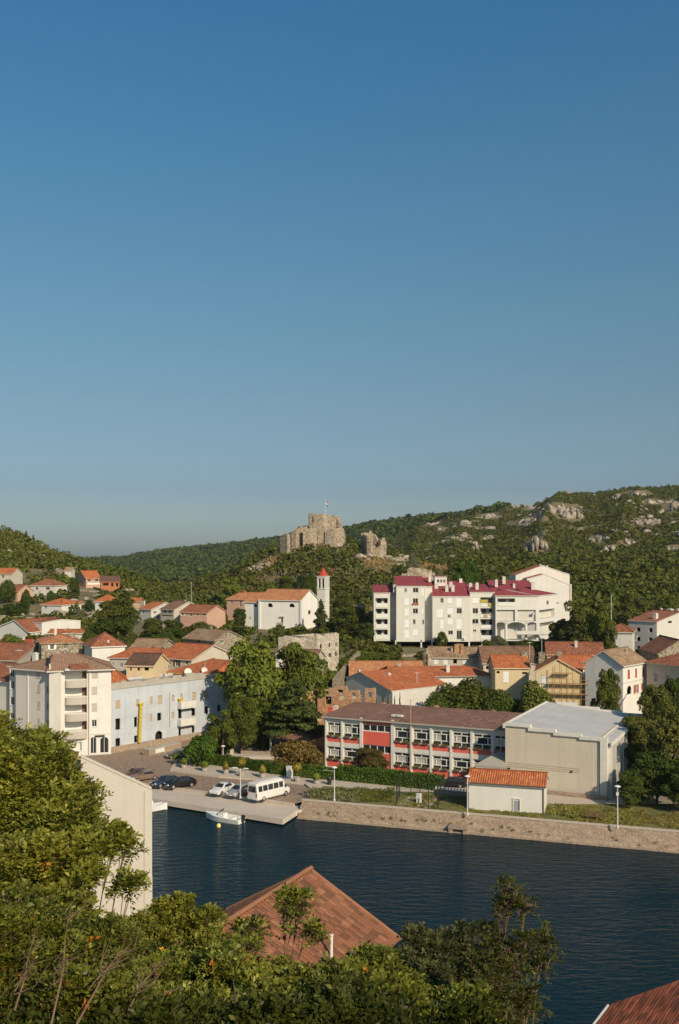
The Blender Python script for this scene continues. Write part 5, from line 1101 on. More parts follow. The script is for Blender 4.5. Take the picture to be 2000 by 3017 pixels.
# stair bay
u0, u1 = up[2] + .2, up[3] - .2
for z0, z1 in ((6.0, 7.05), (2.75, 3.9)):
    S.holes['F'].append((u0, u1, z0, z1, False)); f = M(); t = .1
    for k in range(5): u = u0 + (u1 - u0) * k / 4; f.box(u - t / 2, u + t / 2, .06, .16, z0, z1)
    f.box(u0, u1, .05, .155, z0 + .001, z0 + t); f.box(u0, u1, .05, .155, z1 - t, z1 - .001); fo = f.build('window', m_frame, S.root); g = M(); g.box(u0, u1, .17, .19, z0, z1); g.build('pane', m_glass, fo)
for z0, z1 in ((7.06, 7.6), (3.92, 5.98), (.0, 2.73)): g = M(); g.box(u0, u1, -.05, -.002, z0, z1); g.build('red_panel', m_redpanel, S.root)
for i, u in enumerate(up):
    p = M(); wd = .25 if i in (2, 3) else .17; p.box(u - wd, u + wd, -.20, -.001, -.3, 7.75 + (.28 if i in (2, 3) else 0)); p.build('pilaster', m_pil, S.root)
m = M(); m.box(0, S.w, -.34, .1, 7.3, 7.74); m.v = m.v; mm_ = M()
for a, b in ((0, up[2] - .27), (up[3] + .27, S.w)): mm_.box(a, b, -.18, -.003, 7.2, 7.7); mm_.box(a, b, -.12, -.0025, 3.15, 3.86)
mm_.build('white_band', m_pil, S.root)
hr = 9.15
m = M(); m.slab([(-.35, -.55, 7.85), (S.w + .2, -.55, 7.85), (S.w + .2, 8, hr), (1.5, 8, hr)], .22, 0, 1); m.slab([(S.w + .2, 16.4, 7.85), (-.35, 16.4, 7.85), (1.5, 8, hr), (S.w + .2, 8, hr)], .22, 0, 1); m.slab([(-.35, 16.4, 7.85), (-.35, -.55, 7.85), (1.5, 8, hr)], .22, 0, 1)
S.rf = m.build('roof', [m_t_school, m_conc], S.root); S.tops = {}; S.he = 7.75; S.todo = []
m_pch = plain('pink_chimney', (.50, .24, .19), .85, .15, 2)
for c in ((1105, 2076, 14, .55), (1128, 2070, 13, .75), (1286, 2078, 11, .75), (1455, 2092, 8, .85), (1482, 2097, 15, .7)): S.chimney(c[0], c[1], c[2], v=c[3], mat=m_pch, h=1.6)
S.chimney(974, 2081, 13, v=.25, mat=m_redpanel, h=1.8); S.chimney(989, 2078, 11, v=.35, mat=m_pil, h=1.8)
m = M(); u, z = S.hit('F', 1157, 2102); m.box(u - .9, u + .9, 1.5, 2.2, 8.3, 8.55); m.build('roof_vent', m_pil, S.rf)
m = M(); m.tube([(.2, -.25, 0), (.25, -.25, 7.6)], .05, 6); m.build('downpipe', m_conc, S.root)
S.walls(.6, None)
fpz = empty('school_flagpole', S.o + S.ex * (up[4] + .05) - S.ey * .42, S.ang, 'thin bare flagpole fixed to the school front above the roof edge', 'flagpole')
m = M(); m.tube([(0, 0, 1.0), (0, 0, 11.2)], .055, 8); m.lathe([(.05, 11.2), (.1, 11.3), (0, 11.45)], n=8); m.build('pole', plain('pole_tan', (.45, .33, .2), .5, .1, 2), fpz)
# canopy annex in the corner between school and gym
ua_, ub_ = S.hit('F', 1408, 2250, -4.2)[0], S.hit('F', 1489, 2250, -4.2)[0]; A = S.o + S.ex * ua_ - S.ey * 4.2
an = empty('entrance_porch', A, S.ang, 'gray roofed entrance porch in the corner between the school and the gym', 'porch'); wA = ub_ - ua_ - .05
m = M(); m.slab([(-.3, -.4, 3.35), (wA, -.4, 3.35), (wA, 4.0, 4.6), (1.9, 4.0, 4.6)], .15, 0, 0); m.box(-.3, wA, -.42, -.2, 3.05, 3.3); m.build('roof', m_conc, an)
m = M(); m.box(-.2, wA, -.38, -.1, 2.7, 3.04); m.box(0, .35, 0, .35, -.5, 2.69); m.build('fascia', m_pil, an)
m = M(); m.box(.4, wA, .3, .5, -.5, .9); m.build('plinth_wall', m_cream, an); m = M(); m.box(.4, wA, .34, .4, .91, 2.68); g_ = m.build('glazing', m_glass, an); m = M()
for k in range(6): u = .4 + (wA - .5) * k / 5; m.box(u, u + .09, .28, .335, .91, 2.68)
m.build('glazing_bars', m_frame, an)
# ------------------------------------------------------------------ gym
Gz = 1.4; G = House('gym_hall', 'large windowless beige gym hall with stepped parapet and pale sheet roof', 'sports hall', (1488.5, 140.2), (1768, 134.4), 24.8, Gz, None, m_gym, he=8.2)
steps = [(1488, 1557, 2129), (1557, 1631, 2144), (1631, 1707, 2157), (1707, 1790, 2169)]
rgt = G.hit('F', 1790, 2200)[0]
m = M(); par = M(); u_prev = 0; zt = []
for i, (a, b, py) in enumerate(steps):
    ua = G.hit('F', a, py)[0] if i else 0; ub = G.hit('F', b, py)[0] if i < 3 else rgt
    z = G.hit('F', a + 3, py)[1]; zt.append((ua, ub, z))
for i, (ua, ub, z) in enumerate(zt):
    par.box(ua, ub, 0, .3, 8.2, z - .5); m.box(ua - (.0 if i == 0 else .0), ub + (.28 if i < 3 else 0), -.28, .55, z - .42, z); m.box(ua, ub, -.12, .3, z - .6, z - .43)
    if i < 3: m.box(ub - .02, ub + .26, -.27, .54, zt[i + 1][2] + .001, z - .43)
m.build('stepped_cornice', m_pil, G.root); par.build('parapet', m_gym, G.root)
for i, (ua, ub, z) in enumerate(zt):
    pb = M(); pb.box(ua + 1.5, ub + 1.5, G.d - .4, G.d, 7.5, z - .1); pb.build('rear_parapet', m_pil, G.root)
m = M(); m.box(G.w + .03, rgt, -.28, .5, -.6, zt[3][2] - .43); m.box(G.w - .35, G.w + .02, -.02, .35, -.6, 8.2); m.build('corner_pier', m_pil, G.root)
m = M(); m.box(G.w - .12, G.w + .1, -.02, .0, -.6, 8.19); m.build('recess_shade_strip', m_brownshut, G.root)  # flat brown strip, its colour stands for the shade of a recess
zl, zr_ = zt[0][2] - .25, zt[3][2] - .55
m = M(); W_ = rgt; m.slab([(W_ + .4, .3, zr_), (W_ + .4, G.d, zr_), (0, G.d, zl), (0, .3, zl)], .25, 0, 0); G.rf = m.build('roof', m_sheet, G.root)
m = M(); m.box(-.3, .0, -.3, G.d, zl - .5, zl + .12); m.box(W_ + .4, W_ + .65, -.1, G.d, zr_ - .45, zr_ + .02); m.build('verge_trim', m_pil, G.root)
m = M(); 
for k in range(1, 9): u = W_ * k / 9; zz = zl + (zr_ - zl) * k / 9; m.box(u - .02, u + .02, .6, G.d - .5, zz + .002, zz + .03)
m.build('sheet_seams', m_sheet, G.rf)
m = M(); z1 = G.hit('F', 1500, 2247)[1]
for dz in (0, -.28, -.55): m.box(.05, G.hit('F', 1708, 2260)[0], -.035, -.003, z1 + dz, z1 + dz + .06)
m.build('relief_band', m_tan, G.root)
m = M(); m.box(-.1, rgt + .1, -.9, -.35, -.5, .55); m.build('plinth', m_quay, G.root)
m = M()
for q in ((1500, 2263), (1684, 2273)): u, z = G.hit('F', *q); m.box(u - .15, u + .15, -.15, -.003, z - .1, z + .08)
m.build('wall_lamp', m_dkmetal, G.root)
G.walls(.6, None)
m = M()
m.face([(rgt, .5, -.6), (rgt, G.d, -.6), (rgt, G.d, zr_), (rgt, .5, zr_)]); m.face([(0, .3, 8.2), (0, G.d, 8.2), (0, G.d, zl), (0, .3, zl)]); m.face([(0, G.d, 8), (rgt, G.d, 8), (rgt, G.d, zr_), (0, G.d, zl)]); m.face([(0, G.d, -.6), (rgt, G.d, -.6), (rgt, G.d, 8), (0, G.d, 8)])
m.build('side_wall', m_pil, G.root)
m = M()
for k in range(9): y = .7 + k * (G.d - 1.4) / 8; m.box(rgt + .01, rgt + .5, y - .18, y + .18, -.5, zr_ - .3)
m.build('side_fin', m_pil, G.root); m = M()
for k in range(8): y = .7 + k * (G.d - 1.4) / 8; m.box(rgt + .01, rgt + .06, y + .25, y + (G.d - 1.4) / 8 - .25, .8, zr_ - .8)
m.build('side_glazing', m_glass, G.root)
# ------------------------------------------------------------------ transformer shed
T = House('tiled_shed', 'small white windowless shed with an orange tiled roof on the waterside lawn', 'shed', (1381, 128), (1603, 125.4), 5.0, 1.6, 2303, m_white2)
T.win('F', 1513, 2359, 1531, 2388, 's', shut=plain('blue_gray_hatch', (.30, .33, .37), .6, .1, 2)); T.roof('x', 2272, m_t_or, ov=.3, edge=m_white2); T.done(.5)
m = M(); u, z = T.hit('F', 1601, 2325); m.tube([(u, -.08, 0), (u, -.08, z)], .06, 6); m.tube([(-.3, -.4, T.he - .02), (T.w + .3, -.4, T.he - .02)], .08, 6); m.build('downpipe', m_brownshut, T.root)
m = M(); u0, z0 = T.hit('F', 1510, 2390); u1, z1 = T.hit('F', 1533, 2355); m.box(u0, u1, -.12, -.003, z1, z1 + .1); m.box(u0, u0 + .1, -.1, -.003, z0, z1 - .002); m.box(u1 - .1, u1, -.1, -.003, z0, z1 - .002); m.box(u0, u1, -.2, -.003, z0 - .12, z0 - .002); m.build('hatch_frame', m_pil, T.root)
# low stone wall with balusters and gate wall left of the shed
bw = empty('low_baluster_wall', GP(1340, 2345, 1.5), S.ang, 'low stone wall topped with small white stones beside the shed', 'wall'); m = M(); m.box(-3, 3.2, -.2, .2, -.3, .7); m.build('wall', m_quay, bw); m = M()
for k in range(14): x = -2.8 + k * .44; m.box(x, x + .2, -.15, .15, .705, 1.05)
m.build('balusters', m_frame, bw)
# ------------------------------------------------------------------ pale blue facade
B = House('blue_white_facade', 'long pale blue plastered facade with dark empty windows and a yellow chute', 'derelict building', (327, 167), (672, 187), 11, 1.5, 2047, m_blue, he=10.6)
def bh(px, py): return B.hit('F', px, py)
Bup = [(340, 2065, 354, 2084, 'b'), (401, 2061, 410, 2078, 'b'), (442, 2053, 449, 2072, 'b'), (465, 2050, 477, 2070, 'b'), (507, 2048, 513, 2063, 'b'), (531, 2044, 538, 2068, 'b'), (566, 2040, 577, 2059, 'b'), (602, 2036, 613, 2054, 'b')]
Bmid = [(340, 2118, 354, 2149, 'd'), (395, 2113, 404, 2141, 'd'), (440, 2105, 448, 2122, 'b'), (463, 2101, 475, 2122, 'd'), (505, 2098, 512, 2112, 'b'), (525, 2090, 535, 2116, 'd'), (564, 2088, 575, 2108, 'd'), (602, 2082, 613, 2101, 'd'), (640, 2078, 650, 2096, 'd')]
Blow = [(340, 2176, 354, 2197, 'd'), (395, 2168, 404, 2187, 'd'), (457, 2155, 478, 2185, 'd'), (526, 2147, 533, 2172, 'd'), (565, 2139, 573, 2158, 'd')]
for q in Bup + Bmid: B.win('F', *q)
for q in Blow: B.win('F', *q, **({'arch': True} if q[0] == 457 else {}))
B.tops = None; B.walls(1.2)
m = M(); rd = random.Random(11); n = 26
for i in range(n): a = B.w * i / n; h_ = .9 + rd.uniform(-.25, .3) - (.35 if i > 20 else 0); m.box(a, a + B.w / n - .003, .02, .6, B.he + .002, B.he + h_)
m.box(-.05, B.w + .05, -.12, .05, B.he - .12, B.he + .001); m.build('broken_parapet', m_graywall, B.root)
m = M(); m.box(-.05, B.w * .999, -.18, -.003, -1, .75); m.build('stone_base', m_quay, B.root)
m = M(); m.box(0, B.w, .7, B.d, B.he - .6, B.he - .4); B.rf = m.build('roof', m_conc, B.root)
for px, y0, y1 in ((522, 2069, 2086), (521, 2118, 2137)):
    a, b = bh(px, y1), bh(px + 40, y0 - 4); m = M(); m.box(a[0], b[0] + .3, -1.15, -1.0, a[1] + .1, a[1] + 1.15); m.box(a[0], b[0] + .3, -1.16, -.003, a[1] - .12, a[1] + .09); m.box(a[0], a[0] + .1, -.99, -.004, a[1] + .1, a[1] + 1.1); m.build('balcony', m_white2, B.root)
m = M(); u, z = bh(499, 2040); m.tube([(u, -.08, z), (u, -.08, bh(499, 2142)[1])], .07, 6); m.build('downpipe', m_conc, B.root)
yc = empty('debris_chute', B.o + B.ex * bh(405, 2180)[0] - B.ey * .5, B.ang, 'long bright yellow debris chute hanging down the blue facade', 'debris chute'); z0, z1 = bh(405, 2186)[1], bh(405, 2078)[1]; m = M(); k = 9
for i in range(k): a, b = z0 + (z1 - z0) * i / k, z0 + (z1 - z0) * (i + 1) / k; m.lathe([(.22, a), (.31, b - .05), (.34, b - .05), (.34, b)], (i * .04, 0, 0), 12)
m.lathe([(.34, z1), (.48, z1 + .25), (.48, z1 + .35)], (k * .04, 0, 0), 12); m.build('chute_segments', m_yelplastic, yc)
yc2 = empty('debris_chute', B.o + B.ex * bh(527, 2080)[0] - B.ey * .5, B.ang, 'short yellow chute stub above the upper balcony', 'debris chute'); z0, z1 = bh(527, 2084)[1], bh(527, 2062)[1]; m = M()
m.lathe([(.25, z0), (.36, (z0 + z1) / 2), (.36, z1), (.5, z1 + .25)], n=12); m.build('chute_segments', m_yelplastic, yc2)
# ramp wall in front of the facade with a white board
rw = House('ramp_wall', 'rough stone ramp wall in front of the blue facade with a white blank board', 'wall', (440, 164.5), (535, 171), 1.6, 1.2, None, m_quay, he=1.0); rw.tops = None; rw.walls(.5)
m = M(); m.box(0, rw.w, 0, 1.6, 1.001, 1.1); m.build('wall_cap', m_conc, rw.root)
m = M(); a, b = rw.hit('F', 458, 2214), rw.hit('F', 484, 2202); m.box(a[0], b[0], -.06, -.004, .25, .95); m.build('notice_board', m_frame, rw.root)

# ------------------------------------------------------------------ left apartment block
z0 = 1.4; D0 = 164
LA = House('apartment_tower_wing', 'left wing of the white apartment tower with small shuttered windows and brown hip roof', 'apartment block', (46, 168.5), (150, 164.6), 12, z0, 1965, m_white)
for y in (1975, 2018, 2067, 2117): LA.win('F', 107, y, 118, y + 23, 's', shut=m_parap)
for y in (2022, 2070, 2120): LA.win('F', 137, y, 145, y + 23, 'g')
LA.roof('hip', 1926, m_t_apt, ov=.8, inset=(6, .5), edge=m_white); LA.chimney(104, 1922, 14, v=.25, mat=m_white2, h=3.4); LA.done(.6)
m = M(); u, z = LA.hit('F', 83, 1968); m.box(u - .12, u + .12, -.12, -.004, -.4, LA.he); m.build('pilaster', m_white2, LA.root)
LR = House('apartment_link', 'narrow recessed strip with stacked windows at the edge of the apartment tower', 'apartment block', (28, 170.5), (45.8, 170), 8, z0, 1963, m_white)
for y in (1962 + 8, 2006, 2053, 2100): LR.win('F', 29, y, 41, y + 24, 'g')
LR.roof('shed', 1945, m_t_brown, ov=.3, edge=m_white); LR.done(.6)
L0 = house('white_side_house', 'white house wall with a rust roof cut off by the frame edge', (-70, 176), (27.5, 172), 12, 1.4, 2000, 1958, 'x', m_white, m_t_rust)
LM = House('apartment_tower', 'white five-storey apartment tower with curved corner balconies and arched shopfronts', 'apartment block', (149, 163.4), (327, 166.4), 10, z0, 1973, m_white2)
for x0, y0, x1, y1, st_ in ((270, 1981, 288, 1996, 's'), (270, 2024, 285, 2044, 's'), (270, 2073, 285, 2094, 's'), (270, 2121, 285, 2141, 'g'), (150, 1982, 163, 1996, 's'), (150, 2023, 163, 2046, 'g'), (150, 2071, 163, 2093, 'g'), (150, 2120, 163, 2143, 'g'), (234, 2185, 241, 2212, 'g')):
    LM.win('F', x0, y0, x1, y1, st_, **({'shut': m_parap} if st_ == 's' else {}))
for x0, y0, x1, y1 in ((266, 2172, 284, 2224), (294, 2172, 320, 2222)): LM.win('F', x0, y0, x1, y1, 'g', arch=True, bars=1, name='shopfront_window')
fl = [(1977, 2001), (2024, 2051), (2074, 2100), (2124, 2151)]; bays = []
for y0, y1 in fl:
    a = LM.hit('F', 191, y0); b = LM.hit('F', 256, y1); u0, u1, zz0, zz1 = a[0], b[0], b[1], a[1]; LM.holes['F'].append((u0, u1, zz0, zz1, False)); bays.append((u0, u1, zz0, zz1))
LM.roof('hip', 1926, m_t_apt, ov=.7, inset=(.5, 5.5), edge=m_white); LM.done(.6)
for u0, u1, a, b in bays:
    m = M(); m.box(u0 - .02, u1 + .02, 1.3, 1.4, a - .2, b + .1); m.box(u0 - .12, u0, .23, 1.95, a, b); m.box(u1, u1 + .12, .23, 1.95, a, b); m.box(u0, u1, .23, 1.9, b + .001, b + .1)
    arc = [(u0 + (u1 - u0) * (.5 - .5 * math.cos(math.pi * k / 10)), -.02 - .8 * math.sin(math.pi * k / 10) ** .6) for k in range(11)]
    m.face([(x, y, a - .15) for x, y in arc] + [(u1, -.003, a - .15), (u0, -.003, a - .15)]) if False else m.face([(x, y, a - 1.2) for x, y in arc]); m.face([(x, y, a - 1.0) for x, y in arc]); m.box(u0, u1, .23, 1.9, a - .1, a - .001)
    bo = m.build('balcony', m_white2, LM.root); m = M()
    for k in range(10):
        (xa, ya), (xb, yb) = arc[k], arc[k + 1]; m.prism([(xa, ya), (xb, yb), (xb, yb + .12), (xa, ya + .12)], a - 1.12, a - .06)
        m.prism([(xa, ya), (xb, yb), (xb, yb + .12), (xa, ya + .12)], a - 1.28, a - 1.121)
    m.build('parapet', m_parap, bo)
    m = M(); w_ = u1 - u0; m.box(u0 + w_ * .80, u0 + w_ * .97, 1.23, 1.29, a, b - .15); m.build('balcony_door', m_brownshut, bo)
    pass
m = M(); u, z = LM.hit('F', 261, 1975); m.tube([(u, -.1, 0), (u, -.1, LM.he)], .09, 8); m.build('downpipe', m_conc, LM.root)
m = M(); a, b = LM.hit('F', 279, 2172), LM.hit('F', 308, 2165); m.box(a[0], b[0], -.12, -.004, a[1], b[1]); m.build('shop_sign', m_dkmetal, LM.root)
m = M(); a = LM.hit('F', 262, 2166); m.box(a[0] + .3, LM.w, -.1, -.003, LM.hit('F', 270, 2164)[1], LM.hit('F', 270, 2161)[1]); m.build('cornice', m_pil, LM.root)
m = M(); m.face([(-.02, -.05, LM.he - .2), (-.02, 6.5, LM.he - .2), (-.02, 6.5, LM.hr + .5), (-.02, 1.0, LM.hr + .1)]); m.box(-.25, 0, -.1, 7.0, -.5, LM.he + .9); m.prism([(-.25, -.1), (1.6, -.6), (1.6, -.3), (0, .4)], -.5, LM.he - .1); m.build('stair_fin', m_white, LM.root)
m = M(); a = LM.hit('F', 258, 1975)[0]; b_ = LM.hit('F', 190, 1975)[0]; m.box(b_, a, -1.5, 0, LM.he - .1, LM.he + .1); m.slab([(b_ + .8, -1.6, LM.he + .12), (a + .1, -1.6, LM.he + .12), (a + .1, .6, LM.he + .8), (b_ + .8, .6, LM.he + .8)], .1, 1, 1); m.build('balcony_canopy', [m_white2, m_t_rust], LM.root)
# dark hip roofed pavilion near the school
pv = empty('garden_pavilion', (P(880, 2180, 168).x, 168, 1.3), S.ang, 'low open pavilion with a brown pyramid roof under the cedar', 'pavilion'); m = M(); e_ = [(-4.2, -4, 2.9), (4.2, -4, 2.9), (4.2, 4, 2.9), (-4.2, 4, 2.9)]
for i in range(4): m.slab([e_[i], e_[(i + 1) % 4], (0, 0, 4.9)], .15)
m.build('roof', m_t_school, pv)
for x in (-3.6, 3.6):
    for y in (-3.4, 3.4): m = M(); m.box(x - .12, x + .12, y - .12, y + .12, 0, 2.95); m.build('post', m_pil, pv)
# ------------------------------------------------------------------ street furniture
def lamp(px, py_top, py_base, z, label, arms=1, head='disc', name='street_lamp', mat=None, r=.07):
    b = GP(px, py_base, z); h = CZ - (py_top - HZ) / F * b.y - z; e = empty(name, b, R(-20), label, 'street lamp', 'lamp posts along the waterfront'); m = M()
    m.lathe([(.16, 0), (.16, .25), (r + .02, .3), (r, h * .6), (r * .8, h)], n=10); m.build('pole', mat or m_steel, e)
    if head == 'disc': m = M(); m.lathe([(0, h - .12), (.16, h - .12), (.34, h - .02), (.38, h + .06), (.24, h + .14), (0, h + .2)], n=16); m.build('lamp_head', m_lamp, e)
    else:
        for s_ in (-1, 1):
            m = M(); m.tube([(0, 0, h - .2), (s_ * .6, 0, h)], .03, 6); m.box(min(s_ * .5, s_ * 1.15), max(s_ * .5, s_ * 1.15), -.16, .16, h, h + .1); m.build('lamp_head', m_lamp, e)
    return e
l1 = lamp(985, 2262, 2361, 2.0, 'tall white lamp post on the quay edge in front of the hedge')
m = M(); m.tube([(0, 0, 4.0), (-1.6, 0, 4.02)], .03, 6); m.build('cross_arm', m_steel, l1)
lamp(1377, 2288, 2402, 2.0, 'tall white lamp post at the corner of the tiled shed')
l3 = lamp(1819, 2318, 2440, 2.05, 'tall white lamp post on the lawn in front of the pines')
m = M(); m.box(-.14, .14, -.2, .14, 3.9, 4.25); m.build('junction_box', m_frame, l3)
lamp(657, 2199, 2232, 1.4, 'short white globe lamp standing in the park hedge', r=.05)
lamp(708, 2264, 2352, 1.25, 'thin double headed lamp post rising between the parked cars', 2, 'arm', r=.06)
mast = empty('radio_mast', P(1801, 1840, 262), 0, 'thin bare mast rising over the pines before the dark wood', 'mast'); m = M(); m.tube([(0, 0, -4), (0, 0, 8.2)], [.12, .06], 6); m.build('pole', m_steel, mast)
wl = empty('wall_lantern', P(1868, 1884, 236), 0, 'small white lantern on a curved bracket beside the tree hidden house', 'lantern'); m = M(); m.tube([(-.9, 0, -.3), (0, 0, -.4), (.6, 0, -.1), (.7, 0, .5)], .04, 6); m.lathe([(.0, .45), (.14, .5), (.14, .85), (0, .95)], (.7, 0, 0), 8); m.build('bracket', m_frame, wl)
for px, py, D, lb in ((564, 1745, 330, 'thin lamp pole on the path above the pink cottage'), (1560, 1940, 199, 'thin aerial pole above the yellow side house'), (1596, 1885, 212, 'thin aerial on the long rust orange roof'), (1228, 2030, 196, 'thin aerial mast above the long white wall')):
    m = M(); m.tube([(0, 0, -3.5), (0, 0, 3.2)], .05, 6); m.box(-.4, .4, -.03, .03, 3.21, 3.28); tag(m.build('aerial_pole', m_steel, None, P(px, py, D)), lb, 'pole')
def planter(px, py, label, kind, z=1.47):
    b = GP(px, py, z); e = empty('flower_planter', b, random.Random(px).uniform(0, 3), label, 'planter', 'planted tubs along the promenade'); m = M()
    m.lathe([(.0, 0), (.34, 0), (.40, .1), (.47, .5), (.52, .55), (.52, .65), (.42, .65), (.4, .5), (0, .5)], n=10); m.build('tub', m_conc, e)
    rg = np.random.RandomState(px); n = 260
    if kind == 'ball': c = np.array([0, 0, 2.1]); rr = .75; m = M(); m.tube([(0, 0, .5), (.05, 0, 1.8)], .05, 6); m.build('stem', m_bark, e)
    elif kind == 'cone': c = np.array([0, 0, 1.1]); rr = .5
    else: c = np.array([0, 0, .95]); rr = .6
    d = rot_rand(rg, n); q = c + d * rr * (.6 + .5 * rg.rand(n, 1))
    if kind == 'cone': q[:, :2] *= np.clip(1.7 - q[:, 2:3] * .7, .1, 1.3); q[:, 2] = q[:, 2] * 1.35 - .3
    v, f = leaf_quads(rg, q, d, .17, .6); mobj('foliage', npmesh('foliage', v, f, {'ball': l_flower, 'red': l_flower, 'cone': l_flower}.get(kind, l_mid)), e)
planter(518, 2246, 'low green tub at the start of the promenade strip', 'low'); planter(541, 2262, 'yellow green bushy tub second along the strip', 'low')
planter(602, 2271, 'small green tub with orange blooms near the first hedge', 'low'); planter(665, 2279, 'pointed yellow flowered tub behind the white car', 'cone')
planter(711, 2286, 'ball topped plant tub under the double headed lamp', 'ball'); planter(773, 2290, 'narrow yellow spiky plant tub behind the minibus', 'cone')
planter(875, 2302, 'tub with a red flowered ball tree beside the white pillar', 'ball'); planter(932, 2308, 'plain round green tub before the black bin', 'low')
pp = empty('white_pillar', GP(853, 2289, 1.47), S.ang, 'square white stone pillar standing in front of the hedge', 'pillar'); m = M(); m.box(-.38, .38, -.35, .35, -.1, 1.45); m.box(-.43, .43, -.4, .4, 1.455, 1.6); m.build('shaft', m_frame, pp)
bn = empty('litter_bin', GP(970, 2311, 1.47), S.ang, 'black litter bin beside the garden path', 'bin'); m = M(); m.lathe([(.0, 0), (.3, 0), (.34, .9), (.38, .95), (.3, 1.1), (0, 1.12)], n=12); m.build('bin_body', m_dkmetal, bn)
pt_ = empty('picnic_bench', GP(1752, 2415, 1.66), R(-16), 'brown wooden bench on the dry lawn left of the quay lamp', 'bench'); m = M(); m.box(-1.1, 1.1, -.25, .25, .42, .48); m.build('seat', m_brownshut, pt_)
m = M(); m.box(-1.1, 1.1, .26, .32, .6, .95); m.build('backrest', m_brownshut, pt_)
for s_ in (-.85, .85): m = M(); m.box(s_ - .05, s_ + .05, -.22, .3, 0, .415); m.build('leg', m_brownshut, pt_)
kb = empty('white_pump_box', GP(1234, 2365, 1.63), S.ang, 'upright white concrete box standing between the fenced bowling lanes', 'box'); m = M(); m.box(-.28, .28, -.25, .25, 0, 1.15); m.box(-.32, .32, -.3, .3, 1.155, 1.22); m.build('body', m_frame, kb)
fe = empty('wire_fence', GP(1168, 2371, 1.63), S.ang, 'tall dark green wire fence around two bowling lanes on the lawn', 'fence'); fo_ = fe.location
fpts = [GP(*q, 1.63) - fo_ for q in ((1168, 2371), (1178, 2345), (1210, 2345), (1237, 2352), (1262, 2358), (1298, 2358), (1288, 2385), (1262, 2388))]
for p_ in fpts: q = Vector(p_); q.rotate(__import__('mathutils').Euler((0, 0, -S.ang))); m = M(); m.tube([(q.x, q.y, -.1), (q.x, q.y, 3.0)], .06, 6); m.build('post', m_dkmetal, fe)
m = M()
rq = []
for p_ in fpts: q = Vector(p_); q.rotate(__import__('mathutils').Euler((0, 0, -S.ang))); rq.append(q)
for a, b in zip(rq[:-1], rq[1:]):
    for zz in (.1, 1.0, 2.0, 2.95): m.tube([(a.x, a.y, zz), (b.x, b.y, zz)], .018, 4)
    n = int((b - a).length / .35)
    for k in range(1, n): c = a.lerp(b, k / n); m.tube([(c.x, c.y, .1), (c.x, c.y, 2.95)], .010, 4)
m.build('wire_mesh', m_dkmetal, fe)
for i, (a, b, c, d) in enumerate((((1172, 2368), (1240, 2340), (1222, 2336), (1166, 2352)), ((1222, 2376), (1290, 2350), (1270, 2346), (1216, 2366)))):
    sheet('bowling_lane', [g2(*q, 1.66) for q in ((1168, 2372), (1205, 2372), (1232, 2345), (1205, 2345))] if i == 0 else [g2(*q, 1.66) for q in ((1222, 2380), (1262, 2382), (1290, 2352), (1258, 2350))], 1.66, m_pier)

# ------------------------------------------------------------------ vehicles
m_tyre = plain('tyre_rubber', (.02, .02, .02), .8, .1, 2); m_rim = plain('wheel_rim', (.45, .45, .46), .35, .05, 2, metal=.6); m_headl = plain('headlight_glass', (.8, .8, .78), .2, .02, 2)
m_tail = plain('tail_light', (.35, .02, .015), .3, .05, 2)
def paint(name, c): m = plain(name, c, .28, .03, 2, metal=.15); return m
def vehicle(name, label, cat, loc, rz, body_m, st, cab, wheels, wr, lh, group='parked vehicles on the quay square', van=False, zr=None):
    """st: stations (x, half width, z low, z belt, z top, half width top); the front points to -x"""
    e = empty(name, loc, rz, label, cat, group); m = M(); rows = []
    for x, hw, z0, zb, zt, ht in st:
        sec = [(x, -hw * .9, z0), (x, -hw, z0 + .16), (x, -hw, (z0 + zb) * .55), (x, -hw * .985, zb), (x, -ht, zt), (x, -ht * .6, zt + .045), (x, 0, zt + .06)]
        sec += [(a, -b, c) for a, b, c in reversed(sec[:-1])]; rows.append(sec)
    n = len(rows[0])
    for i in range(len(rows) - 1):
        for k in range(n - 1): m.face([rows[i][k], rows[i + 1][k], rows[i + 1][k + 1], rows[i][k + 1]])
        m.face([rows[i][0], rows[i][n - 1], rows[i + 1][n - 1], rows[i + 1][0]])
    m.face(rows[0]); m.face(list(reversed(rows[-1]))); bo = m.build('body', body_m, e, smooth=False)
    for nm, quads in cab.items():
        g = M(); 
        for q in quads: g.face(q)
        g.build(nm, m_glass, bo)
    for x in wheels:
        for s_ in (-1, 1):
            w_ = M(); w_.lathe([(wr * .62, -.1), (wr * .95, -.11), (wr, -.06), (wr, .06), (wr * .95, .11), (wr * .62, .1)], n=16); o = w_.build('wheel', m_tyre, e, (x, s_ * lh, wr)); o.rotation_euler = (R(90), 0, 0)
            w2_ = M(); w2_.lathe([(0, -.085), (wr * .6, -.1), (wr * .62, -.02)], n=12); w2_.lathe([(0, .085), (wr * .6, .1), (wr * .62, .02)], n=12); w2_.build('rim', m_rim, o)
    return e, bo
def mirror(q): return [(a, -b, c) for a, b, c in reversed(q)]
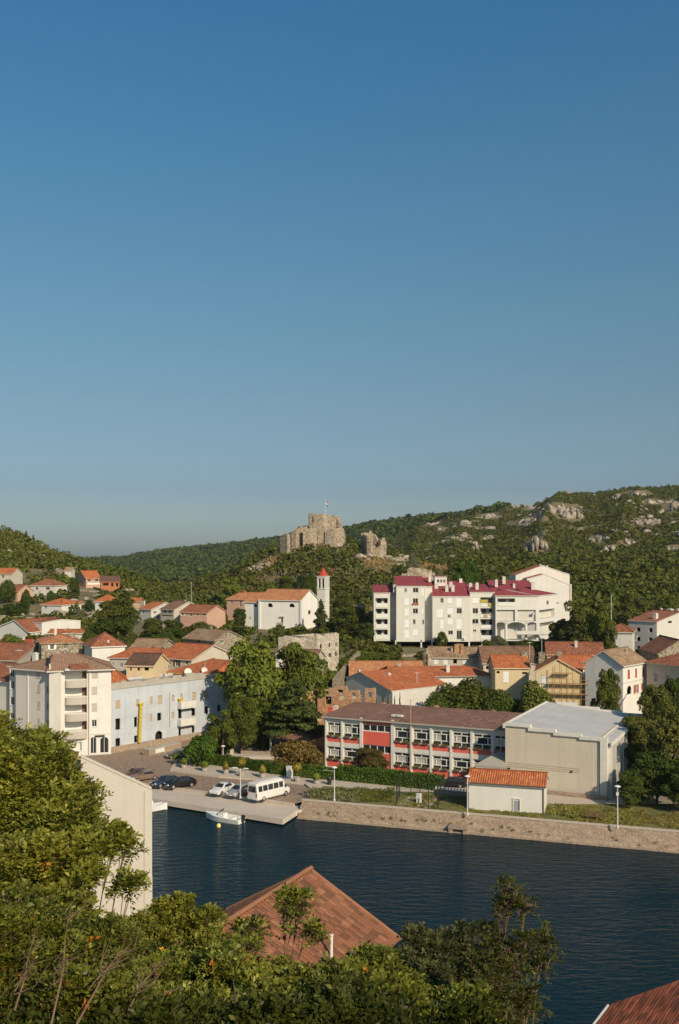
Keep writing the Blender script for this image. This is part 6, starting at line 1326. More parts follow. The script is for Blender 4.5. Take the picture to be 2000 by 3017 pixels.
def car(label, px, py, ang, col, z=1.22, L=4.2, h=1.42, est=False):
    k = L / 4.2; b = GP(px, py, z)
    xr = 1.75 if est else 1.15
    st = [(-2.1, .70, .28, .52, .54, .60), (-1.95, .80, .2, .66, .70, .66), (-1.2, .86, .18, .82, .87, .72), (-.95, .87, .18, .86, .92, .70), (-.25, .88, .18, .90, h - .06, .58), (.3, .88, .18, .91, h, .58), (xr, .87, .18, .92, h - .10, .56), (1.95, .84, .2, .88, .96, .66), (2.1, .74, .3, .78, .82, .60)]
    st = [(x * k, *r_) for x, *r_ in st]; e_ = .015
    cab = {'windscreen': [[(-.92 * k, -.60, .95), (-.92 * k, .60, .95), (-.30 * k, .5, h - .07), (-.30 * k, -.5, h - .07)]],
           'rear_window': [[((xr + .62 if not est else 1.93) * k, .55, 1.0), ((xr + .62 if not est else 1.93) * k, -.55, 1.0), ((xr + .06) * k, -.48, h - .10), ((xr + .06) * k, .48, h - .10)]]}
    cab['windscreen'] = [[(x, y, zz + .05) if True else 0 for x, y, zz in q] for q in cab['windscreen']]; cab['rear_window'] = [[(x + .03, y, zz + .06) for x, y, zz in q] for q in cab['rear_window']]
    sd = [(-.75 * k, -.885, .96), (xr * k + (.1 if not est else .1), -.885, .96), (xr * k - .25, -.65, h - .12), (-.22 * k, -.66, h - .13)]
    cab['side_window'] = [sd, mirror(sd)]
    e, bo = vehicle('parked_car', label, 'car', b, ang, col, st, cab, (-1.32 * k, 1.3 * k), .31, .80)
    for s_ in (-1, 1): m = M(); m.box(-2.09 * k, -1.93 * k, s_ * .62 - .16, s_ * .62 + .16, .54, .68); m.build('headlight', m_headl, e); m = M(); m.box(1.97 * k, 2.1 * k, s_ * .66 - .12, s_ * .66 + .12, .66, .82); m.build('tail_light', m_tail, e)
    m = M(); m.box(-2.13 * k, -2.07 * k, -.26, .26, .34, .46); m.build('number_plate', m_frame, e); m = M(); m.box(-2.12 * k, -2.0 * k, -.5, .5, .2, .32); m.box(2.0 * k, 2.12 * k, -.6, .6, .22, .34); m.build('bumper_trim', m_dkmetal, e)
    for s_ in (-1, 1): m = M(); m.box(-.72 * k, -.55 * k, min(s_ * .9, s_ * 1.02), max(s_ * .9, s_ * 1.02), .92, 1.04); m.build('wing_mirror', col, e)
    return e
AC = R(62)     # cars stand nose to the water, tails up right
car('white hatchback parked nose to the quay beside the gray estate car', 655, 2336, AC, paint('white_car_paint', (.70, .69, .66)))
car('silver gray estate car between the white hatchback and the minibus', 704, 2342, AC, paint('silver_car_paint', (.32, .32, .32)), est=True)
car('dark navy car parked behind the black saloon at the kerb', 487, 2314, R(40), paint('navy_car_paint', (.02, .035, .06)))
car('black saloon with bright rear plate nearest the quay kerb', 531, 2318, R(32), paint('black_car_paint', (.012, .012, .014)), L=4.5)
car('bronze brown car parked beyond the black saloon', 425, 2297, R(35), paint('bronze_car_paint', (.22, .15, .11)))
car('dark red rooted car half hidden behind the bronze one'.replace('rooted ', ''), 398, 2291, R(35), paint('maroon_car_paint', (.10, .05, .05)), L=3.9)
car('dark car loaded with red things in the shade of the round bush', 525, 2232, R(20), paint('gray_car_paint', (.10, .09, .085)), est=True)
car('black car standing under the hedge end beside the school', 1330, 2318, R(-10), paint('ink_car_paint', (.015, .016, .02)), z=1.3)
car('white car half hidden behind the park hedge under the planes', 745, 2190, R(60), paint('pearl_car_paint', (.6, .6, .58)), z=1.3)
car('small dark car cut off near the minibus nose', 905, 2326, R(10), paint('graphite_car_paint', (.05, .05, .06)), L=3.6) if False else None
# minibus
def minibus():
    b = GP(793, 2350, 1.22); c = paint('minibus_paint', (.74, .72, .68)); H_ = 2.55
    st = [(-3.3, .78, .35, .85, .9, .62), (-3.05, .9, .25, 1.05, 1.1, .74), (-2.45, .95, .25, 1.2, 1.32, .82), (-2.0, .98, .25, 1.25, 2.25, .78), (-1.6, 1.0, .25, 1.3, H_, .82), (3.1, 1.0, .28, 1.3, H_, .82), (3.25, .98, .35, 1.25, H_ - .15, .78)]
    cab = {'windscreen': [[(-2.50, -.78, 1.36), (-2.50, .78, 1.36), (-2.02, .72, 2.2), (-2.02, -.72, 2.2)]], 'rear_window': [[(3.29, .72, 1.35), (3.29, -.72, 1.35), (3.27, -.66, 2.15), (3.27, .66, 2.15)]], 'side_window': []}
    for a, b2 in ((-1.75, -1.0), (-.85, .05), (.2, 1.1), (1.25, 2.1), (2.25, 2.95)):
        q = [(a, -1.0, 1.4), (b2, -1.0, 1.4), (b2, -.885, 2.15), (a, -.885, 2.15)]; cab['side_window'] += [q, mirror(q)]
    e, bo = vehicle('minibus', 'white minibus with a row of dark windows parked at the end of the car line', 'minibus', b, R(229), c, st, cab, (-2.3, 2.0), .36, .9)
    for s_ in (-1, 1): m = M(); m.box(-3.33, -3.2, s_ * .6 - .14, s_ * .6 + .14, .62, .82); m.build('headlight', m_headl, e); m = M(); m.box(3.2, 3.3, s_ * .86 - .07, s_ * .86 + .07, .8, 1.2); m.build('tail_light', m_tail, e); m = M(); m.box(-2.2, -2.05, min(s_ * 1.02, s_ * 1.2), max(s_ * 1.02, s_ * 1.2), 1.3, 1.65); m.build('wing_mirror', m_dkmetal, e)
    m = M(); m.box(-1.0, 2.6, -.5, .5, H_ + .055, H_ + .1); m.build('roof_rack', c, e); m = M(); m.box(3.24, 3.3, -.26, .26, .62, .74); m.build('number_plate', m_frame, e)
minibus()
# ------------------------------------------------------------------ boats
m_gel = plain('boat_gelcoat', (.72, .71, .68), .35, .05, 1.5)
def boat(label, loc, rz, L, W, open_=True):
    e = empty('motor_boat', loc, rz, label, 'boat'); m = M(); K = 12; rows = []
    for i in range(K + 1):
        t = i / K; x = -L / 2 + L * t; hw = W / 2 * (1 - max(0, (t - .45) / .55) ** 2.2) * (.93 + .07 * min(1, t * 4)); hw = max(hw, .03); sh = .62 + .30 * t * t
        rows.append([(x + .0, 0, -.25 + .5 * max(0, t - .75) * 2), (x, -hw * .75, -.08 + .2 * t * t), (x, -hw, sh), (x, -hw + .1 * min(1, hw * 3), sh + .03), (x, -max(hw - .22, 0), sh - .02)])
    for i in range(K):
        for k in range(4):
            a, b, c, d = rows[i][k], rows[i + 1][k], rows[i + 1][k + 1], rows[i][k + 1]; m.face([a, b, c, d]); m.face(mirror([a, b, c, d]))
    r0 = rows[0]; m.face([r0[0], r0[1], r0[2], (r0[2][0], -r0[2][1], r0[2][2]), (r0[1][0], -r0[1][1], r0[1][2])]); m.build('hull', m_gel, e)
    m = M()
    for i in range(K): 
        a, b = rows[i][4], rows[i + 1][4]; zf = .25 if (open_ and i < 7) else a[2]; zf2 = .25 if (open_ and i < 7) else b[2]
        m.face([(a[0], a[1], zf), (b[0], b[1], zf2), (b[0], -b[1], zf2), (a[0], -a[1], zf)])
        if open_ and i < 7: q = [(a[0], a[1], zf), (b[0], b[1], zf), b, a]; m.face(q); m.face(mirror(q))
    m.build('deck', m_gel, e); 
    m = M(); m.box(-L * .05, L * .10, -W * .22, W * .22, .26, 1.05); m.build('console', m_gel, e); m = M(); m.face([(L * .10, -W * .25, 1.0), (L * .10, W * .25, 1.0), (L * .03, W * .2, 1.55), (L * .03, -W * .2, 1.55)]); m.build('windscreen', m_glass, e)
    m = M(); m.box(-L * .28, -L * .2, -W * .3, W * .3, .26, .62); m.box(L * .14, L * .2, -W * .25, W * .25, .26, .6); m.build('bench_seat', m_frame, e)
    m = M(); m.box(-L / 2 - .45, -L / 2 - .02, -.17, .17, .35, 1.1); m.box(-L / 2 - .3, -L / 2 - .12, -.07, .07, -.5, .34); m.build('outboard_engine', m_dkmetal, e)
    m = M(); m.tube([(L * .22, -W * .36, .85), (L * .4, -W * .2, 1.2), (L * .49, 0, 1.3), (L * .4, W * .2, 1.2), (L * .22, W * .36, .85)], .02, 5); m.build('bow_rail', m_rim, e); return e
bp = GP(659, 2418, 0); boat('white open motor boat with outboard moored alongside the pier', (bp.x, bp.y, -.02), R(152), 5.6, 2.1)
bp = GP(440, 2388, 0); b_2 = boat('white cabin cruiser bow sticking out from behind the blank wall', (bp.x - 1.2, bp.y - .2, -.02), R(12), 7.2, 2.6, False)
m = M(); m.prism([(-2.4, -.8), (.9, -.8), (1.7, -.35), (1.7, .35), (.9, .8), (-2.4, .8)], .86, 1.35); m.build('cabin', m_gel, b_2)
by = empty('mooring_buoy', GP(644, 2437, 0), 0, 'small yellow buoy floating beside the open motor boat', 'buoy'); m = M(); m.lathe([(0, -.1), (.24, -.02), (.3, .18), (.2, .4), (.05, .5), (0, .52)], n=12); m.build('float', plain('buoy_yellow', (.75, .6, .2), .5, .1, 2), by)

# ------------------------------------------------------------------ hedges
def hedge(label, pts, w_, h_, z, mat=None, dens=60, name='clipped_hedge'):
    P_ = [Vector((*g2(*q, z), 0)) for q in pts]; e = empty(name, (P_[0].x, P_[0].y, z), 0, label, 'hedge'); rg = np.random.RandomState(int(P_[0].x * 10) % 999); Q = []; Nn = []; core = M()
    for a, b in zip(P_[:-1], P_[1:]):
        L_ = (b - a).length; d = (b - a).normalized(); nn = Vector((-d.y, d.x, 0)); nn = nn if nn.y > 0 else -nn
        c = [a, b, b + nn * w_, a + nn * w_]; core.prism([((p - P_[0] + (0.08 * (1 if i < 2 else -1)) * nn).x, (p - P_[0] + (0.08 * (1 if i < 2 else -1)) * nn).y) for i, p in enumerate(c)], -.2, h_ - .12)
        for (cnt, f) in ((int(L_ * h_ * dens), 'f'), (int(L_ * w_ * dens), 't'), (int(L_ * h_ * dens * .5), 'b')):
            t = rg.rand(cnt); s_ = rg.rand(cnt); j = rg.randn(cnt) * .06
            wob = .1 * np.sin(t * L_ * 1.3) + .07 * np.sin(t * L_ * 3.1 + 1)
            off = {'f': -.03 + j + wob * .5, 't': s_ * w_, 'b': w_ + j}[f]; zz = h_ + j + wob if f == 't' else s_ * h_
            q = np.array(a)[None] + np.array(d)[None] * (t * L_)[:, None] + np.array(nn)[None] * off[:, None]; q[:, 2] = zz; Q.append(q - np.array(P_[0]) * [1, 1, 0])
            Nn.append(np.tile({'f': -np.array(nn), 't': np.array([0, 0, 1.]), 'b': np.array(nn)}[f], (cnt, 1)) + rg.normal(size=(cnt, 3)) * .45)
    q = np.concatenate(Q); n_ = np.concatenate(Nn); n_ /= np.linalg.norm(n_, axis=1)[:, None]; v, f = leaf_quads(rg, q, n_, .13, .65)
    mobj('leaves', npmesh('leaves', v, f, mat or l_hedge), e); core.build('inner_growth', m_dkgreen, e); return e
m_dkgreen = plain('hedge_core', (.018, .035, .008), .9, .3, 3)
hedge('long clipped hedge along the promenade from the round bush to the park steps', [(566, 2249), (683, 2262), (790, 2280)], 1.4, 1.5, 1.4)
hedge('clipped hedge running below the school to the lamp post', [(794, 2281), (905, 2294), (985, 2300)], 1.6, 1.6, 1.4)
hedge('taller clipped hedge block in front of the red school wall', [(990, 2300), (1140, 2315), (1298, 2332)], 1.8, 2.0, 1.4)
hedge('short hedge block standing inside the park behind the globe lamp', [(585, 2225), (690, 2216)], 2.6, 2.4, 1.3)
hedge('square hedge by the park wall near the cedar', [(755, 2205), (800, 2204)], 2.5, 2.3, 1.3)
hedge('yellowish low plants behind the second lawn strip', [(1000, 2284), (1150, 2292)], .7, .6, 1.4, l_flower)
pw = empty('park_steps', GP(745, 2235, 1.3), R(-5), 'pale low paved terrace and wall inside the park', 'terrace'); m = M(); m.box(-3.6, 4.5, -.5, 1.2, 0, .5); m.box(-3.9, -3.4, .4, 1.2, .5, 1.3); m.build('terrace_wall', m_walk, pw)
m = M(); m.box(-2.5, 3.5, 2.5, 3.2, 0, .7); m.build('rear_wall', m_quay, pw)
# low shrubs on the lawn by the quay
def patch(name, label, pxr, pyr, z, n, size, mat, hmax=.5, kind='stuff'):
    rg = np.random.RandomState(len(label)); px = rg.uniform(*pxr, n); py = rg.uniform(*pyr, n); D = (CZ - z) * F / (py - HZ); x = (px - CX) / F * D
    kp = fbm(x * .35 + 9, D * .35, 3) > .42; x, D = x[kp], D[kp]; n = len(x)
    hh = hmax * fbm(x * .8, D * .8, 3) ** 1.5 * 1.6; q = np.stack([x, D, z + hh * rg.rand(n)], 1); d = rot_rand(rg, n); d[:, 2] = np.abs(d[:, 2]) + .3; d /= np.linalg.norm(d, axis=1)[:, None]
    v, f = leaf_quads(rg, q, d, size, .45); return tag(mobj(name, npmesh(name, v, f, mat)), kind='stuff')
patch('shrub_patch', 'a', (925, 1165), (2324, 2364), 1.62, 7000, .12, l_mid, .5); patch('shrub_patch', 'bb', (905, 1060), (2328, 2366), 1.62, 3500, .14, l_olive, .75)
def grass_strip(name, a, b, n, mat, seed):
    rg = np.random.RandomState(seed); t = rg.uniform(a, b, n); o = -rg.uniform(.5, 10.5, n)
    x = q0.x + qd.x * t + qn.x * o; y = q0.y + qd.y * t + qn.y * o; keep = fbm(x * .5, y * .5, 3) > .36; x, y = x[keep], y[keep]; n = len(x)
    d = rot_rand(rg, n); d[:, 2] = np.abs(d[:, 2]) * .5 + .2; d /= np.linalg.norm(d, axis=1)[:, None]; v, f = leaf_quads(rg, np.stack([x, y, 1.63 + .12 * rg.rand(n)], 1), d, .14, .3)
    return tag(mobj(name, npmesh(name, v, f, mat)), kind='stuff')
l_grass = leafm('grass_blades', (.07, .10, .015), (.20, .21, .045), trans=.1); grass_strip('lawn_grass', 12, 60, 26000, l_grass, 5); grass_strip('dry_lawn_grass', 14, 60, 9000, leafm('dry_lawn', (.22, .16, .05), (.36, .26, .10)), 6)
# ------------------------------------------------------------------ trees of the town
TR = [
 ('tall dense plane tree, the biggest crown between the blue facade and the stone ruin', 742, 1864, 177, 250, 'broad', l_mid), ('second big plane tree with paler leaves in front of the stone ruin', 890, 1880, 179, 205, 'broad', l_mid),
 ('broad dark cedar with flat layered branches left of the school', 868, 1995, 167, 225, 'cedar', l_cedar), ('mid green tree filling the gap between cedar and planes', 775, 2030, 171, 150, 'broad', l_mid),
 ('thin crowned tree with the white facade showing through its leaves', 655, 2080, 164, 125, 'loose', l_broad), ('green tree standing right of the thin crowned one', 712, 2050, 167, 120, 'broad', l_broad), ('dark tree trunked shade tree behind the park hedge', 640, 2125, 166, 90, 'broad', l_dark),
 ('round clipped bright green bush at the edge of the square', 590, 2148, 155.5, 112, 'bush', l_hedge),
 ('wide russet leaved tree at the left end of the school', 885, 2158, 151, 165, 'bush', l_brown), ('small reddish green tree in front of the school stair bay', 1093, 2198, 147.5, 125, 'broad', l_red),
 ('round dark tree group behind the school roof, its left crown', 1372, 1978, 186, 205, 'bush', l_broad), ('round dark tree behind the school roof, lower middle crown', 1478, 2000, 184, 120, 'bush', l_dark), ('round dark tree behind the school roof beside the gym', 1575, 1998, 182, 160, 'bush', l_broad), ('low dark crown in front of the long white wall', 1290, 2022, 184, 110, 'bush', l_dark),
 ('upright green tree between the scaffolding and the white corner house', 1788, 1958, 174, 100, 'broad', l_broad), ('leafy tree crown touching the gym roof corner', 1830, 2108, 166, 80, 'broad', l_mid),
 ('tall pine behind the gym with a yellow green crown', 1930, 2022, 152, 160, 'pine', l_pine), ('big pine leaning out of the frame above the quay', 1985, 2075, 136, 230, 'pine', l_pine), ('dark pine at the frame edge in front of the gray house', 1992, 1985, 158, 150, 'broad', l_dark), ('dense pine crown shading the gym flank', 1880, 2110, 146, 170, 'pine', l_pine),
 ('dark broad tree over the lawn behind the quay lamp', 1935, 2205, 131, 200, 'broad', l_dark), ('small dark tree with a visible trunk beside the gym corner', 1860, 2270, 129.5, 120, 'broad', l_dark), ('low dark tree filling the lawn corner at the frame edge', 2010, 2240, 127, 150, 'broad', l_dark),
 ('pointed dark conifer beside the church gable', 945, 1762, 289, 64, 'conifer', l_cedar), ('big rounded tree right of the church conifer', 1032, 1782, 283, 135, 'broad', l_broad), ('dark tree beside the stilts of the apartment row', 1080, 1830, 272, 70, 'broad', l_dark), ('tree at the foot of the bell tower', 985, 1815, 290, 60, 'broad', l_mid), ('dark hedge like tree below the church wall', 868, 1846, 288, 85, 'bush', l_dark),
 ('dark tree left of the church corner', 712, 1845, 286, 90, 'bush', l_dark), ('tree on the bank in front of the choir', 705, 1790, 303, 55, 'broad', l_dark), ('tree below the stone ruin corner', 1012, 1935, 226, 60, 'broad', l_broad), ('tree between the ruin and the climbing wall', 975, 1968, 214, 60, 'broad', l_mid), ('pale leaved tree in front of the apartment terrace wall', 1110, 1912, 240, 120, 'bush', l_mid), ('bushy tree at the climbing wall foot', 1050, 1935, 236, 90, 'bush', l_broad),
 ('small round tree in front of the cream apartment block', 1303, 1858, 268, 50, 'broad', l_broad), ('little bush below the tall apartment block', 1175, 1892, 268, 22, 'bush', l_broad), ('flowering shrub row below the arched porch', 1470, 1870, 266, 80, 'bush', l_olive), ('green shrubs left of the porch steps', 1440, 1880, 265, 50, 'bush', l_broad), ('dense shrub bank under the angled white wing', 1545, 1876, 264, 90, 'bush', l_broad), ('dark shrub bank above the brown roof', 1600, 1878, 260, 80, 'bush', l_dark),
 ('rounded tree at the right foot of the white end block', 1655, 1815, 259, 100, 'broad', l_broad), ('big bushy pine above the long rust orange roof', 1700, 1772, 252, 130, 'pine', l_pine), ('broad pine left of the radio mast', 1765, 1775, 249, 120, 'pine', l_broad), ('pine branches over the tree hidden house', 1800, 1835, 228, 70, 'pine', l_pine), ('tall loose pine behind the radio mast', 1865, 1735, 300, 130, 'pine', l_pine), ('dark wood edge tree left of the tall flat building', 1880, 1830, 285, 90, 'broad', l_dark), ('rounded tree behind the tall flat building', 1960, 1745, 320, 100, 'broad', l_broad), ('dark tree between hidden house and tall flank', 1890, 1895, 225, 50, 'broad', l_dark),
 ('huge dark tree in the middle of the hillside houses, upper crown', 352, 1752, 268, 150, 'broad', l_broad), ('dark lower crown beside the huge hillside tree', 330, 1808, 262, 140, 'bush', l_dark), ('round dark tree behind the bright white block', 137, 1812, 266, 64, 'bush', l_dark), ('tall pale poplar shaped tree below the hillside terraces', 226, 1770, 296, 46, 'conifer', l_olive), ('dark bushy tree above the white pyramid roof house', 250, 1842, 245, 62, 'bush', l_broad),
 ('narrow dark tree beside the pink gabled house', 220, 1698, 372, 42, 'broad', l_dark), ('dark tree next to the pointed roof white house', 262, 1765, 338, 34, 'broad', l_dark), ('round tree between two hillside houses', 152, 1732, 352, 38, 'bush', l_dark), ('dark tree beside the pink house with white band', 76, 1722, 350, 40, 'bush', l_dark), ('wide dark hedge of trees on the hillside terrace', 38, 1776, 318, 110, 'bush', l_dark),
 ('yellow green bush in front of the baroque gable', 42, 1856, 234, 95, 'bush', l_mid), ('dark tree at the upper frame edge slope', 18, 1692, 372, 60, 'bush', l_dark), ('green tree row above the stone house roof, first crown', 450, 1815, 258, 90, 'broad', l_broad), ('green tree row above the stone house roof, second crown', 510, 1822, 256, 85, 'broad', l_dark), ('green tree row above the stone house roof, last crown', 585, 1818, 262, 100, 'bush', l_broad), ('dark tree leaning on the tall stone house', 478, 1845, 246, 90, 'broad', l_dark), ('bush beside the pink cottage gable', 655, 1800, 296, 40, 'bush', l_broad), ('dark tree right of the tall stone house', 690, 1858, 240, 80, 'bush', l_dark),
 ('olive toned tree at the valley mouth', 420, 1770, 330, 60, 'bush', l_olive), ('pale bush beneath the last hillside house', 345, 1738, 390, 40, 'bush', l_olive), ('pine on the left skyline, taller of the close pair', 77, 1562, 556, 22, 'conifer', l_dark), ('pine on the left skyline, shorter of the close pair', 98, 1573, 556, 18, 'conifer', l_dark), ('lone skyline tree where the left slope meets the valley', 186, 1622, 558, 20, 'conifer', l_dark), ('round skyline tree at the valley notch', 237, 1641, 540, 24, 'broad', l_dark),
 ('gray green olive tree above the terrace ruin', 1215, 1622, 395, 50, 'bush', l_olive), ('second gray green olive tree nearer the crimson roofs', 1290, 1660, 352, 60, 'bush', l_olive), ('bright green tree behind the crimson roofs', 1375, 1645, 352, 90, 'broad', l_hedge), ('green tree behind the wide crimson roof', 1440, 1672, 340, 70, 'broad', l_broad), ('green bush tree right of the bell tower', 1010, 1740, 335, 80, 'broad', l_broad), ('tree above the church roof ridge', 850, 1690, 350, 80, 'broad', l_broad), ('tree on the slope left of the bell tower', 905, 1680, 345, 70, 'broad', l_dark), ('light tree on the slope above the pink chapel house', 680, 1690, 355, 80, 'broad', l_mid)]
TPAR = {}
for q in TR: tree(q[0], q[1], q[2], q[3], q[4], q[5], q[6])
for i, (px, lb) in enumerate(((1108, 'first of five slim young cypresses behind the school roof'), (1128, 'second slim cypress behind the school roof'), (1143, 'third slim cypress, the tallest of the row'), (1162, 'fourth slim cypress near the white wall'), (1178, 'last slim cypress of the row beside the white wall'))):
    tree(lb, px, (2052, 2040, 2034, 2046, 2036)[i], 173, 15, 'conifer', l_broad, zb=3.0, name='young_cypress', group='young cypresses behind the school')

# ------------------------------------------------------------------ foreground
fw = House('blank_walled_house', 'tall blank cream house wall rising beside the leafy slope', 'house', (238, 68.2), (446, 70), 9, 1.0, None, m_cream, he=10)
m_fgw = plain('cream_render', (.54, .49, .42), .85, .08, .3, streak=.2)
fw.wall_m = m_fgw; pr = [fw.hit('F', 238, 2226), fw.hit('F', 300, 2255), fw.hit('F', 446, 2322)]; pr[0] = (0, pr[0][1]); pr[-1] = (fw.w, pr[-1][1])
m = M(); drop = 3.2
m.face([(0, 0, -3)] + [(u, 0, z) for u, z in pr] + [(fw.w, 0, -3)]); m.face([(fw.w, 0, -3), (fw.w, 0, pr[-1][1]), (fw.w - .9, 9, pr[-1][1] - drop), (fw.w - .9, 9, -3)])
m.face([(0, 9, -3), (0, 9, pr[0][1] - drop), (fw.w - .9, 9, pr[-1][1] - drop), (fw.w - .9, 9, -3)]); m.face([(0, 0, -3), (0, 0, pr[0][1]), (0, 9, pr[0][1] - drop), (0, 9, -3)]); m.build('wall', m_fgw, fw.root)
m = M(); m.face([(pr[0][0], .35, pr[0][1] - .25), (pr[-1][0] - .1, .35, pr[-1][1] - .25), (fw.w - 1, 9, pr[-1][1] - drop), (0, 9, pr[0][1] - drop)]); m.build('roof', m_t_or, fw.root)
m = M()
for (a, b) in zip(pr[:-1], pr[1:]): 
    d = Vector((b[0] - a[0], 0, b[1] - a[1])); q = [(a[0], -.06, a[1]), (b[0], -.06, b[1]), (b[0], .35, b[1]), (a[0], .35, a[1])]; m.face([(x, y, z + .07) for x, y, z in q]); m.face([(x, y, z - .1) for x, y, z in q]); m.face([(q[0][0], q[0][1], q[0][2] - .1), (q[1][0], q[1][1], q[1][2] - .1), (q[1][0], q[1][1], q[1][2] + .07), (q[0][0], q[0][1], q[0][2] + .07)])
m.build('coping', m_fgw, fw.root)
m = M(); m.box(fw.w - .52, fw.w + .03, -.07, -.003, -3, pr[-1][1] - .12); m.box(fw.w - .02, fw.w + .05, -.06, .2, -3, pr[-1][1] - 6.2); m.build('corner_pilaster', m_fgw, fw.root)
m = M()
for k in range(7): m.tube([(-.3 - k * .26, -.3, pr[0][1] + .15 + k * .12), (-.3 - k * .26, 1.2, pr[0][1] + .0 + k * .12)], .13, 8)
m.build('ridge_tiles', m_t_or, fw.root)
def tile_roof(name, o, U, V, nu_, nv_, mat, parent=None, seed=0, amp=.07, tu=.27, tv=.42, mask=None, trap=None):
    """barrel tiles as geometry; o origin, U along the eave, V up the slope"""
    o, U, V = Vector(o), Vector(U), Vector(V); Un, Vn = U.normalized(), V.normalized(); Nn = Un.cross(Vn); Nn = Nn if Nn.z > 0 else -Nn
    rd = np.random.RandomState(seed); v = []; f = []; mi = []; K = 6
    for i in range(nu_):
        for j in range(nv_):
            n = len(v); dx, dz_ = rd.uniform(-.02, .02), rd.uniform(-.008, .012); mt = rd.choice(3, p=[.6, .25, .15])
            for e_, (t, lift) in enumerate(((0, .035), (1.06, .0))):
                for k in range(K + 1):
                    a = math.pi * k / K; uu = (i + .5) * tu + dx - math.cos(a) * tu * .5; vv_ = (j + t) * tv; h = amp * math.sin(a) + lift + dz_
                    if trap: uu = uu
                    v.append(tuple(o + Un * uu + Vn * vv_ + Nn * h))
            for k in range(K): f.append((n + k, n + k + 1, n + K + 1 + k + 1, n + K + 1 + k)); mi.append(mt)
            f.append((n, n + 1, n + 1, n)) if False else None
    v.append(tuple(o)); n = len(v) - 1; pts = [o, o + Un * nu_ * tu, o + Un * nu_ * tu + Vn * nv_ * tv, o + Vn * nv_ * tv]; n = len(v); v += [tuple(p) for p in pts]; f.append((n, n + 1, n + 2, n + 3)); mi.append(1)
    return mobj(name, npmesh(name, v, f, mat, False, mi), parent)
tm = [plain('clay_tile_a', (.26, .11, .06), .85, .28, 1.2), plain('clay_tile_b', (.17, .08, .05), .9, .25, 1.2), plain('clay_tile_c', (.32, .15, .085), .85, .2, 1.2)]
fh = empty('brown_tiled_house', (0, 47.5, 0), 0, 'house with a weathered brown barrel tile roof poking out of the bushes above the water', 'house'); O = fh.location
R0, R1 = Vector((-1.5, 50.7, 18.0)), Vector((-5.3, 42.5, 18.0)); rd_ = (R1 - R0).normalized(); tt = Vector((.91, -.42, 0)).normalized(); sl_ = .56
Lr = 9.0; eR = R0 + tt * 4.95 - Vector((0, 0, 4.95 * sl_)); eL = R0 - tt * 4.95 - Vector((0, 0, 4.95 * sl_))
Vv = (R0 - eR); nv_ = int(Vv.length / .42); tile_roof('roof', eR - O, rd_ * Lr, Vv, int(Lr / .27), nv_ + 1, tm, fh, 1, .06)
tile_roof('rear_roof', eL - O, rd_ * Lr, R0 - eL, int(Lr / .27), nv_ + 1, tm, fh, 2, .06)
m = M(); m.tube([R0 - O + Vector((0, 0, .1)) - rd_ * .1, R0 + rd_ * Lr - O + Vector((0, 0, .1))], .14, 8)
for s_ in (-1, 1):
    e1 = (R0 + tt * s_ * 5.0 - Vector((0, 0, 5.0 * sl_))); m.tube([R0 - O + Vector((0, 0, .05)), e1 - O + Vector((0, 0, .05))], .11, 8)
m.build('ridge_tiles', tm[2], fh)
m = M(); a, b, c = R0 + rd_ * .35 - O, R0 + rd_ * .35 + tt * 4.5 - O, R0 + rd_ * .35 - tt * 4.5 - O; z_ = 18 - 4.5 * sl_ - .25
b.z = c.z = z_; a.z = 17.8; m.face([(c.x, c.y, 3), (b.x, b.y, 3), tuple(b), tuple(a), tuple(c)]); e2 = rd_ * (Lr - .7)
m.face([(b.x, b.y, 3), (b.x + e2.x, b.y + e2.y, 3), (b.x + e2.x, b.y + e2.y, z_), tuple(b)]); m.face([(c.x, c.y, 3), (c.x + e2.x, c.y + e2.y, 3), (c.x + e2.x, c.y + e2.y, z_), tuple(c)])
a2, b2_, c2_ = a + e2, b + e2, c + e2; m.face([(c2_.x, c2_.y, 3), (b2_.x, b2_.y, 3), tuple(b2_), tuple(a2), tuple(c2_)]); m.build('wall', m_white, fh)
# white vent pipe
pd = 44.6; pb = P(975, 2838, pd); m = M(); m.tube([(0, 0, -.8), (.02, 0, 1.25)], .075, 10); m.lathe([(.075, 1.25), (.10, 1.26), (.10, 1.32), (.05, 1.33)], (.02, 0, 0), 10); pe_ = m.build('vent_pipe', m_frame, fh, pb - O)
# corner roof
cr = empty('corner_roof_house', (9, 24, 0), 0, 'dark red barrel tiled roof corner at the bottom edge of the picture', 'house'); O2 = cr.location
T0 = P(1795, 2962, 23.0); ub = (P(2060, 2868, 26.2) - T0); vb = Vector((-.62, -.98, -.02)); vdir = vb.normalized()
tmd = [plain('old_tile_a', (.14, .045, .028), .85, .3, 1.5), plain('old_tile_b', (.08, .03, .02), .9, .3, 1.5), plain('old_tile_c', (.20, .065, .04), .85, .2, 1.5)]
tile_roof('roof', T0 + ub * 1.9 - O2, -ub, vdir * 5, int(ub.length * 1.9 / .23), 14, tmd, cr, 4, .09, .23, .42)
m = M(); e3 = T0 + vdir * 4.8 - O2; a = T0 - O2; m.tube([a + Vector((-.03, 0, 0)), e3 + Vector((-.03, 0, 0))], .03, 6); m.build('gutter', m_steel, cr)
m = M(); q_ = T0 + ub * 1.9 - O2; lo_ = 14; m.face([(a.x + .1, a.y - .1, lo_), (q_.x, q_.y - .1, lo_), (q_.x, q_.y - .1, q_.z - .1), (a.x + .1, a.y - .1, a.z - .1)]); m.face([(a.x + .1, a.y - .1, lo_), (e3.x + .1, e3.y, lo_), (e3.x + .1, e3.y, e3.z - .1), (a.x + .1, a.y - .1, a.z - .1)]); m.build('wall', m_gray if False else m_graywall, cr)

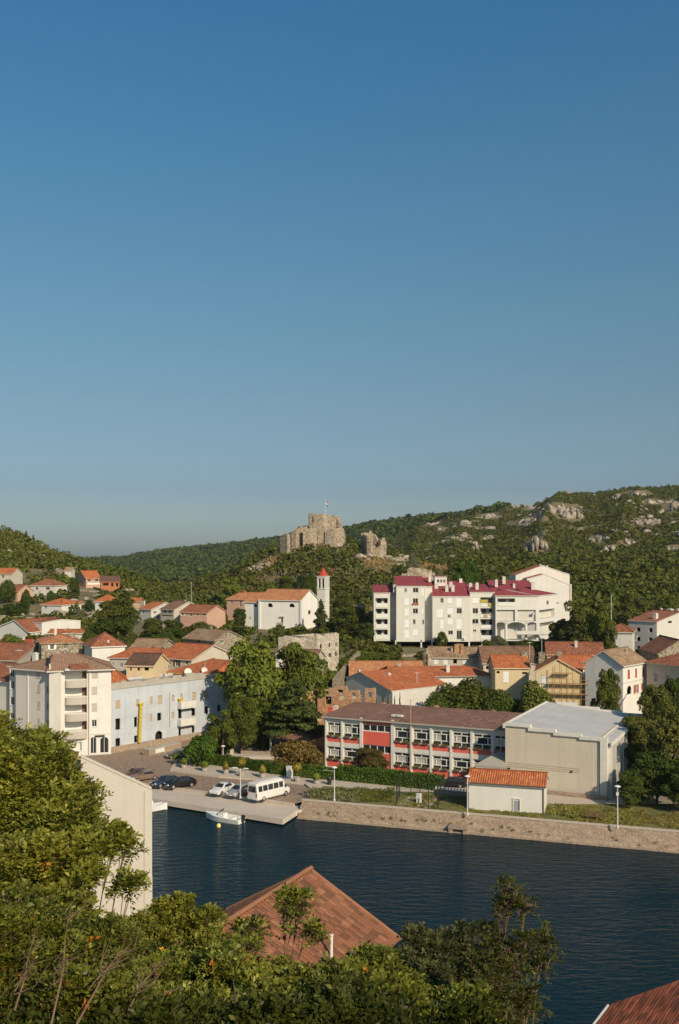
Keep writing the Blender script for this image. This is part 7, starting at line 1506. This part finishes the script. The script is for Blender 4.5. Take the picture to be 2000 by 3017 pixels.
# near trees: branches, twigs and pinnate sprays
def leaf_spray(rg, base, dirv, L_, nl, ls, fold=.25):
    """leaves in two rows along twigs; base, dirv (n,3). returns verts, quads"""
    n = len(base); t = np.linspace(.12, 1, nl)[None, :, None]; side = np.where(np.arange(nl) % 2 == 0, 1., -1.)[None, :, None]
    up = np.array([0, 0, 1.]) + rg.normal(size=(n, 3)) * .35; s_ = np.cross(dirv, up); s_ /= np.linalg.norm(s_, axis=1)[:, None] + 1e-9; nn = np.cross(s_, dirv)
    droop = -(t ** 2) * .35
    p = base[:, None] + dirv[:, None] * t * L_[:, None, None] + np.array([0, 0, 1.])[None, None] * droop * L_[:, None, None]
    ld = s_[:, None] * side * .8 + dirv[:, None] * .55 + rg.normal(size=(n, nl, 3)) * .22; ld /= np.linalg.norm(ld, axis=2)[..., None]
    ln = nn[:, None] + rg.normal(size=(n, nl, 3)) * .35; wv = np.cross(ld, ln); wv /= np.linalg.norm(wv, axis=2)[..., None]; l_ = ls * (.55 + .9 * rg.rand(n, nl, 1)) * (.75 + .5 * rg.rand(n, 1, 1)); wd = l_ * .26
    nrm = np.cross(wv, ld)
    v = np.stack([p, p + ld * l_ * .5 + wv * wd + nrm * l_ * fold * .3, p + ld * l_ - nrm * l_ * .08, p + ld * l_ * .5 - wv * wd + nrm * l_ * fold * .3], 2)
    return v.reshape(-1, 3)
def near_tree(label, blobs, base, nspray, ls, mat, seed, name='near_tree', spl=(.35, .75), nl=13, twigs=60, cat='tree', autumn=None, tmat=None, trunk_r=.12, bare=0):
    """blobs: world-space ellipsoids (x, y, z, rx, ry, rz); base: world xyz of the trunk foot"""
    rg = np.random.RandomState(seed); e = empty(name, base, 0, label, cat); O_ = np.array(base, float); Bl = np.array(blobs, float)
    wgt = Bl[:, 3] * Bl[:, 5]; ks = 7; sub_ = []
    for b_ in Bl:
        for _ in range(ks): dd = rot_rand(rg, 1)[0] * rg.uniform(.35, .85); sub_.append([b_[0] + dd[0] * b_[3], b_[1] + dd[1] * b_[4], b_[2] + dd[2] * b_[5], *(b_[3:6] * rg.uniform(.26, .46))])
    sub_ = np.array(sub_); wgt = sub_[:, 3] * sub_[:, 5]; ch = rg.choice(len(sub_), nspray, p=wgt / wgt.sum()); l = sub_[ch]; d = rot_rand(rg, nspray); d[:, 2] = np.where(rg.rand(nspray) < .65, np.abs(d[:, 2]), d[:, 2])
    p = l[:, :3] + d * l[:, 3:6] * (.45 + .55 * rg.rand(nspray) ** .5)[:, None]
    dv = d * .7 + rg.normal(size=d.shape) * .45 + np.array([0, 0, .3]); dv /= np.linalg.norm(dv, axis=1)[:, None]; LL = rg.uniform(*spl, nspray)
    v = leaf_spray(rg, p - O_, dv, LL, nl, ls); f = np.arange(len(v)).reshape(-1, 4); mi = np.zeros(len(f), int)
    mats = [mat]
    if autumn is not None: mats.append(l_orange); sp = np.repeat(rg.rand(nspray) < autumn, nl); mi[sp] = 1
    mobj('crown', npmesh('crown', v, f, mats, mi=mi), e)
    m = M(); rd = random.Random(seed); zt_ = Bl[:, 2].max() - base[2]; cx, cy = Bl[:, 0].mean() - base[0], Bl[:, 1].mean() - base[1]
    m.tube([(0, 0, -.5), (cx * .3, cy * .3, zt_ * .3), (cx, cy, zt_ * .6)], [trunk_r, trunk_r * .75, trunk_r * .4], 8)
    for b_ in Bl:
        q = Vector(b_[:3]) - Vector(base); z0 = rd.uniform(.15, .55); s0 = Vector((cx * z0 * 1.2, cy * z0 * 1.2, zt_ * z0)); mid = s0.lerp(q, .5) + Vector((rd.uniform(-.3, .3), rd.uniform(-.3, .3), rd.uniform(-.1, .4)))
        m.tube([s0, mid, q], [trunk_r * .5, trunk_r * .32, trunk_r * .12], 6)
        for k in range(3): t2 = q + Vector((rd.uniform(-1, 1) * b_[3], rd.uniform(-1, 1) * b_[4], rd.uniform(-.1, .95) * b_[5])); m.tube([mid.lerp(q, .6), q.lerp(t2, .5) + Vector((0, 0, .1)), t2], [trunk_r * .2, trunk_r * .12, .008], 5)
    m.build('trunk', tmat or m_bark, e)
    m = M(); idx_ = rg.choice(nspray, min(nspray, twigs * 12), replace=False)
    for i in idx_:
        a = Vector(p[i] - O_); m.tube([a - Vector(dv[i]) * LL[i] * .5, a, a + Vector(dv[i]) * LL[i] * .8 - Vector((0, 0, LL[i] * .22))], [.010, .007, .003], 4, cap=False)
    m.build('twigs', m_twig, e); return e
def BL(px, py, D, rpx, rpy=None, ry=None):
    v = P(px, py, D); k = D / F; return (v.x, v.y, v.z, rpx * k, (ry or rpx * k), (rpy or rpx) * k)
def gnd(px, D): x, y = GX(px, D); return (x, y, nz(y) - .3)
near_tree('tall leafy tree mass beside the blank cream wall, its highest crown', [BL(60, 2255, 27, 120, 100, 1.5), BL(150, 2315, 26, 100, 90, 1.3), BL(-60, 2265, 27, 110, 110, 1.5), BL(205, 2360, 26, 60, 60, 1), BL(110, 2215, 27.5, 80, 45, 1), BL(20, 2400, 26, 150, 110, 1.5), BL(170, 2430, 25.5, 110, 90, 1.2), BL(240, 2420, 25.5, 50, 50, .9)], gnd(60, 26.5), 5200, .115, l_fg2, 61, autumn=.004)
near_tree('leafy tree below the highest crown with twigs crossing the cream wall', [BL(120, 2560, 21, 150, 120, 1.3), BL(190, 2540, 20.5, 85, 80, .9), BL(235, 2620, 20, 45, 50, .8), BL(10, 2600, 21, 140, 130, 1.3), BL(180, 2690, 19.5, 105, 80, 1.0), BL(330, 2470, 21.5, 40, 28, .4), BL(365, 2500, 21.5, 40, 22, .3), BL(385, 2605, 21, 42, 20, .3), BL(295, 2500, 21, 30, 40, .4)], gnd(170, 20.5), 5200, .105, l_fg2, 62, autumn=.004, spl=(.22, .42), nl=11, trunk_r=.06)
near_tree('dry twiggy shrub in the lower corner with brown stems', [BL(60, 2790, 15, 190, 120, 1.1), BL(250, 2830, 15, 150, 110, .9), BL(60, 2940, 14, 200, 110, 1.0), BL(280, 2960, 13.5, 170, 90, .8), BL(-60, 2850, 14, 120, 150, 1)], gnd(150, 14.5), 4600, .066, l_fg, 63, name='near_shrub', cat='shrub', spl=(.25, .5), autumn=.012, tmat=m_twig, trunk_r=.06, twigs=90)
near_tree('rounded olive green bush right of the cream wall foot', [BL(520, 2760, 29, 100, 70, 1.3), BL(490, 2725, 29, 60, 50, .8), BL(590, 2790, 28, 90, 75, 1.2), BL(640, 2840, 27, 80, 80, 1), BL(420, 2800, 28, 120, 90, 1.4), BL(370, 2800, 28, 60, 60, .9), BL(510, 2680, 29.5, 60, 30, .6), BL(610, 2710, 29, 40, 25, .5)], gnd(500, 28.5), 5600, .10, l_fg2, 64, name='near_shrub', cat='shrub', spl=(.2, .4))
near_tree('dense dark shrub in the bottom middle left of the tiled roof', [BL(450, 2920, 18, 160, 90, 1.0), BL(600, 2900, 18, 110, 75, .9), BL(700, 2960, 17, 130, 80, .9), BL(560, 2990, 16, 170, 60, .8), BL(380, 2990, 15.5, 120, 60, .7), BL(690, 2880, 19, 70, 55, .7)], gnd(550, 17), 5200, .082, l_fg, 65, name='near_shrub', cat='shrub', spl=(.25, .55), autumn=.01)
near_tree('sapling whose tips stand in front of the brown tiled roof', [BL(845, 2660, 22, 34, 26, .25), BL(880, 2655, 22, 36, 24, .25), BL(870, 2700, 22, 45, 16, .2), BL(905, 2755, 21.5, 50, 28, .3), BL(735, 2745, 22, 45, 24, .4), BL(700, 2800, 21, 60, 45, .6), BL(810, 2870, 21, 70, 35, .6), BL(900, 2910, 20, 60, 35, .6)], gnd(820, 21), 620, .085, l_fg, 66, spl=(.2, .4), nl=11, trunk_r=.045, tmat=m_twig)
near_tree('leafy shrub with fern like leaves below the tiled roof', [BL(850, 2950, 17, 120, 60, .8), BL(1010, 2925, 17.5, 100, 50, .7), BL(1110, 2870, 18, 55, 40, .6), BL(960, 2980, 16, 160, 65, .8), BL(800, 3000, 15.5, 110, 60, .7)], gnd(950, 17), 3800, .088, l_fg, 67, name='near_shrub', cat='shrub', spl=(.3, .6), autumn=.012)
near_tree('gray green narrow leaved bush at the water right of the tiled roof', [BL(1230, 2840, 30, 90, 70, 1.2), BL(1330, 2860, 30, 90, 75, 1.2), BL(1250, 2940, 28, 110, 90, 1.3), BL(1420, 2930, 29, 80, 80, 1.0), BL(1180, 2900, 29, 70, 60, 1), BL(1480, 2990, 27, 90, 60, 1), BL(1360, 2790, 31, 60, 40, .8)], gnd(1300, 29), 4600, .10, leafm('leaves_graygreen', (.040, .052, .020), (.14, .145, .055), trans=.2), 68, name='near_shrub', cat='shrub', spl=(.35, .6))
near_tree('dark bare branched tree silhouetted against the water', [BL(1500, 2640, 24, 46, 38, .35), BL(1545, 2670, 24, 42, 28, .3), BL(1480, 2690, 24, 40, 30, .3), BL(1440, 2760, 24, 60, 32, .4), BL(1590, 2770, 24, 50, 34, .4), BL(1590, 2830, 24, 52, 40, .4), BL(1530, 2800, 23.5, 50, 40, .4), BL(1420, 2810, 23.5, 60, 40, .5), BL(1490, 2870, 23, 80, 60, .5), BL(1460, 2960, 22, 100, 70, .6), BL(1560, 2950, 22.5, 50, 50, .4)], gnd(1490, 23.5), 1250, .066, l_fgd, 69, spl=(.2, .4), nl=11, trunk_r=.09)
near_tree('leafy green shrub with yellow tips in the bottom middle right', [BL(1250, 3000, 18, 130, 70, .9), BL(1120, 2980, 17, 110, 80, .8), BL(1370, 3010, 18, 90, 55, .7), BL(1180, 2930, 18.5, 70, 45, .5)], gnd(1250, 17.5), 2600, .085, l_fg, 70, name='near_shrub', cat='shrub', spl=(.25, .5), autumn=.01)
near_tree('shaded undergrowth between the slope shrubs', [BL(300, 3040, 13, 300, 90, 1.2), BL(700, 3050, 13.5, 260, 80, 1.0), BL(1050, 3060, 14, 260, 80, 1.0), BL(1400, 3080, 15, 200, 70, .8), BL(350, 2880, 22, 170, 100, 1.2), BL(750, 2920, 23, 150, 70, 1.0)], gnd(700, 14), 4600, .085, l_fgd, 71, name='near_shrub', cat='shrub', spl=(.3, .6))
# tufts on the quay wall
rg = np.random.RandomState(31); n = 60; t_ = rg.uniform(0, 60, n); o_ = rg.uniform(.3, 1.5, n); z_ = 1.6 - o_ * .85; Q = []
for i in range(n):
    k = 26; x, y, z = qp(t_[i], o_[i], max(z_[i], .2)); Q.append(np.array([x, y, z]) + rg.randn(k, 3) * np.array([.16, .12, .10]) * rg.uniform(.5, 1.6))
Q = np.concatenate(Q); v, f = leaf_quads(rg, Q, rot_rand(rg, len(Q)), .08, .5); tag(mobj('wall_weeds', npmesh('wall_weeds', v, f, l_mid)), kind='stuff')
# bare reddish stems in the lower corner
rd = random.Random(8)
for i, (lb, p0, p1, D) in enumerate((('long bare brown stem rising from the lower frame corner', (0, 3040), (110, 2740), 12.5), ('pale forked bare branch in the lower left bush', (130, 3040), (210, 2670), 12), ('bare slanting branch crossing the lower bush', (210, 2975), (360, 2800), 12.2), ('thin bare branch under the cream wall', (340, 2980), (440, 2875), 12.4))):
    a, b = P(*p0, D), P(*p1, D * 1.12); e = empty('bare_branch', a, 0, lb, 'branch'); m = M(); v = b - a; q1_ = v * .45 + Vector((.08, 0, .03)); m.tube([(0, 0, -.3), q1_, v * .75, v], [.016, .011, .007, .003], 6)
    for k in range(9): t = rd.uniform(.3, .9); s0 = v * t; m.tube([s0, s0 + Vector((rd.uniform(-.05, .3), rd.uniform(-.1, .1), rd.uniform(.08, .25))), s0 + Vector((rd.uniform(.0, .5), rd.uniform(-.1, .2), rd.uniform(.2, .5)))], [.008, .005, .002], 5)
    m.build('stem', m_twig, e)
# leaf carpet over the near slope
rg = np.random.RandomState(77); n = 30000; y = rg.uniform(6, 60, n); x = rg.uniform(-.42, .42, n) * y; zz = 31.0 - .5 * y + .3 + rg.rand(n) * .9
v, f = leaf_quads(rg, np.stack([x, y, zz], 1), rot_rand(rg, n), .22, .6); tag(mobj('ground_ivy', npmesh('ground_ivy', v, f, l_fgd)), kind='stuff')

# ------------------------------------------------------------------ haze
mh = bpy.data.materials.new('haze_air'); mh.use_nodes = True; t = mh.node_tree; t.nodes.clear(); o_ = N(t, 'ShaderNodeOutputMaterial'); pv_ = N(t, 'ShaderNodeVolumePrincipled')
pv_.inputs['Color'].default_value = (.80, .88, 1.0, 1); pv_.inputs['Density'].default_value = HAZE_D; pv_.inputs['Anisotropy'].default_value = .2; L(t, pv_.outputs[0], o_.inputs['Volume'])
if HAZE_D > 0:
    m = M(); m.box(-3300, 3300, -300, 4200, -7.5, 190); hz = tag(m.build('haze', mh), kind='stuff')
